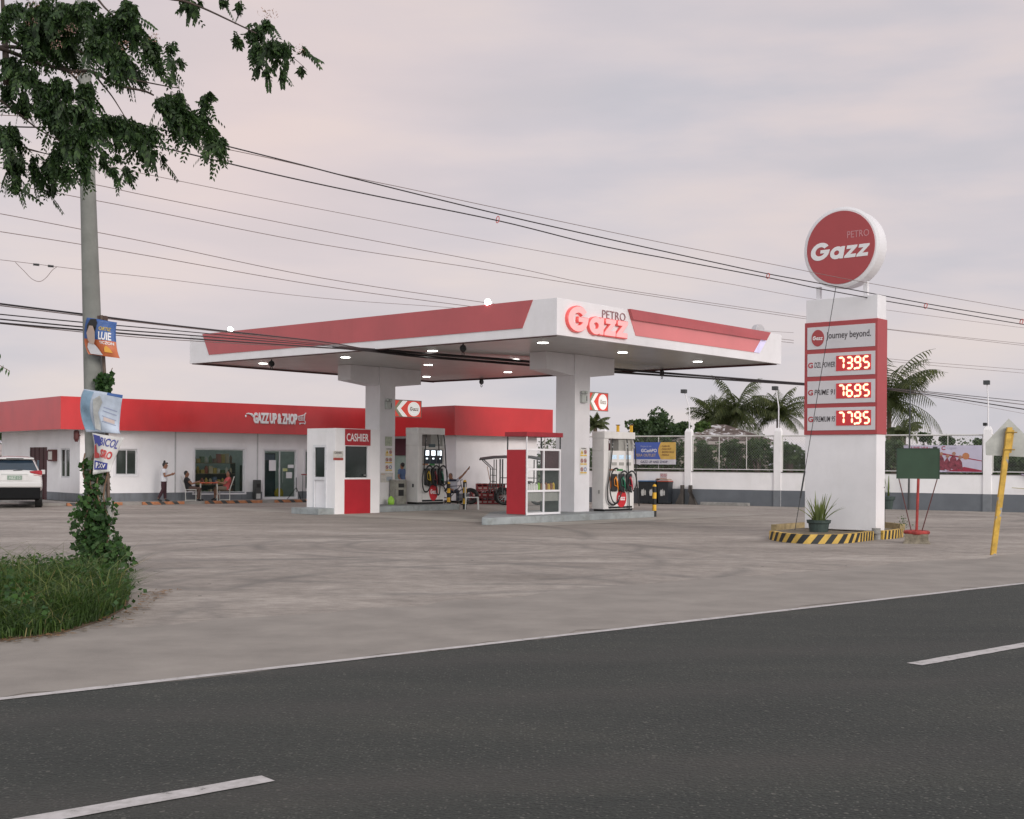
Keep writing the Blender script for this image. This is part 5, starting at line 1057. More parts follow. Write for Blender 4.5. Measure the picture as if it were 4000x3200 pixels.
# ---------------------------------------------------------------- boundary wall
WF = Frame(G(2620, 1969, 0), 119.6)
xL, xR = -6.2, 24.0
bw_ = thing('boundary_wall', 'long white boundary wall with dark grey base and white posts', 'wall', WF.w(0, 0, 0), WF.rz)
bx(xL, xR, 0, .15, 0, 1.38).build('wall', wallw, bw_); bx(xL, xR, -.006, -.0005, 0, .66).build('grey_base', M('base_grey', (.13, .14, .16), .8, .12, 1.2), bw_)
posts = [-5.9, -3.2, .63, 4.53, 8.6+.1, 12.66, 16.7, 20.7]; posts = [-3.4, .63, 4.53, 12.66, 16.7, 20.7]
for p in posts:
    m = MB(); m.box(p, p+.3, -.04, .22, 0, 3.08); m.loft([[(p+.15+a*.15, .09+b_*.13, 3.08) for a, b_ in ((-1, -1), (1, -1), (1, 1), (-1, 1))], [(p+.15+a*.09, .09+b_*.08, 3.22) for a, b_ in ((-1, -1), (1, -1), (1, 1), (-1, 1))]]); m.build('post', wallw, bw_, .006)
    bx(p-.003, p+.303, -.045, -.0405, 0, .66).build('post_base', M('base_grey2', (.17, .18, .2), .8), bw_)
edges = [(xL, posts[0])]+[(posts[i]+.3, posts[i+1]) for i in range(len(posts)-1)]+[(posts[-1]+.3, xR)]
def meshmat():
    m = bpy.data.materials.new('chain_link'); m.use_nodes = True; t = m.node_tree; p = t.nodes['Principled BSDF']
    tcn = N(t, 'ShaderNodeTexCoord'); s = N(t, 'ShaderNodeSeparateXYZ'); L(t, tcn.outputs['Object'], s.inputs[0])
    d1 = mth(t, 'ADD', s.outputs[0], s.outputs[2]); d2 = mth(t, 'SUBTRACT', s.outputs[0], s.outputs[2]); k = 1/.11
    f = [mth(t, 'LESS_THAN', mth(t, 'ABSOLUTE', mth(t, 'SUBTRACT', mth(t, 'FRACT', mth(t, 'MULTIPLY', d, k)), .5)), .03) for d in (d1, d2)]
    a = mth(t, 'MAXIMUM', f[0], f[1]); L(t, a, p.inputs['Alpha']); p.inputs['Base Color'].default_value = (.3, .3, .29, 1); p.inputs['Roughness'].default_value = .5; return m
cl_ = meshmat()
for i, (a, b_) in enumerate(edges):
    rl = MB(); rl.tube([(a, .08, 2.9), (b_, .08, 2.9)], .03, 8); rl.tube([(a, .08, 1.5), (b_, .08, 1.5)], .02, 8); rl.tube([(a+.03, .08, 1.47), (a+.03, .08, 2.9)], .025, 8); rl.tube([(b_-.03, .08, 1.47), (b_-.03, .08, 2.9)], .025, 8)
    n = max(1, round((b_-a)/1.35))
    for k in range(1, n): xx = a+(b_-a)*k/n; rl.tube([(xx, .08, 1.5), (xx, .08, 2.9)], .017, 6)
    o = rl.build('rail', M('rail_white', (.6, .58, .56), .5), bw_); MB().add([(a, .085, 1.5), (b_, .085, 1.5), (b_, .085, 2.9), (a, .085, 2.9)], [(0, 1, 2, 3)]).build('wire_mesh', cl_, bw_)
    bx(a, b_, -.02, .16, 1.385, 1.415).build('coping', M('coping_dark', (.12, .11, .1), .8), bw_)
# lamp poles on the posts
for (px, py, p, lean, lab) in ((2674, 1531, .63, -.28, 'thin bent white lamp pole on the wall post right of the blue banner'), (3030, 1519, 4.53, -.03, 'thin white lamp pole on the wall post in front of the palms'), (3856, 1497, 12.66, 0, 'thin white lamp pole on the wall post behind the diamond road sign')):
    xx, zt_ = WF.fr(px, py, .1); t = thing('lamp_pole', lab, 'lamp', WF.w(p+.15, .1, 3.2), WF.rz, 'lamp poles on the boundary wall'); h = zt_-3.2
    MB().tube([(0, 0, 0), (0, 0, h*.55), (xx-p-.15, 0, h)], [.03, .025, .02], 8).build('pole', white, t); m = MB(); m.box(xx-p-.15-.12, xx-p-.15+.1, -.16, .06, h-.06, h+.1); m.build('lamp_head', dgrey, t, .01)
t = thing('security_camera', 'small black camera on top of the right wall post', 'camera', WF.w(12.72, .05, 3.22), WF.rz); bx(-.08, .06, -.08, .05, .02, .14).build('body', black, t, .02); MB().tube([(0, 0, 0), (.2, 0, -.02)], .015, 6).build('arm', white, t)
# banners on the mesh
x0_, z1_ = WF.fr(2477, 1728, -.05); x1_, z0_ = WF.fr(2640, 1815, -.05)
x0_ -= .15
gb = thing('shop_banner', 'blue and yellow printed banner tied to the wall mesh beside the right pump', 'banner', WF.w(x0_, -.05, z0_), WF.rz); bwid = x1_-x0_; bh_ = z1_-z0_
bx(0, bwid, 0, .012, 0, bh_).build('sheet', M('banner_blue', (.07, .12, .42), .5, .08, 3), gb)
MB().prism([(bwid*.61+.1*bwid*(1-math.sin(a))-.02*bwid, bh_*.23+bh_*.77*(a+PI/2)/PI) for a in np.linspace(-PI/2, PI/2, 12)][::1]+[(bwid, bh_), (bwid, bh_*.23)], -.003, 0) if False else None
arcp = [(bwid*(.67-.06*math.cos(a)), bh_*.23+bh_*.77*(a+PI/2)/PI) for a in np.linspace(-PI/2, PI/2, 12)]
MB().prism([(bwid-.0, bh_*.23)]+arcp+[(bwid, bh_)], -.003, -.0005).build('yellow_area', M('banner_yellow', (.6, .38, .1), .5), gb)
bx(0, bwid, -.004, -.0006, 0, bh_*.228).build('white_strip', M('banner_white2', (.6, .58, .64), .5), gb)
text('GAZZ UP AND ZHOP', 'banner_print', M('navy_print', (.03, .03, .1), .5), gb, (bwid*.22, bwid*.82, bh_*.06, bh_*.17), -.006, .001, .02)
text('GCashPO', 'banner_print', textw, gb, (bwid*.23, bwid*.58, bh_*.55, bh_*.7), -.006, .001, .02); text('Kaya at sa', 'banner_print', M('pale_blue_print2', (.4, .42, .6), .5), gb, (bwid*.22, bwid*.46, bh_*.76, bh_*.86), -.006, .001); text('PERA OUTLET', 'banner_print', M('tan_print', (.5, .38, .25), .5), gb, (bwid*.1, bwid*.56, bh_*.35, bh_*.48), -.006, .001, .02)
for k, s in enumerate(('- CASH IN', '- CASH OUT', '- BAYAD BILLS', '- PADALA')): text(s, 'banner_print', M('brown_print', (.15, .06, .03), .5), gb, (bwid*.67, bwid*(.86, .9, .96, .85)[k], bh_*(.78-.13*k), bh_*(.86-.13*k)), -.006, .001, .015)
x0_, z1_ = WF.fr(3530, 1740, -.05); x1_, z0_ = WF.fr(3835, 1846, -.05); bwid = x1_-x0_; bh_ = z1_-z0_
lb_ = thing('sports_banner', 'pale lilac printed banner with dark red players on the wall mesh behind the green board', 'banner', WF.w(x0_, -.05, z0_), WF.rz)
bx(0, bwid, 0, .012, 0, bh_).build('sheet', M('lilac', (.5, .46, .58), .5, .08, 2), lb_)
text('LIVE VIA:', 'banner_print', M('crimson_print', (.3, .02, .05), .5), lb_, (bwid*.1, bwid*.34, bh_*.83, bh_*.95), -.004, .001, .025); text('C', 'banner_print', M('crimson_print', ()), lb_, (bwid*.49, bwid*.54, bh_*.82, bh_*.97), -.004, .001, .03); text('Cignal', 'banner_print', M('faint_print', (.38, .35, .45), .5), lb_, (bwid*.56, bwid*.68, bh_*.83, bh_*.95), -.004, .001)
bx(bwid*.38, bwid*.44, -.004, -.001, bh_*.86, bh_*.95).build('print_box', dgrey, lb_)
crim = M('crimson_print', ())
m = MB(); m.prism([(.0, bh_*.74), (bwid*.4, bh_*.78), (bwid*.6, bh_*.66), (bwid, bh_*.44), (bwid, bh_*.41), (bwid*.6, bh_*.6), (bwid*.4, bh_*.7), (0, bh_*.6)], -.004, -.001); m.prism([(bwid*.55, bh_*.03), (bwid*.78, bh_*.2), (bwid, bh_*.08), (bwid, bh_*.02)], -.004, -.001); m.build('print_stripe', crim, lb_)
m = MB()
for k, (u, v, s) in enumerate(((.4, .35, .16), (.48, .5, .17), (.56, .36, .2), (.64, .5, .17), (.71, .38, .15), (.34, .42, .13), (.52, .25, .14))): m.prism([(bwid*u-.14, bh_*.06+.03*k), (bwid*u+.16, bh_*.06), (bwid*u+.12, bh_*v), (bwid*u+.02, bh_*(v+s)), (bwid*u-.12, bh_*v)], -.005-.0008*k, -.0012)
m.build('print_figures', M('player_print', (.2, .04, .06), .5, .7, 7), lb_)
m = MB()
for k, (u, v) in enumerate(((.41, .55), (.49, .68), (.57, .6), (.65, .69), (.73, .56))): m.disc(bwid*u, bh_*v, .07, -.012, -.0105, 12)
m.build('print_faces', M('face_print', (.35, .18, .13), .6, .3, 12), lb_); MB().disc(bwid*.8, bh_*.6, .13, -.006, -.001, 16).build('print_ball', M('ball_print', (.45, .18, .08), .5), lb_)
t = thing('drooping_banner', 'crumpled white and purple banner drooping over the wall at the right edge', 'banner', WF.w(14.0, -.08, 0), WF.rz)
zz_ = 1.44; m = MB()
m.loft([[(x, yy, z) for x, z in pts] for yy, pts in ((-.02, ((.0, zz_), (1.6, zz_-.02), (1.75, .9), (.95, .72), (.5, 1.15))), (.0, ((.0, zz_), (1.6, zz_-.02), (1.75, .9), (.95, .72), (.5, 1.15))))]); m.build('sheet', M('purple_white_cloth', (.4, .33, .45), .7, .8, 3.5), t); MB().tube([(-.3, -.06, .92), (1.7, -.06, .78)], .015, 6).build('string', M('pale_rope', (.5, .45, .3), .7), t)
x0_, z1_ = WF.fr(2579, 1850, -.01); t = thing('no_smoking_sign', 'faded red and white sign on the white wall above the wheeled bins', 'sign', WF.w(x0_, -.012, 1.02), WF.rz); bx(0, .32, 0, .01, 0, .3).build('sheet', M('sign_pale', (.6, .53, .55), .5), t); text('NO', 'sign_print', M('faded_red_print', (.45, .12, .14), .5), t, (.02, .15, .14, .27), -.002, .001, .02); text('SMOKING', 'sign_print', M('faded_red_print', ()), t, (.02, .3, .02, .1), -.002, .001, .01)
m = MB(); m.tube([(.235+.05*math.cos(a), -.003, .205+.05*math.sin(a)) for a in np.linspace(0, 2*PI, 17)], .008, 5); m.tube([(.2, -.003, .24), (.27, -.003, .17)], .006, 5); m.build('pictogram', M('faded_red_print', ()), t)
# wheeled bins
binb = M('bin_black', (.02, .024, .03), .5)
def wbin(px, px2, lidc, lab, lidh=.0):
    a = WF.fr(px, 1965, -.5)[0]; b_ = WF.fr(px2, 1965, -.5)[0]; w_ = b_-a; t = thing('wheeled_bin', lab, 'bin', WF.w((a+b_)/2, -.38, 0), WF.rz, 'wheeled bins by the boundary wall'); h = .92
    m = MB(); m.loft([[(x*w_*.5*s, y*.26*s, z) for x, y in ((-1, -1), (1, -1), (1, 1), (-1, 1))] for s, z in ((.84, .04), (1, h), (1.05, h), (1.05, h+.03))]); m.build('body', binb, t, .02); bx(-w_*.53, w_*.53, -.28, .27, h+.03, h+.08).build('lid', lidc, t, .02)
    m = MB(); m.prism([(-.1, .35), (0, .35), (.03, .5), (.0, .66), (-.04, .6), (-.09, .62), (-.12, .5)], -.262, -.258); m.prism([(.03, .38), (.1, .38), (.1, .55), (.05, .62)], -.262, -.258); m.build('bin_logo', M('bin_logo_grey', (.5, .5, .5), .5), t)
    m = MB(); wheel(m, (-w_*.4, .22, .07), .05, (1, 0, 0), 14, .022); wheel(m, (w_*.4, .22, .07), .05, (1, 0, 0), 14, .022); m.build('wheels', black, t)
wbin(2498, 2540, M('lid_blue', (.08, .2, .4), .4), 'black wheeled bin with blue lid, leftmost by the wall')
wbin(2536, 2566, M('lid_blue2', (.05, .14, .3), .4), 'black wheeled bin with dark blue lid between the other two bins')
wbin(2571, 2615, M('lid_red', (.4, .08, .05), .4), 'black wheeled bin with red lid, rightmost by the wall')
a = WF.fr(2580, 1900, -.5)[0]; t = thing('cardboard_sheet', 'flattened brown cardboard lying over the red lidded bin', 'cardboard', WF.w(a+.1, -.42, 1.01), WF.rz); m = MB(); m.loft([[(-.3, -.25, .0), (-.2, -.25, .09), (.3, -.25, .05), (.3, -.25, .02), (-.2, -.25, .06)], [(-.3, .2, .0), (-.2, .2, .09), (.3, .2, .05), (.3, .2, .02), (-.2, .2, .06)]]); m.build('sheet', M('cardboard', (.35, .25, .18), .8), t)
for (px, s_, lab) in ((2668, 1, 'dark stained wedge shaped buttress left of the first wall post'), (2700, -1, 'dark stained wedge shaped buttress right of the first wall post')):
    xx = WF.fr(px, 1960, -.1)[0]; t = thing('buttress', lab, 'buttress', WF.w(xx, -.02, 0), WF.rz, 'dark wedges at the wall post'); MB().prism([(-.28 if s_ > 0 else -.06, 0), (.06 if s_ > 0 else .3, 0), (.06*s_, .55), (.04*s_, .82), (-.04*s_, .82), (-.04*s_, .5)], -.3, -.05).build('wedge', M('stained_dark', (.07, .06, .055), .85, .35, 5), t)
xx = WF.fr(2737, 1965, -.4)[0]; xe_ = WF.fr(2922, 1965, -.4)[0]; t = thing('concrete_slab', 'long low concrete slab lying at the foot of the boundary wall', 'slab', WF.w(xx, -.45, 0), WF.rz); bx(0, xe_-xx, 0, .3, 0, .13).build('slab', conc, t, .01)
# thin utility pole behind the green board
xx = WF.fr(3551, 1900, -.1)[0]; t = thing('thin_pole', 'thin dark pole standing in front of the boundary wall left of the green board', 'pole', WF.w(xx, -.15, 0), WF.rz); MB().tube([(0, 0, 0), (.03, 0, WF.fr(3551, 1505, -.1)[1])], [.04, .025], 8).build('pole', dgrey, t)
# fence panel poles beside right pump
for i, (px, lab) in enumerate(((2413, 'yellow pole of the rack behind the right pump, left one'), (2465, 'yellow pole of the rack behind the right pump, right one'))):
    xx = WF.fr(px, 1800, -1.2)[0]; t = thing('yellow_pole', lab, 'pole', WF.w(xx, -1.2, 0), WF.rz, 'yellow poles behind the pump'); zt_ = WF.fr(px, 1662, -1.2)[1]; bx(-.05, .05, -.05, .05, 0, zt_).build('pole', yellow, t); bx(-.08, .08, -.06, .06, zt_, zt_+.03).build('cap', brown, t)
xx = WF.fr(2410, 1740, -1.1)[0]; t = thing('script_sign', 'dark maroon sign with pale curly lettering seen through the right pump', 'sign', WF.w(xx-1.15, -1.1, 2.0), WF.rz); bx(0, 1.05, 0, .03, 0, .9).build('board', M('dark_maroon', ()), t); text('b uyo', 'sign_print', textw, t, (.2, .95, .5, .8), -.004, .002, .03); text('co', 'sign_print', textw, t, (.3, .75, .12, .4), -.004, .002, .03)
for p_ in (.1, .95): bx(p_-.03, p_+.03, .03, .08, -2.0, .9).build('post', dgrey, t)

# ---------------------------------------------------------------- utility pole, pipe, tarpaulin posters
PB = G(388, 2232); PY = float(PB[1])
def pole_c(z):
    pb = at(388, 2232, PY); ptp = at(322, 4, PY); f = (z-0)/(ptp.z); return Vector((PB[0]+(ptp.x-PB[0])*f, PY, z))
ztop = at(322, 4, PY).z
up_ = thing('utility_pole', 'tall leaning concrete utility pole wrapped in vines at its foot', 'pole', pole_c(0))
o0p = pole_c(0); m = MB(); K = 14
pts = [pole_c(ztop*i/K)-o0p for i in range(K+1)]+[pole_c(ztop+.05)-o0p]; m.tube(pts, [.175-.09*i/K for i in range(K+1)]+[.05], 28)
pmat = M('pole_concrete', (.24, .24, .225), .85, .22, 2.2, .25, 60); m.build('pole', pmat, up_, smooth=True)
m = MB(); pp = []
for (px, py) in ((396, 1232), (405, 1400), (412, 1520), (418, 1700), (424, 1950)): pp.append(at(px, py, PY-.08)-o0p)
m.tube(pp, .026, 8); m.build('pipe', M('rusty_pipe', (.12, .08, .06), .6, .3, 8), up_); m = MB(); m.tube([at(424, 1950, PY-.08)-o0p, at(430, 2120, PY-.08)-o0p], .05, 10); m.build('conduit', M('pale_conduit', (.42, .4, .39), .6, .15, 4), up_)
m = MB(); rr_ = .155
for zq in (at(0, 1238, PY).z,): m.box(-.03+pole_c(zq).x-o0p.x+.13, .04+pole_c(zq).x-o0p.x+.2, -.08, .02, zq-.12, zq+.02)
m.build('cable_bracket', M('rust_brown', (.1, .06, .05), .7), up_)
def tarp(name, lab, TL, TR, BR, BL, bl, br, Yd, col, bulge=.06):
    t = thing(name, lab, 'poster', at(*BL, Yd), 0, 'tarpaulin posters tied to the utility pole'); O_ = at(*BL, Yd)
    A = [at(*p, Yd) for p in (TL, TR, BR, BL)]; cl = at(*bl, Yd); cr2 = at(*br, Yd)
    def surf(u, v, off=0.):
        w0 = 1-(2*v-1)**2; l = A[3].lerp(A[0], v)+(cl-A[3].lerp(A[0], .5))*w0; r = A[2].lerp(A[1], v)+(cr2-A[2].lerp(A[1], .5))*w0
        p = l.lerp(r, u); p.y += -.05-bulge*math.sin(PI*u)*.6+.03*math.sin(5*u+4*v)+.012*math.sin(11*u-7*v)-off; return p-O_
    def patch(nm, u0, u1, v0, v1, off, mat, parent=t, shape=None, n=12):
        m = MB(); 
        if shape: 
            c = surf(*shape[0], off); vs = [surf(p[0], p[1], off) for p in shape]; m.add(vs, [tuple(range(len(vs)))])
        else: m.add([surf(u0+(u1-u0)*i/n, v0+(v1-v0)*j/n, off) for j in range(n+1) for i in range(n+1)], [(j*(n+1)+i, j*(n+1)+i+1, (j+1)*(n+1)+i+1, (j+1)*(n+1)+i) for j in range(n) for i in range(n)])
        return m.build(nm, mat, parent, thick=.004 if nm == 'sheet' else 0, smooth=True)
    fm = lambda off: (lambda a, b_, c: surf(a, b_, off+c))
    sh = patch('sheet', 0, 1, 0, 1, 0, col, n=18); return t, sh, patch, fm
tb = M('tarp_blue', (.05, .12, .35), .5, .1, 3); tor = M('tarp_orange', (.5, .13, .05), .5, .35, 2.5); tw = M('tarp_white', (.6, .58, .62), .5, .12, 4); tsk = M('tarp_skin', (.5, .38, .33), .5, .1, 6)
Yt = PY-.24
t, sh, patch, fm = tarp('tarpaulin_poster', 'blue and orange poster with a printed portrait, highest on the utility pole', (347, 1243), (461, 1261), (476, 1402), (351, 1385), (331, 1316), (455, 1330), Yt, tb)
patch('orange_area', 0, 1, 0, .45, .006, tor); 
patch('portrait_shirt', 0, 0, 0, 0, .03, tw, shape=[(.08, .02), (.5, .02), (.42, .22), (.3, .36), (.14, .34), (.07, .2)]); patch('portrait_hair', 0, 0, 0, 0, .036, hair, shape=[(.12, .62), (.42, .62), (.44, .9), (.36, .99), (.16, .98), (.1, .8)])
patch('portrait_face', 0, 0, 0, 0, .045, tsk, shape=[(.16, .4), (.2, .33), (.32, .3), (.4, .42), (.42, .66), (.34, .8), (.2, .8), (.13, .6)])
text('LUIE', 'poster_print', textw, sh, (.5, .88, .46, .68), fmap=fm(.01), bold=.03); text('ORTIZ', 'poster_print', M('poster_gold', (.6, .42, .06), .5), sh, (.5, .86, .72, .82), fmap=fm(.01), bold=.02); text('TICZON', 'poster_print', textw, sh, (.52, .94, .34, .42), fmap=fm(.01), bold=.02)
patch('orange_mark', 0, 0, 0, 0, .02, M('tarp_amber', (.7, .35, .06), .5), shape=[(.6, .12), (.85, .12), (.8, .24), (.72, .31), (.64, .24)])
t, sh, patch, fm = tarp('tarpaulin_poster', 'faded pale blue tarpaulin with hardly legible print, middle of the utility pole', (336, 1521), (484, 1544), (479, 1695), (341, 1688), (315, 1590), (469, 1650), Yt-.02, M('tarp_faded', (.4, .45, .55), .6, .25, 3.5), .1)
patch('blue_stain', .02, .3, .05, .97, .006, M('tarp_sky', (.22, .33, .45), .6, .35, 4)); patch('blue_edge', .62, 1, .955, 1, .006, tb)
patch('pale_figure', 0, 0, 0, 0, .02, M('tarp_figure', (.42, .42, .42), .6, .3, 6), shape=[(.34, .1), (.5, .06), (.58, .3), (.52, .55), (.58, .8), (.48, .92), (.36, .8), (.4, .5)])
for k, v in enumerate((.7, .62, .5, .36)): patch('print_line', .62, .93, v, v+.022, .008, M('print_faded_blue', (.25, .28, .4), .6))
patch('print_patch', .66, .9, .4, .5, .008, M('print_faded_pink', (.5, .4, .38), .6))
t, sh, patch, fm = tarp('tarpaulin_poster', 'torn white poster with blue and red lettering, lowest on the utility pole', (367, 1692), (489, 1711), (440, 1842), (366, 1854), (370, 1765), (452, 1790), Yt, M('tarp_white2', (.6, .58, .58), .6, .1, 4))
bl_ = M('poster_ink_blue', (.05, .06, .27), .5, .1, 8); rd_ = M('poster_ink_red', (.5, .06, .06), .5, .1, 8)
text('BICOL', 'poster_print', bl_, sh, (.32, .93, .73, .93), fmap=fm(.008), bold=.02); text('SRO', 'poster_print', rd_, sh, (.38, .88, .42, .64), fmap=fm(.008), bold=.04)
patch('blue_block', 0, 0, 0, 0, .02, bl_, shape=[(.05, .97), (.28, .95), (.4, .74), (.3, .68), (.18, .76), (.08, .7)]); patch('red_block', 0, 0, 0, 0, .02, rd_, shape=[(.05, .66), (.14, .72), (.2, .52), (.34, .5), (.36, .4), (.05, .36)])
patch('blue_strip', .06, .8, .1, .31, .01, bl_); text('P.XV', 'poster_print', textw, sh, (.14, .72, .14, .27), fmap=fm(.016), bold=.03)
ivy = leafmat('ivy_leaf', (.04, .09, .03), .6)
def leafcloud(name, ell, n, size, mat, parent=None, origin=(0, 0, 0), asp=.6, droop=0., shell=.5):
    vol = np.array([e[3]*e[4]*e[5] for e in ell])**.75; idx = rng.choice(len(ell), n, p=vol/vol.sum()); E_ = np.array(ell)[idx]
    d = rdir(n); r = rng.random(n)**(1/3.); r = r*(1-shell)+shell*(.72+.33*rng.random(n)) if shell else r
    cen = E_[:, :3]+d*E_[:, 3:6]*r[:, None]-np.array(origin)
    U = rdir(n); nrm = d*.6+rdir(n)*.8; nrm /= np.linalg.norm(nrm, axis=1)[:, None]
    V = np.cross(nrm, U); V /= np.linalg.norm(V, axis=1)[:, None]+1e-9
    if droop: V = V*(1-droop)+np.array([0, 0, -1])*droop; V /= np.linalg.norm(V, axis=1)[:, None]
    U = np.cross(V, nrm); U /= np.linalg.norm(U, axis=1)[:, None]+1e-9; s = size*(.6+.8*rng.random(n))[:, None]
    return quads(name, cen, U*s*asp, V*s, mat, parent)
vn = thing('climbing_vine', 'leafy green vine climbing the foot of the concrete utility pole', 'vine', pole_c(0))
el = []
for i in range(26):
    z = .1+1.5*(i/25); px_ = pole_c(z); w_ = .15+.12*max(0, 1-z/1.0); el.append((px_.x+random.uniform(-.05, .08), PY-.12+random.uniform(-.1, .1), z, w_, .22, .16))
for (dx, z, rx) in ((.06, .75, .2), (.14, .5, .26), (-.12, .42, .22), (.24, .28, .3), (0, .2, .4), (.36, .12, .26), (-.27, .72, .08), (-.2, .95, .08), (.2, .9, .1)): el.append((PB[0]+dx, PY-.2, z, rx, .35, .22))
leafcloud('leaves', el, 2900, .08, ivy, vn, pole_c(0), .95, .35, .4)
m = MB(); 
for k in range(4): m.tube([(.1*k-.1+.04*math.sin(z*7+k)-.12*z*.3, -.2, z) for z in np.linspace(0, 1.8, 12)], .012, 5)
m.build('stem', brown, vn)
vn2 = thing('vine_sprig', 'small sprig of vine leaves between the two upper posters on the pole', 'vine', at(400, 1520, PY-.2)); oo = at(400, 1520, PY-.2)
el = [tuple(at(px, py, PY-.22))+(r, .08, r) for px, py, r in ((395, 1500, .13), (405, 1480, .1), (425, 1478, .05), (430, 1490, .06), (415, 1520, .09), (438, 1460, .03))]
leafcloud('leaves', el, 260, .075, ivy, vn2, oo, .95, .3, .3); MB().tube([(0, 0, 0), (.1, 0, .2), (.15, 0, .32)], .006, 5).build('stem', brown, vn2)
# roadside grass
gp = [G(-420, 2560), G(0, 2508), G(230, 2480), G(400, 2428), G(490, 2380), G(510, 2335), G(460, 2292), G(330, 2264), G(0, 2268), G(-420, 2280)]
gp = np.array(gp)
def inside(P, poly):
    x, y = P[:, 0], P[:, 1]; c = np.zeros(len(P), bool); j = len(poly)-1
    for i in range(len(poly)):
        xi, yi = poly[i]; xj, yj = poly[j]; c ^= ((yi > y) != (yj > y)) & (x < (xj-xi)*(y-yi)/(yj-yi+1e-12)+xi); j = i
    return c
m = MB(); m.add([(p[0]*1.0, p[1]*1.0, .006) for p in gp*1.0], [tuple(range(len(gp)))]); tag(m.build('verge_soil', M('verge_soil_mat', (.13, .085, .055), .95, .5, 7, .5, 20)), kind='structure')
def blades(name, n, hgt, mat, shrink, wid):
    cand = rng.random((n*4, 2))*(gp.max(0)-gp.min(0))+gp.min(0); c0 = gp.mean(0); cand = cand[inside((cand-c0)/shrink+c0, gp)][:n]; k = len(cand)
    lean = rng.normal(size=(k, 2))*.42; h = hgt*(.45+.75*rng.random(k))*(.85+.45*np.sin(cand[:, 0]*3.1+cand[:, 1]*2.2)*np.sin(cand[:, 1]*4.3-cand[:, 0]*1.7))
    ed = np.clip(1.0-np.abs(((cand-c0)@np.array([.3, 1]))/(np.ptp(gp[:, 1])*.55)), .25, 1); h = h*ed**.6
    base_ = np.c_[cand, np.zeros(k)]; mid = base_+np.c_[lean*h[:, None]*.35, h*.55]; tip = base_+np.c_[lean*h[:, None]*1.5, h*(.95-.25*rng.random(k))]
    a = rng.random(k)*2*PI; s = np.c_[np.cos(a), np.sin(a), np.zeros(k)]*wid
    vs = np.stack([base_-s, base_+s, mid+s*.9, mid-s*.9, tip], 1).reshape(-1, 3); me = bpy.data.meshes.new(name)
    f = []; 
    for i in range(k): o = 5*i; f.append((o, o+1, o+2, o+3)); f.append((o+3, o+2, o+4))
    me.from_pydata(vs.tolist(), [], f); me.materials.append(mat); ob = bpy.data.objects.new(name, me); C.objects.link(ob); return tag(ob, kind='stuff')
blades('roadside_grass', 26000, .48, leafmat('grass_blade', (.05, .09, .026), .6), .97, .006)
blades('tall_grass', 1100, .78, leafmat('grass_blade_pale', (.1, .13, .05), .4), .85, .006)
el = []
while len(el) < 60:
    q_ = np.array([[random.uniform(*sorted((gp[:, 0].min(), gp[:, 0].max()))), random.uniform(gp[:, 1].min(), gp[:, 1].max())]])
    if inside((q_-gp.mean(0))/.85+gp.mean(0), gp)[0]: el.append((q_[0][0], q_[0][1], .18, .5, .4, .28))
ob = leafcloud('ground_creeper', el, 4500, .055, ivy, None, (0, 0, 0), .9, .1, .5); tag(ob, kind='stuff')
n = 500; lt = np.c_[rng.random((n, 1))*3.6-8.6, np.zeros((n, 1)), np.full((n, 1), .012)]
pe = np.array([G(x_, y_) for x_, y_ in ((-200, 2535), (0, 2512), (230, 2484), (420, 2432), (545, 2380), (600, 2330), (640, 2310))]); s_ = rng.random(n)*(len(pe)-1.001); i_ = s_.astype(int); pc_ = pe[i_]+(pe[i_+1]-pe[i_])*(s_-i_)[:, None]+rng.normal(size=(n, 2))*.09
tag(quads('leaf_litter', np.c_[pc_, np.full(n, .02)], np.c_[rng.normal(size=(n, 2)), np.zeros(n)]*.035, np.c_[rng.normal(size=(n, 2)), rng.normal(size=n)*.2]*.03, leafmat('dry_leaf', (.2, .12, .07), .6)), kind='stuff')

blades('dry_stalks', 420, .62, leafmat('dry_stalk', (.22, .18, .09), .4), .99, .004)
# ---------------------------------------------------------------- overhanging tree
fleaf = leafmat('tree_leaf', (.03, .06, .022), .75)
T0 = Vector((-8.3, 14.9, 0)); tr_ = thing('overhanging_tree', 'dark leafed tree with hanging leaf sprays reaching in over the utility pole', 'tree', T0)
def tp(px, py, Y=15.2): return at(px, py, Y)-T0
m = MB(); m.tube(smoothpts([(0, 0, 0), (.1, 0, 1.8), (.3, .1, 3.4), tp(-160, 300), tp(-150, 0)], 5), np.linspace(.24, .1, 21), 12); m.build('trunk', M('bark', (.11, .085, .07), .9, .3, 8, .6, 25), tr_, smooth=True)
m = MB(); bk = M('bark', ())
for pts, r in ((((-150, 200), (-20, 185), (150, 245), (280, 278), (360, 280), (450, 330), (560, 355), (600, 372)), .03), (((-150, 240), (0, 185), (120, 195), (200, 225), (290, 300), (330, 360)), .03), (((28, 330), (22, 200), (15, 100), (8, -60)), .05), (((300, -120), (385, 0), (430, 50), (500, 112), (555, 150)), .016), (((400, -150), (620, -20), (720, 5), (800, 35), (930, 96), (1000, 130)), .02), (((450, 300), (520, 312), (640, 335), (700, 345)), .013), (((0, 392), (80, 450), (150, 505), (250, 560), (330, 600)), .014), (((-80, 450), (60, 560), (140, 590), (220, 610)), .014), (((0, 120), (80, 170), (60, 40)), .03), (((360, 280), (400, 330), (440, 380), (490, 460)), .014), (((280, 180), (360, 230), (400, 260)), .012), (((1080, 190), (1150, 230), (1200, 275)), .006)):
    P_ = smoothpts([tuple(tp(a, b_, 15.2+.3*math.sin(a*.01))) for a, b_ in pts], 5); m.tube(P_, np.linspace(r, r*.35, len(P_)), 7)
m.build('branches', M('bark_dark', (.07, .05, .042), .9, .3, 8), tr_, smooth=True)
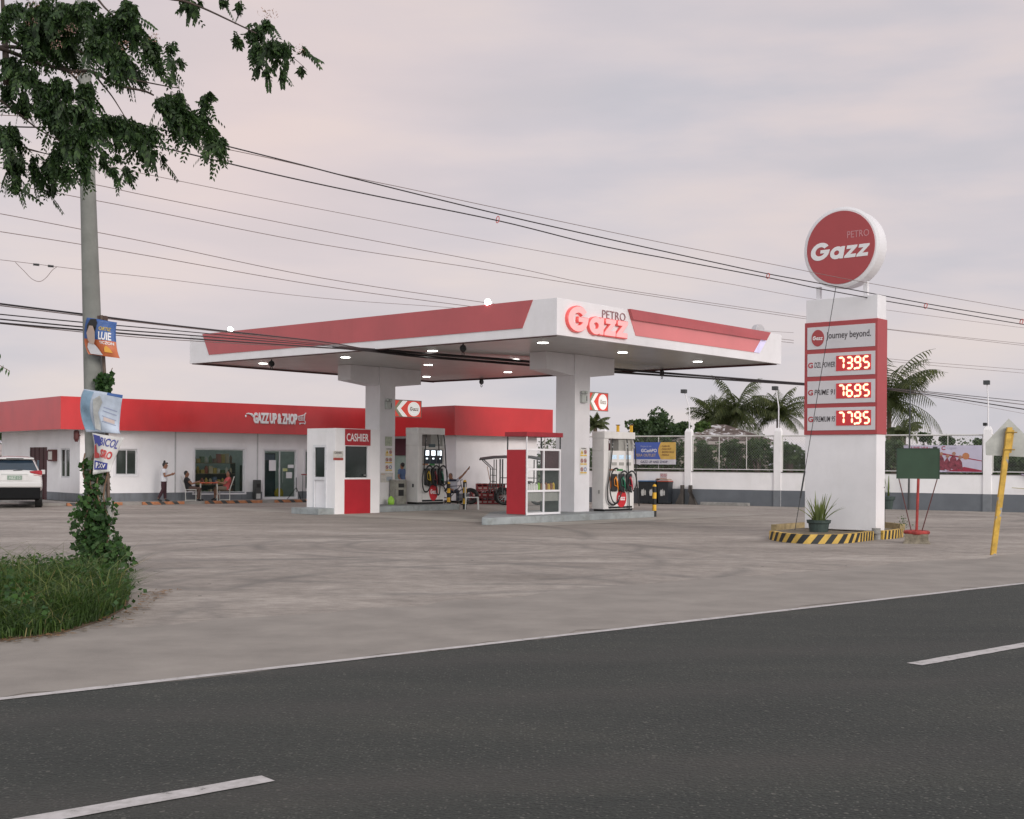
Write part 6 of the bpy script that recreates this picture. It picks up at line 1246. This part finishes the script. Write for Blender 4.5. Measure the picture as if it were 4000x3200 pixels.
E2 = [(190, 60, 100, 85), (240, 110, 85, 75), (110, 130, 45, 65), (150, 175, 50, 55), (385, 115, 62, 75), (380, 180, 52, 55), (500, 55, 50, 70), (522, 120, 28, 45), (440, 190, 45, 55), (465, 245, 60, 50), (250, 190, 55, 50), (70, 30, 35, 28), (15, 100, 16, 60), (588, 190, 42, 58), (622, 262, 18, 26), (668, 182, 26, 22), (672, 245, 10, 30), (702, 238, 10, 24), (505, 265, 42, 42), (42, 250, 45, 40), (100, 290, 55, 38), (30, 350, 26, 45), (230, 350, 62, 62), (160, 352, 42, 52), (335, 362, 42, 52), (200, 430, 72, 50), (310, 440, 62, 42), (92, 405, 24, 50), (690, 420, 52, 80), (640, 400, 40, 42), (798, 398, 18, 40), (822, 372, 14, 20), (1000, 130, 40, 52), (1042, 92, 22, 24), (1010, 205, 32, 52), (1062, 182, 42, 34), (1110, 182, 32, 26), (1040, 275, 11, 26), (1100, 290, 9, 26), (930, 150, 18, 34), (1172, 272, 12, 16), (1190, 190, 10, 18), (740, 8, 62, 16), (870, 5, 26, 16), (936, 22, 12, 30), (35, 530, 46, 66), (60, 640, 44, 52), (62, 722, 15, 44), (137, 650, 22, 62), (200, 652, 38, 52), (202, 730, 14, 42), (235, 590, 44, 44), (290, 540, 60, 52), (328, 622, 27, 52), (258, 662, 20, 34), (360, 500, 52, 52), (230, 480, 52, 44), (480, 490, 68, 50), (540, 530, 52, 50), (590, 520, 28, 44), (560, 590, 22, 38), (600, 600, 16, 28), (636, 620, 12, 30), (420, 480, 34, 44), (402, 622, 13, 40), (441, 652, 9, 30), (458, 612, 14, 14), (490, 662, 16, 20), (514, 684, 7, 14), (780, 470, 44, 50), (825, 540, 38, 54), (866, 562, 12, 40), (700, 462, 42, 50), (742, 500, 32, 38), (300, 40, 60, 40), (440, 90, 40, 60), (40, 40, 30, 30), (350, 20, 40, 25)]
el = []
for (cx, cy, rx, ry) in E2:
    Yd = 15.2+random.uniform(-.7, .7); p = at(cx, cy, Yd); k_px = Yd/F; el.append((p.x, p.y, p.z, rx*k_px*.9, max(rx, 30)*k_px*.75, ry*k_px*.9))
# compound leaves: short drooping stems each carrying pairs of leaflets
vol = np.array([e[3]*e[5] for e in el]); nst = 5600; idx = rng.choice(len(el), nst, p=vol/vol.sum()); EE = np.array(el)[idx]
d = rdir(nst); cen = EE[:, :3]+d*EE[:, 3:6]*(rng.random(nst)**.5)[:, None]-np.array(T0)
ax_ = rng.normal(size=(nst, 3))*np.array([.55, .55, .25])+np.array([0.1, 0, -.75]); ax_ /= np.linalg.norm(ax_, axis=1)[:, None]
sd = np.cross(ax_, rdir(nst)); sd /= np.linalg.norm(sd, axis=1)[:, None]; cc, UU, VV = [], [], []
for k in range(4):
    for s in (-1, 1):
        ln = (.064-.004*abs(k-1.5))*(.7+.6*rng.random(nst))[:, None]; dirv = sd*s*.55+ax_*.45+np.array([0, 0, -.45])+rng.normal(size=(nst, 3))*.12; dirv /= np.linalg.norm(dirv, axis=1)[:, None]
        cc.append(cen+ax_*(.02*(k-1))+dirv*ln*.5); VV.append(dirv*ln); u = np.cross(dirv, ax_+rng.normal(size=(nst, 3))*.5); u /= np.linalg.norm(u, axis=1)[:, None]+1e-9; u = np.cross(u, dirv); UU.append(u*ln*.42)
nsp = 750; idx = rng.choice(len(el), nsp, p=vol/vol.sum()); EE = np.array(el)[idx]; d = rdir(nsp); d[:, 2] -= .35
st0 = EE[:, :3]+d*EE[:, 3:6]*.72-np.array(T0); rd = rng.normal(size=(nsp, 3))*np.array([.5, .4, .2])+np.array([.25, 0, -.75]); rd /= np.linalg.norm(rd, axis=1)[:, None]; rl = (.16+.16*rng.random(nsp))[:, None]
sd = np.cross(rd, rdir(nsp)); sd /= np.linalg.norm(sd, axis=1)[:, None]; fold = (.25+.75*rng.random(nsp))[:, None]
for k in range(7):
    pc = st0+rd*rl*(k/6)+np.array([0, 0, -.03])*(k/6)**2
    for s in (-1, 1):
        ln = .088*(1-.35*abs(k-3)/3)*(.85+.3*rng.random(nsp))[:, None]; dirv = sd*s*fold+rd*.3+np.array([0, 0, -.5]); dirv /= np.linalg.norm(dirv, axis=1)[:, None]
        cc.append(pc+dirv*ln*.5); VV.append(dirv*ln); u = np.cross(dirv, np.cross(rd, sd)); u /= np.linalg.norm(u, axis=1)[:, None]+1e-9; UU.append(u*ln*.46)
quads('crown', np.concatenate(cc), np.concatenate(UU), np.concatenate(VV), fleaf, tr_)
fl = [tuple(at(px, py, 14.6)-T0)+(.09, .06, .06) for px, py in ((125, 18), (122, 82), (275, 105), (290, 115), (245, 135), (220, 175), (488, 178), (300, 290), (600, 145), (1030, 50), (1060, 55), (1175, 190))]
leafcloud('blossom', fl, 300, .03, leafmat('pink_blossom', (.35, .22, .22), .3), tr_, (0, 0, 0), .3, 0, .3)
tw_ = thing('leaf_twig', 'small twig of long leaves poking in at the left edge of the view', 'twig', at(-60, 1400, 15)); oo = at(-60, 1400, 15)
m = MB(); m.tube([tuple(at(-60, 1380, 15)-oo), tuple(at(0, 1428, 15)-oo), tuple(at(38, 1450, 15)-oo)], .004, 5); m.build('stem', brown, tw_)
cs = np.array([tuple(at(px, py, 15)-oo) for px, py in ((0, 1395), (3, 1445), (10, 1440), (24, 1452), (34, 1460), (-5, 1410))]); V_ = np.tile(np.array([-.25, .1, -.95]), (6, 1))*.09; quads('leaves', cs, np.tile(np.array([.8, .2, -.2]), (6, 1))*.025, V_, ivy, tw_)

# ---------------------------------------------------------------- trees, palms and hut beyond the wall
bush = leafmat('bush_leaf', (.05, .085, .036), .5); tgreen = leafmat('far_tree_leaf', (.042, .072, .032), .5)
def bgtree(px, py, Y, rpx, lab, cat='tree', name='tree', n=1500, base_z=0, squash=.75, nclump=14, group=None, mat=None, size=.16, seed=0):
    R = random.Random(seed+int(px)); c = at(px, py, Y); r = rpx*Y/F; t = thing(name, lab, cat, (c.x, Y, base_z), 0, group); o = Vector((c.x, Y, base_z)); el = []
    for k in range(nclump):
        a = R.uniform(0, 2*PI); q = R.uniform(.15, .75); zz_ = R.uniform(-.6, .75); el.append((c.x+r*q*math.cos(a)*(1-abs(zz_)*.3), Y+r*q*math.sin(a), c.z+r*squash*zz_, r*R.uniform(.25, .42), r*.38, r*R.uniform(.2, .34)))
    leafcloud('crown', el, n, size, mat or tgreen, t, o, .7, .15, .55)
    m = MB(); h = c.z-base_z; m.tube([(0, 0, 0), (.05, 0, h*.5), (0, 0, h*.9)], [.06*r+.05, .05*r+.04, .03*r+.02], 8)
    for k in range(5): e = el[k]; m.tube([(.02, 0, h*.4), tuple(Vector(e[:3])-o)], [.03*r+.02, .015], 6)
    m.build('trunk', M('bark', ()), t); return t
bgtree(2579, 1668, 72, 105, 'broad dark green tree beyond the wall above the blue banner', n=3200, nclump=22, squash=.62)
bgtree(2505, 1690, 68, 70, 'low dark green tree beyond the wall left of the broad tree', n=1700)
bgtree(2650, 1688, 70, 66, 'rounded green tree between the broad tree and the bent lamp pole', n=1700)
bgtree(2740, 1690, 68, 55, 'small lighter green tree left of the brown patched hut roof', n=1100, mat=leafmat('light_leaf', (.06, .1, .03), .4))
shr = [(2250, 1735, 60, 50, 'bush beyond the wall seen between the right column and pump'), (2470, 1760, 58, 70, 'bush beyond the wall behind the blue banner'), (2600, 1765, 57, 75, 'bush beyond the wall mesh just left of the first post'), (2750, 1785, 55.5, 80, 'bush beyond the mesh under the left slope of the hut roof'), (2860, 1790, 55, 85, 'bush beyond the mesh under the hut roof ridge'), (2960, 1775, 54.5, 80, 'bush beyond the mesh under the right slope of the hut roof'), (3090, 1775, 54, 75, 'bush beyond the mesh left of the price pylon'), (3200, 1780, 54, 75, 'bush beyond the wall hidden behind the price pylon'), (3490, 1770, 52.5, 75, 'bush beyond the mesh right of the price pylon'), (3560, 1790, 52.5, 60, 'bush beyond the mesh behind the green board'), (3935, 1815, 49.5, 65, 'bush beyond the mesh under the diamond road sign'), (4030, 1815, 49, 60, 'bush beyond the mesh at the right edge of the view')]
for i, (px, py, Y, r, lab) in enumerate(shr): bgtree(px, py, Y, r, lab, 'bush', 'bush', 1500, 0, .85, 12, 'bushes beyond the boundary wall', bush, .13, i)
hd = [at(x_, 1830, 58-(x_-2200)/1900*8) for x_ in range(2150, 4150, 30)]
tag(leafcloud('hedge_growth', [(p.x, p.y+random.uniform(.6, 1.6), random.uniform(.9, 2.35), .9, .8, .7) for p in hd+hd], 24000, .13, bush, None, (0, 0, 0), .7, .1, .5), kind='stuff')
for (px, py, r, lab) in ((3610, 1712, 30, 'small distant tree seen over the sports banner, left one'), (3705, 1722, 36, 'small distant round tree seen over the middle of the sports banner'), (3820, 1732, 22, 'small distant tree beside the right wall post'), (3500, 1715, 40, 'distant tree right behind the leaning palm trunk')): bgtree(px, py, 130, r, lab, n=700, size=.35, group='distant trees over the wall')
p = [at(x_, 1738, 260) for x_ in range(3350, 4300, 22)]
tag(leafcloud('distant_wood', [(a.x, a.y+random.uniform(-8, 8), random.uniform(1, 4.5), 5, 5, 2.2) for a in [at(x_, 1738, 260) for x_ in range(-2500, 6500, 60)]], 14000, .9, tgreen, None, (0, 0, 0), .8, 0, .5), kind='stuff')
palm_leaf = leafmat('palm_leaf', (.075, .09, .04), .5)
def palm(px, py, Y, rpx, lab, seed, nf=22, base=None, droopy=1.0):
    R = random.Random(seed); c = at(px, py, Y); r = rpx*Y/F*1.08; t = thing('palm_tree', lab, 'palm', (c.x, Y, 0), 0, 'palms beyond the boundary wall')
    m = MB(); bx0 = (base or 0); m.tube([(bx0, 0, 0), (bx0*.5, 0, c.z*.5), (0, 0, c.z)], [.2, .15, .13], 10); m.build('trunk', M('palm_bark', (.16, .12, .09), .9, .3, 6), t)
    for f in range(nf):
        a = 2*PI*f/nf+R.uniform(-.2, .2); el_ = R.uniform(-.25, 1.5); L_ = r*R.uniform(.85, 1.1); pts = []; p = Vector((0, 0, c.z)); th = el_
        for i in range(12): pts.append(p.copy()); p = p+Vector((math.cos(a)*math.cos(th), math.sin(a)*math.cos(th), math.sin(th)))*L_/11; th -= (.09+.07*R.random())*droopy*(.6+.08*i)
        sdv = Vector((-math.sin(a), math.cos(a), 0)); m = MB(); m.tube(pts, np.linspace(.03, .008, 12), 5)
        for i in range(1, 12):
            for sub in (0, .5):
                q_ = pts[i-1].lerp(pts[i], sub); tn = (pts[i]-pts[i-1]).normalized(); ll = r*.3*math.sin(PI*min(1, (i+sub)/12.5+.08))**.6
                for s in (-1, 1):
                    dr = (sdv*s*.75+tn*.55+Vector((0, 0, -.55*droopy-R.uniform(0, .3)))).normalized()*ll*R.uniform(.8, 1.1); w_ = tn*.038
                    m.add([q_-w_, q_+w_, q_+dr*.6+w_*.8+Vector((0, 0, -.02)), q_+dr+Vector((0, 0, -ll*.18)), q_+dr*.6-w_*.8], [(0, 1, 2, 3, 4)])
        m.build('frond', palm_leaf, t, thick=0)
    return t
palm(2875, 1612, 92, 178, 'tallest palm above the hut roof, with a full drooping crown', 3, 36)
palm(2790, 1640, 96, 125, 'palm with spread fronds left of the tallest palm', 8, 28)
palm(3040, 1618, 92, 138, 'palm between the tallest palm and the price pylon', 5, 30)
palm(3474, 1560, 78, 245, 'palm with long drooping fronds right behind the price pylon', 12, 34, None, .95)
palm(3530, 1690, 76, 85, 'low ragged palm right of the pylon above the wall rail', 17, 14, None, 1.5)
palm(2325, 1660, 80, 66, 'small palm seen just right of the right canopy column', 21, 16)
hr = thing('hut', 'hut with rusty patched hip roof beyond the boundary wall', 'hut', at(2842, 1722, 66)*1.0); hr.location.z = 0; hx = hr.location.copy()
e0, e1, pk = at(2640, 1722, 66)-hx, at(3030, 1722, 66)-hx, at(2842, 1661, 66)-hx
def hutmat():
    m = M('hut_roof', (.3, .28, .28), .7, .1, 3); t = m.node_tree; p = t.nodes['Principled BSDF']; nn = N(t, 'ShaderNodeTexNoise', Scale=1.4, Detail=7.0, Roughness=.7, Distortion=1.5); L(t, N(t, 'ShaderNodeTexCoord').outputs['Object'], nn.inputs['Vector'])
    L(t, ramp(t, nn.outputs[0], [(.48, (.07, .045, .038)), (.55, (.18, .14, .12)), (.58, (.5, .48, .5)), (.7, (.62, .6, .62))]), p.inputs['Base Color']); return m
m = MB(); d_ = 4.0; m.add([(e0.x, -.0, e0.z), (e1.x, 0, e1.z), (e1.x, 2*d_, e1.z), (e0.x, 2*d_, e0.z), (pk.x-.3, d_*.6, pk.z+.1), (pk.x+.3, d_*.6, pk.z+.1)], [(0, 1, 5, 4), (1, 2, 5), (2, 3, 4, 5), (3, 0, 4), (0, 3, 2, 1)]); m.build('roof', hutmat(), hr)
bx(e0.x+.3, e1.x-.3, .3, 2*d_-.3, 0, e0.z-.02).build('wall', M('hut_wall', (.25, .22, .19), .8, .2, 3), hr); bx(e0.x, e1.x, -.03, .0, e0.z-.18, e0.z-.004).build('eave_board', M('eave_grey', (.32, .28, .27), .8), hr)
# behind the parked car: low roofed shed and trees
g = at(40, 1745, 66); t = thing('tin_roof_shed', 'low shed with pale rusty roof behind the parked white car', 'shed', (g.x, 66, 0), .5); rfz = 1.7+(1797-1737)/F*66
m = MB(); m.add([(-9, 0, 1.9), (1.0, 0, 1.9), (1.0, 4, rfz), (-9, 4, rfz), (1.0, 8, 1.9), (-9, 8, 1.9)], [(0, 1, 2, 3), (3, 2, 4, 5)]); m.build('roof', M('tin_roof', (.4, .33, .3), .7, .2, 2), t, thick=.05); bx(-8.7, .8, .3, 7.7, 0, 1.85).build('wall', M('shed_green', (.06, .1, .08), .8), t)
for i, (px, py, Y, r) in enumerate(((-60, 1660, 76, 110), (60, 1680, 72, 90), (-250, 1640, 74, 130), (-450, 1620, 60, 130))): bgtree(px, py, Y, r, ('dark green tree at the left edge behind the shop corner', 'dark green tree under the left end of the roof band', 'tree beyond the left edge behind the shed', 'big tree beyond the left edge beside the shed')[i], n=2200, nclump=20, group='trees behind the shed')

# ---------------------------------------------------------------- overhead wires
# the upper lines run along the road side from this pole to the next one
def rayplane(px, py, P0, yaw, back=0.):
    a = math.radians(yaw); l = np.array([-math.cos(a), math.sin(a)]); r = ray(px, py); t = (np.array([P0[0], P0[1]])@l+back)/(r[:2]@l); p = r*t; return Vector((p[0], p[1], p[2]+H))
def wire(pts, r, mat, lab, back=0., P0=None, grp='overhead wires', yaw=49.7, parent_name='overhead_wire'):
    P = [rayplane(x_, y_, P0 or (PB[0], PB[1]), yaw, back) for x_, y_ in pts]; t = thing(parent_name, lab, 'wire', P[0], 0, grp)
    MB().tube([tuple(p-P[0]) for p in smoothpts(P, 6)], r, 6).build('cable', mat, t, smooth=True); return t
wb = M('cable_black', (.02, .014, .016), .5); wbr = M('cable_brown', (.2, .15, .145), .6)
W1 = [(-300, 440), (0, 450), (120, 455), (320, 462), (630, 525), (717, 546), (886, 583), (1067, 621), (1347, 686), (1606, 740), (1900, 804), (2503, 931), (2804, 991), (3050, 1039), (3300, 1089), (3645, 1151), (4000, 1213), (4500, 1300)]
W2 = [(-300, 416), (0, 420), (105, 421), (320, 436), (629, 506), (886, 571), (1165, 641), (1366, 693), (1704, 777), (2000, 849), (2322, 922), (2744, 1015), (3000, 1070), (3200, 1107), (3616, 1186), (4000, 1250), (4500, 1330)]
W3 = [(-300, 494), (0, 495), (75, 496), (320, 510), (655, 582), (1080, 683), (1444, 761), (1944, 862), (2322, 955), (2623, 1013), (3000, 1085), (3200, 1128), (3454, 1175), (3620, 1203), (4000, 1268), (4500, 1345)]
wire(W1, .006, wbr, 'thin brown wire crossing the round sign face, uppermost at the right edge', yaw=54.6); wire(W2, .011, wb, 'thick dark wire just below the thin brown one, upper of the ringed pair', yaw=54.6); wire(W3, .011, wb, 'thick dark wire carrying red rings, lower of the ringed pair', yaw=54.6)
for i, (px, py, h, lab) in enumerate(((1944, 858, 13, 'red ring hanging on the dark wires above the canopy light'), (3000, 1078, 10, 'small red ring on the dark wires left of the round sign'), (3616, 1195, 10, 'small red ring on the dark wires right of the round sign'), (3990, 1257, 10, 'small red ring on the dark wires at the right edge'))):
    p = rayplane(px, py, (PB[0], PB[1]), 54.6); k = p.y/F; t = thing('wire_ring', lab, 'ring', p, 0, 'red rings on the dark wires'); MB().tube([(5.5*k*math.cos(a)+2*k*math.sin(a), 0, h*k*math.sin(a)) for a in np.linspace(0, 2*PI, 17)], 1.6*k, 6, cap=False).build('ring', M('ring_red', (.5, .06, .05), .5), t)
far = dict(P0=(PB[0]-1.0, PB[1]+6))
W4 = [(-300, 520), (0, 565), (374, 642), (600, 687), (1054, 779), (1509, 867), (2000, 961), (2503, 1051), (2865, 1112), (3142, 1163), (3454, 1210), (4000, 1281), (4500, 1340)]
W5 = [(-300, 610), (0, 655), (374, 722), (600, 770), (1249, 900), (2000, 1044), (2382, 1123), (3142, 1237), (3454, 1284), (4000, 1343), (4500, 1395)]
W6 = [(-300, 672), (0, 715), (377, 784), (600, 827), (1249, 954), (1900, 1054), (2503, 1150), (3142, 1245), (3454, 1286), (4000, 1350), (4500, 1400)]
wire(W4, .006, wbr, 'thin brown wire passing just above the pylon top, highest of the far lines', **far); wire(W5, .007, wbr, 'thin grey wire, upper one of the close pair left of the pylon', **far); wire(W6, .007, wbr, 'thin grey wire, lower one of the close pair left of the pylon', **far)
vf = dict(P0=(-1.6, 56.0))
wire([(-300, 783), (0, 835), (302, 893), (600, 951), (1249, 1085), (1900, 1183), (2500, 1262), (3100, 1330)], .013, wbr, 'far thin wire ending behind the canopy floodlight, upper of three', **vf); wire([(-300, 860), (0, 905), (305, 953), (600, 1003), (1249, 1116), (1846, 1198), (2500, 1275), (3100, 1340)], .013, wbr, 'far thin wire meeting the canopy roof, middle of three', **vf); wire([(-300, 985), (0, 1015), (392, 1063), (600, 1085), (1249, 1164), (1800, 1205), (2500, 1262), (3100, 1300)], .009, wbr, 'faint far wire carrying two small insulators near the left edge', **vf)
wire([(3300, 1384), (3580, 1412), (4000, 1445), (4500, 1490)], .012, wbr, 'faint far wire right of the palm, upper of two', **vf); wire([(3300, 1392), (3580, 1422), (4000, 1458), (4500, 1503)], .012, wbr, 'faint far wire right of the palm, lower of two', **vf)
P_ = [rayplane(x_, y_, (-1.6, 56.0), 49.7) for x_, y_ in ((60, 1025), (95, 1060), (125, 1090), (155, 1100), (180, 1085), (205, 1055), (222, 1043))]; t = thing('slack_wire', 'slack loop of thin wire hanging below the small insulators', 'wire', P_[0]); MB().tube([tuple(p-P_[0]) for p in smoothpts(P_, 5)], .01, 6).build('cable', wbr, t)
for i, (xa, xb, y_, lab) in enumerate(((130, 152, 1034, 'small dark insulator on the faint far wire, left one'), (187, 208, 1040, 'small dark insulator on the faint far wire, right one'))):
    a, b_ = rayplane(xa, y_-1, (-1.6, 56.0), 49.7), rayplane(xb, y_+1, (-1.6, 56.0), 49.7); t = thing('insulator', lab, 'insulator', a, 0, 'insulators on the far wire'); m = MB(); n_ = 9; m.tube([tuple((b_-a)*(k/n_)) for k in range(n_+1)], [.05 if k % 2 else .025 for k in range(n_+1)], 8); m.build('body', dgrey, t)
# lower bundle of telephone cables: pole -> canopy roof edge -> out behind the pylon
def cable(ys, r, lab, endy, mat=wb, dz=0.):
    y0_, yp, y7, y12 = ys
    P = [rayplane(-300, y0_-(yp-y0_)*.9, (PB[0], PB[1]+.15), 49.7), rayplane(0, y0_, (PB[0], PB[1]+.15), 49.7), at(350, yp, PY+.2), at(700, y7, 22.4), at(1257, y12, 32), at(1440, 1366+dz*40, 36.9), at(1620, 1381+dz*100, 37.9), at(1800, 1397+dz*150, 38.9), at(2100, 1420+dz*160, 40.5), at(2395, 1446+dz*150, 42.4), at(3145, 1500+dz*60, 48), at(3480, 1520+dz*60, 51), at(4000, endy, 56), at(4500, endy+(endy-1515)*.95, 62)]
    t = thing('telephone_cable', lab, 'cable', P[0], 0, 'low telephone cables'); MB().tube([tuple(p-P[0]) for p in smoothpts(P, 8)], r, 7).build('cable', mat, t, smooth=True)
cable((1187, 1231, 1274, 1335), .014, 'black telephone cable, highest of the low bundle at the utility pole', 1568, dz=-.045)
cable((1194, 1237, 1278, 1340), .008, 'thin grey telephone cable just under the highest of the low bundle', 1580, wbr, -.02)
cable((1228, 1262, 1293, 1345), .009, 'black telephone cable, third from the top of the low bundle', 1582, dz=.0)
cable((1247, 1280, 1307, 1350), .011, 'black telephone cable, fourth from the top of the low bundle', 1598, dz=.03)
cable((1262, 1292, 1320, 1357), .014, 'thick black telephone cable, fifth from the top of the low bundle', 1600, dz=.055)
cable((1264, 1300, 1329, 1360), .007, 'thin brown telephone cable, lowest of the low bundle', 1616, wbr, .075)

for dzz, r_, lab in ((-6, .035, 'thick upper strand of the lashed black cables under the canopy'), (9, .03, 'thick lower strand of the lashed black cables under the canopy')):
    P = [at(1300, 1357+dzz*.3, 33), at(1440, 1367+dzz*.4, 36.9), at(1620, 1383+dzz, 37.8), at(1800, 1397+dzz, 38.8), at(2100, 1421+dzz, 40.4), at(2395, 1446+dzz*.8, 42.3), at(3145, 1501+dzz*.3, 48), at(3480, 1520, 51)]
    t = thing('cable_bundle', lab, 'cable', P[0], 0, 'lashed cable strands'); n_ = len(smoothpts(P, 8)); MB().tube([tuple(p-P[0]) for p in smoothpts(P, 8)], np.concatenate([np.linspace(.012, r_, 8), np.full(n_-8, r_)]), 8).build('cable', wb, t, smooth=True)
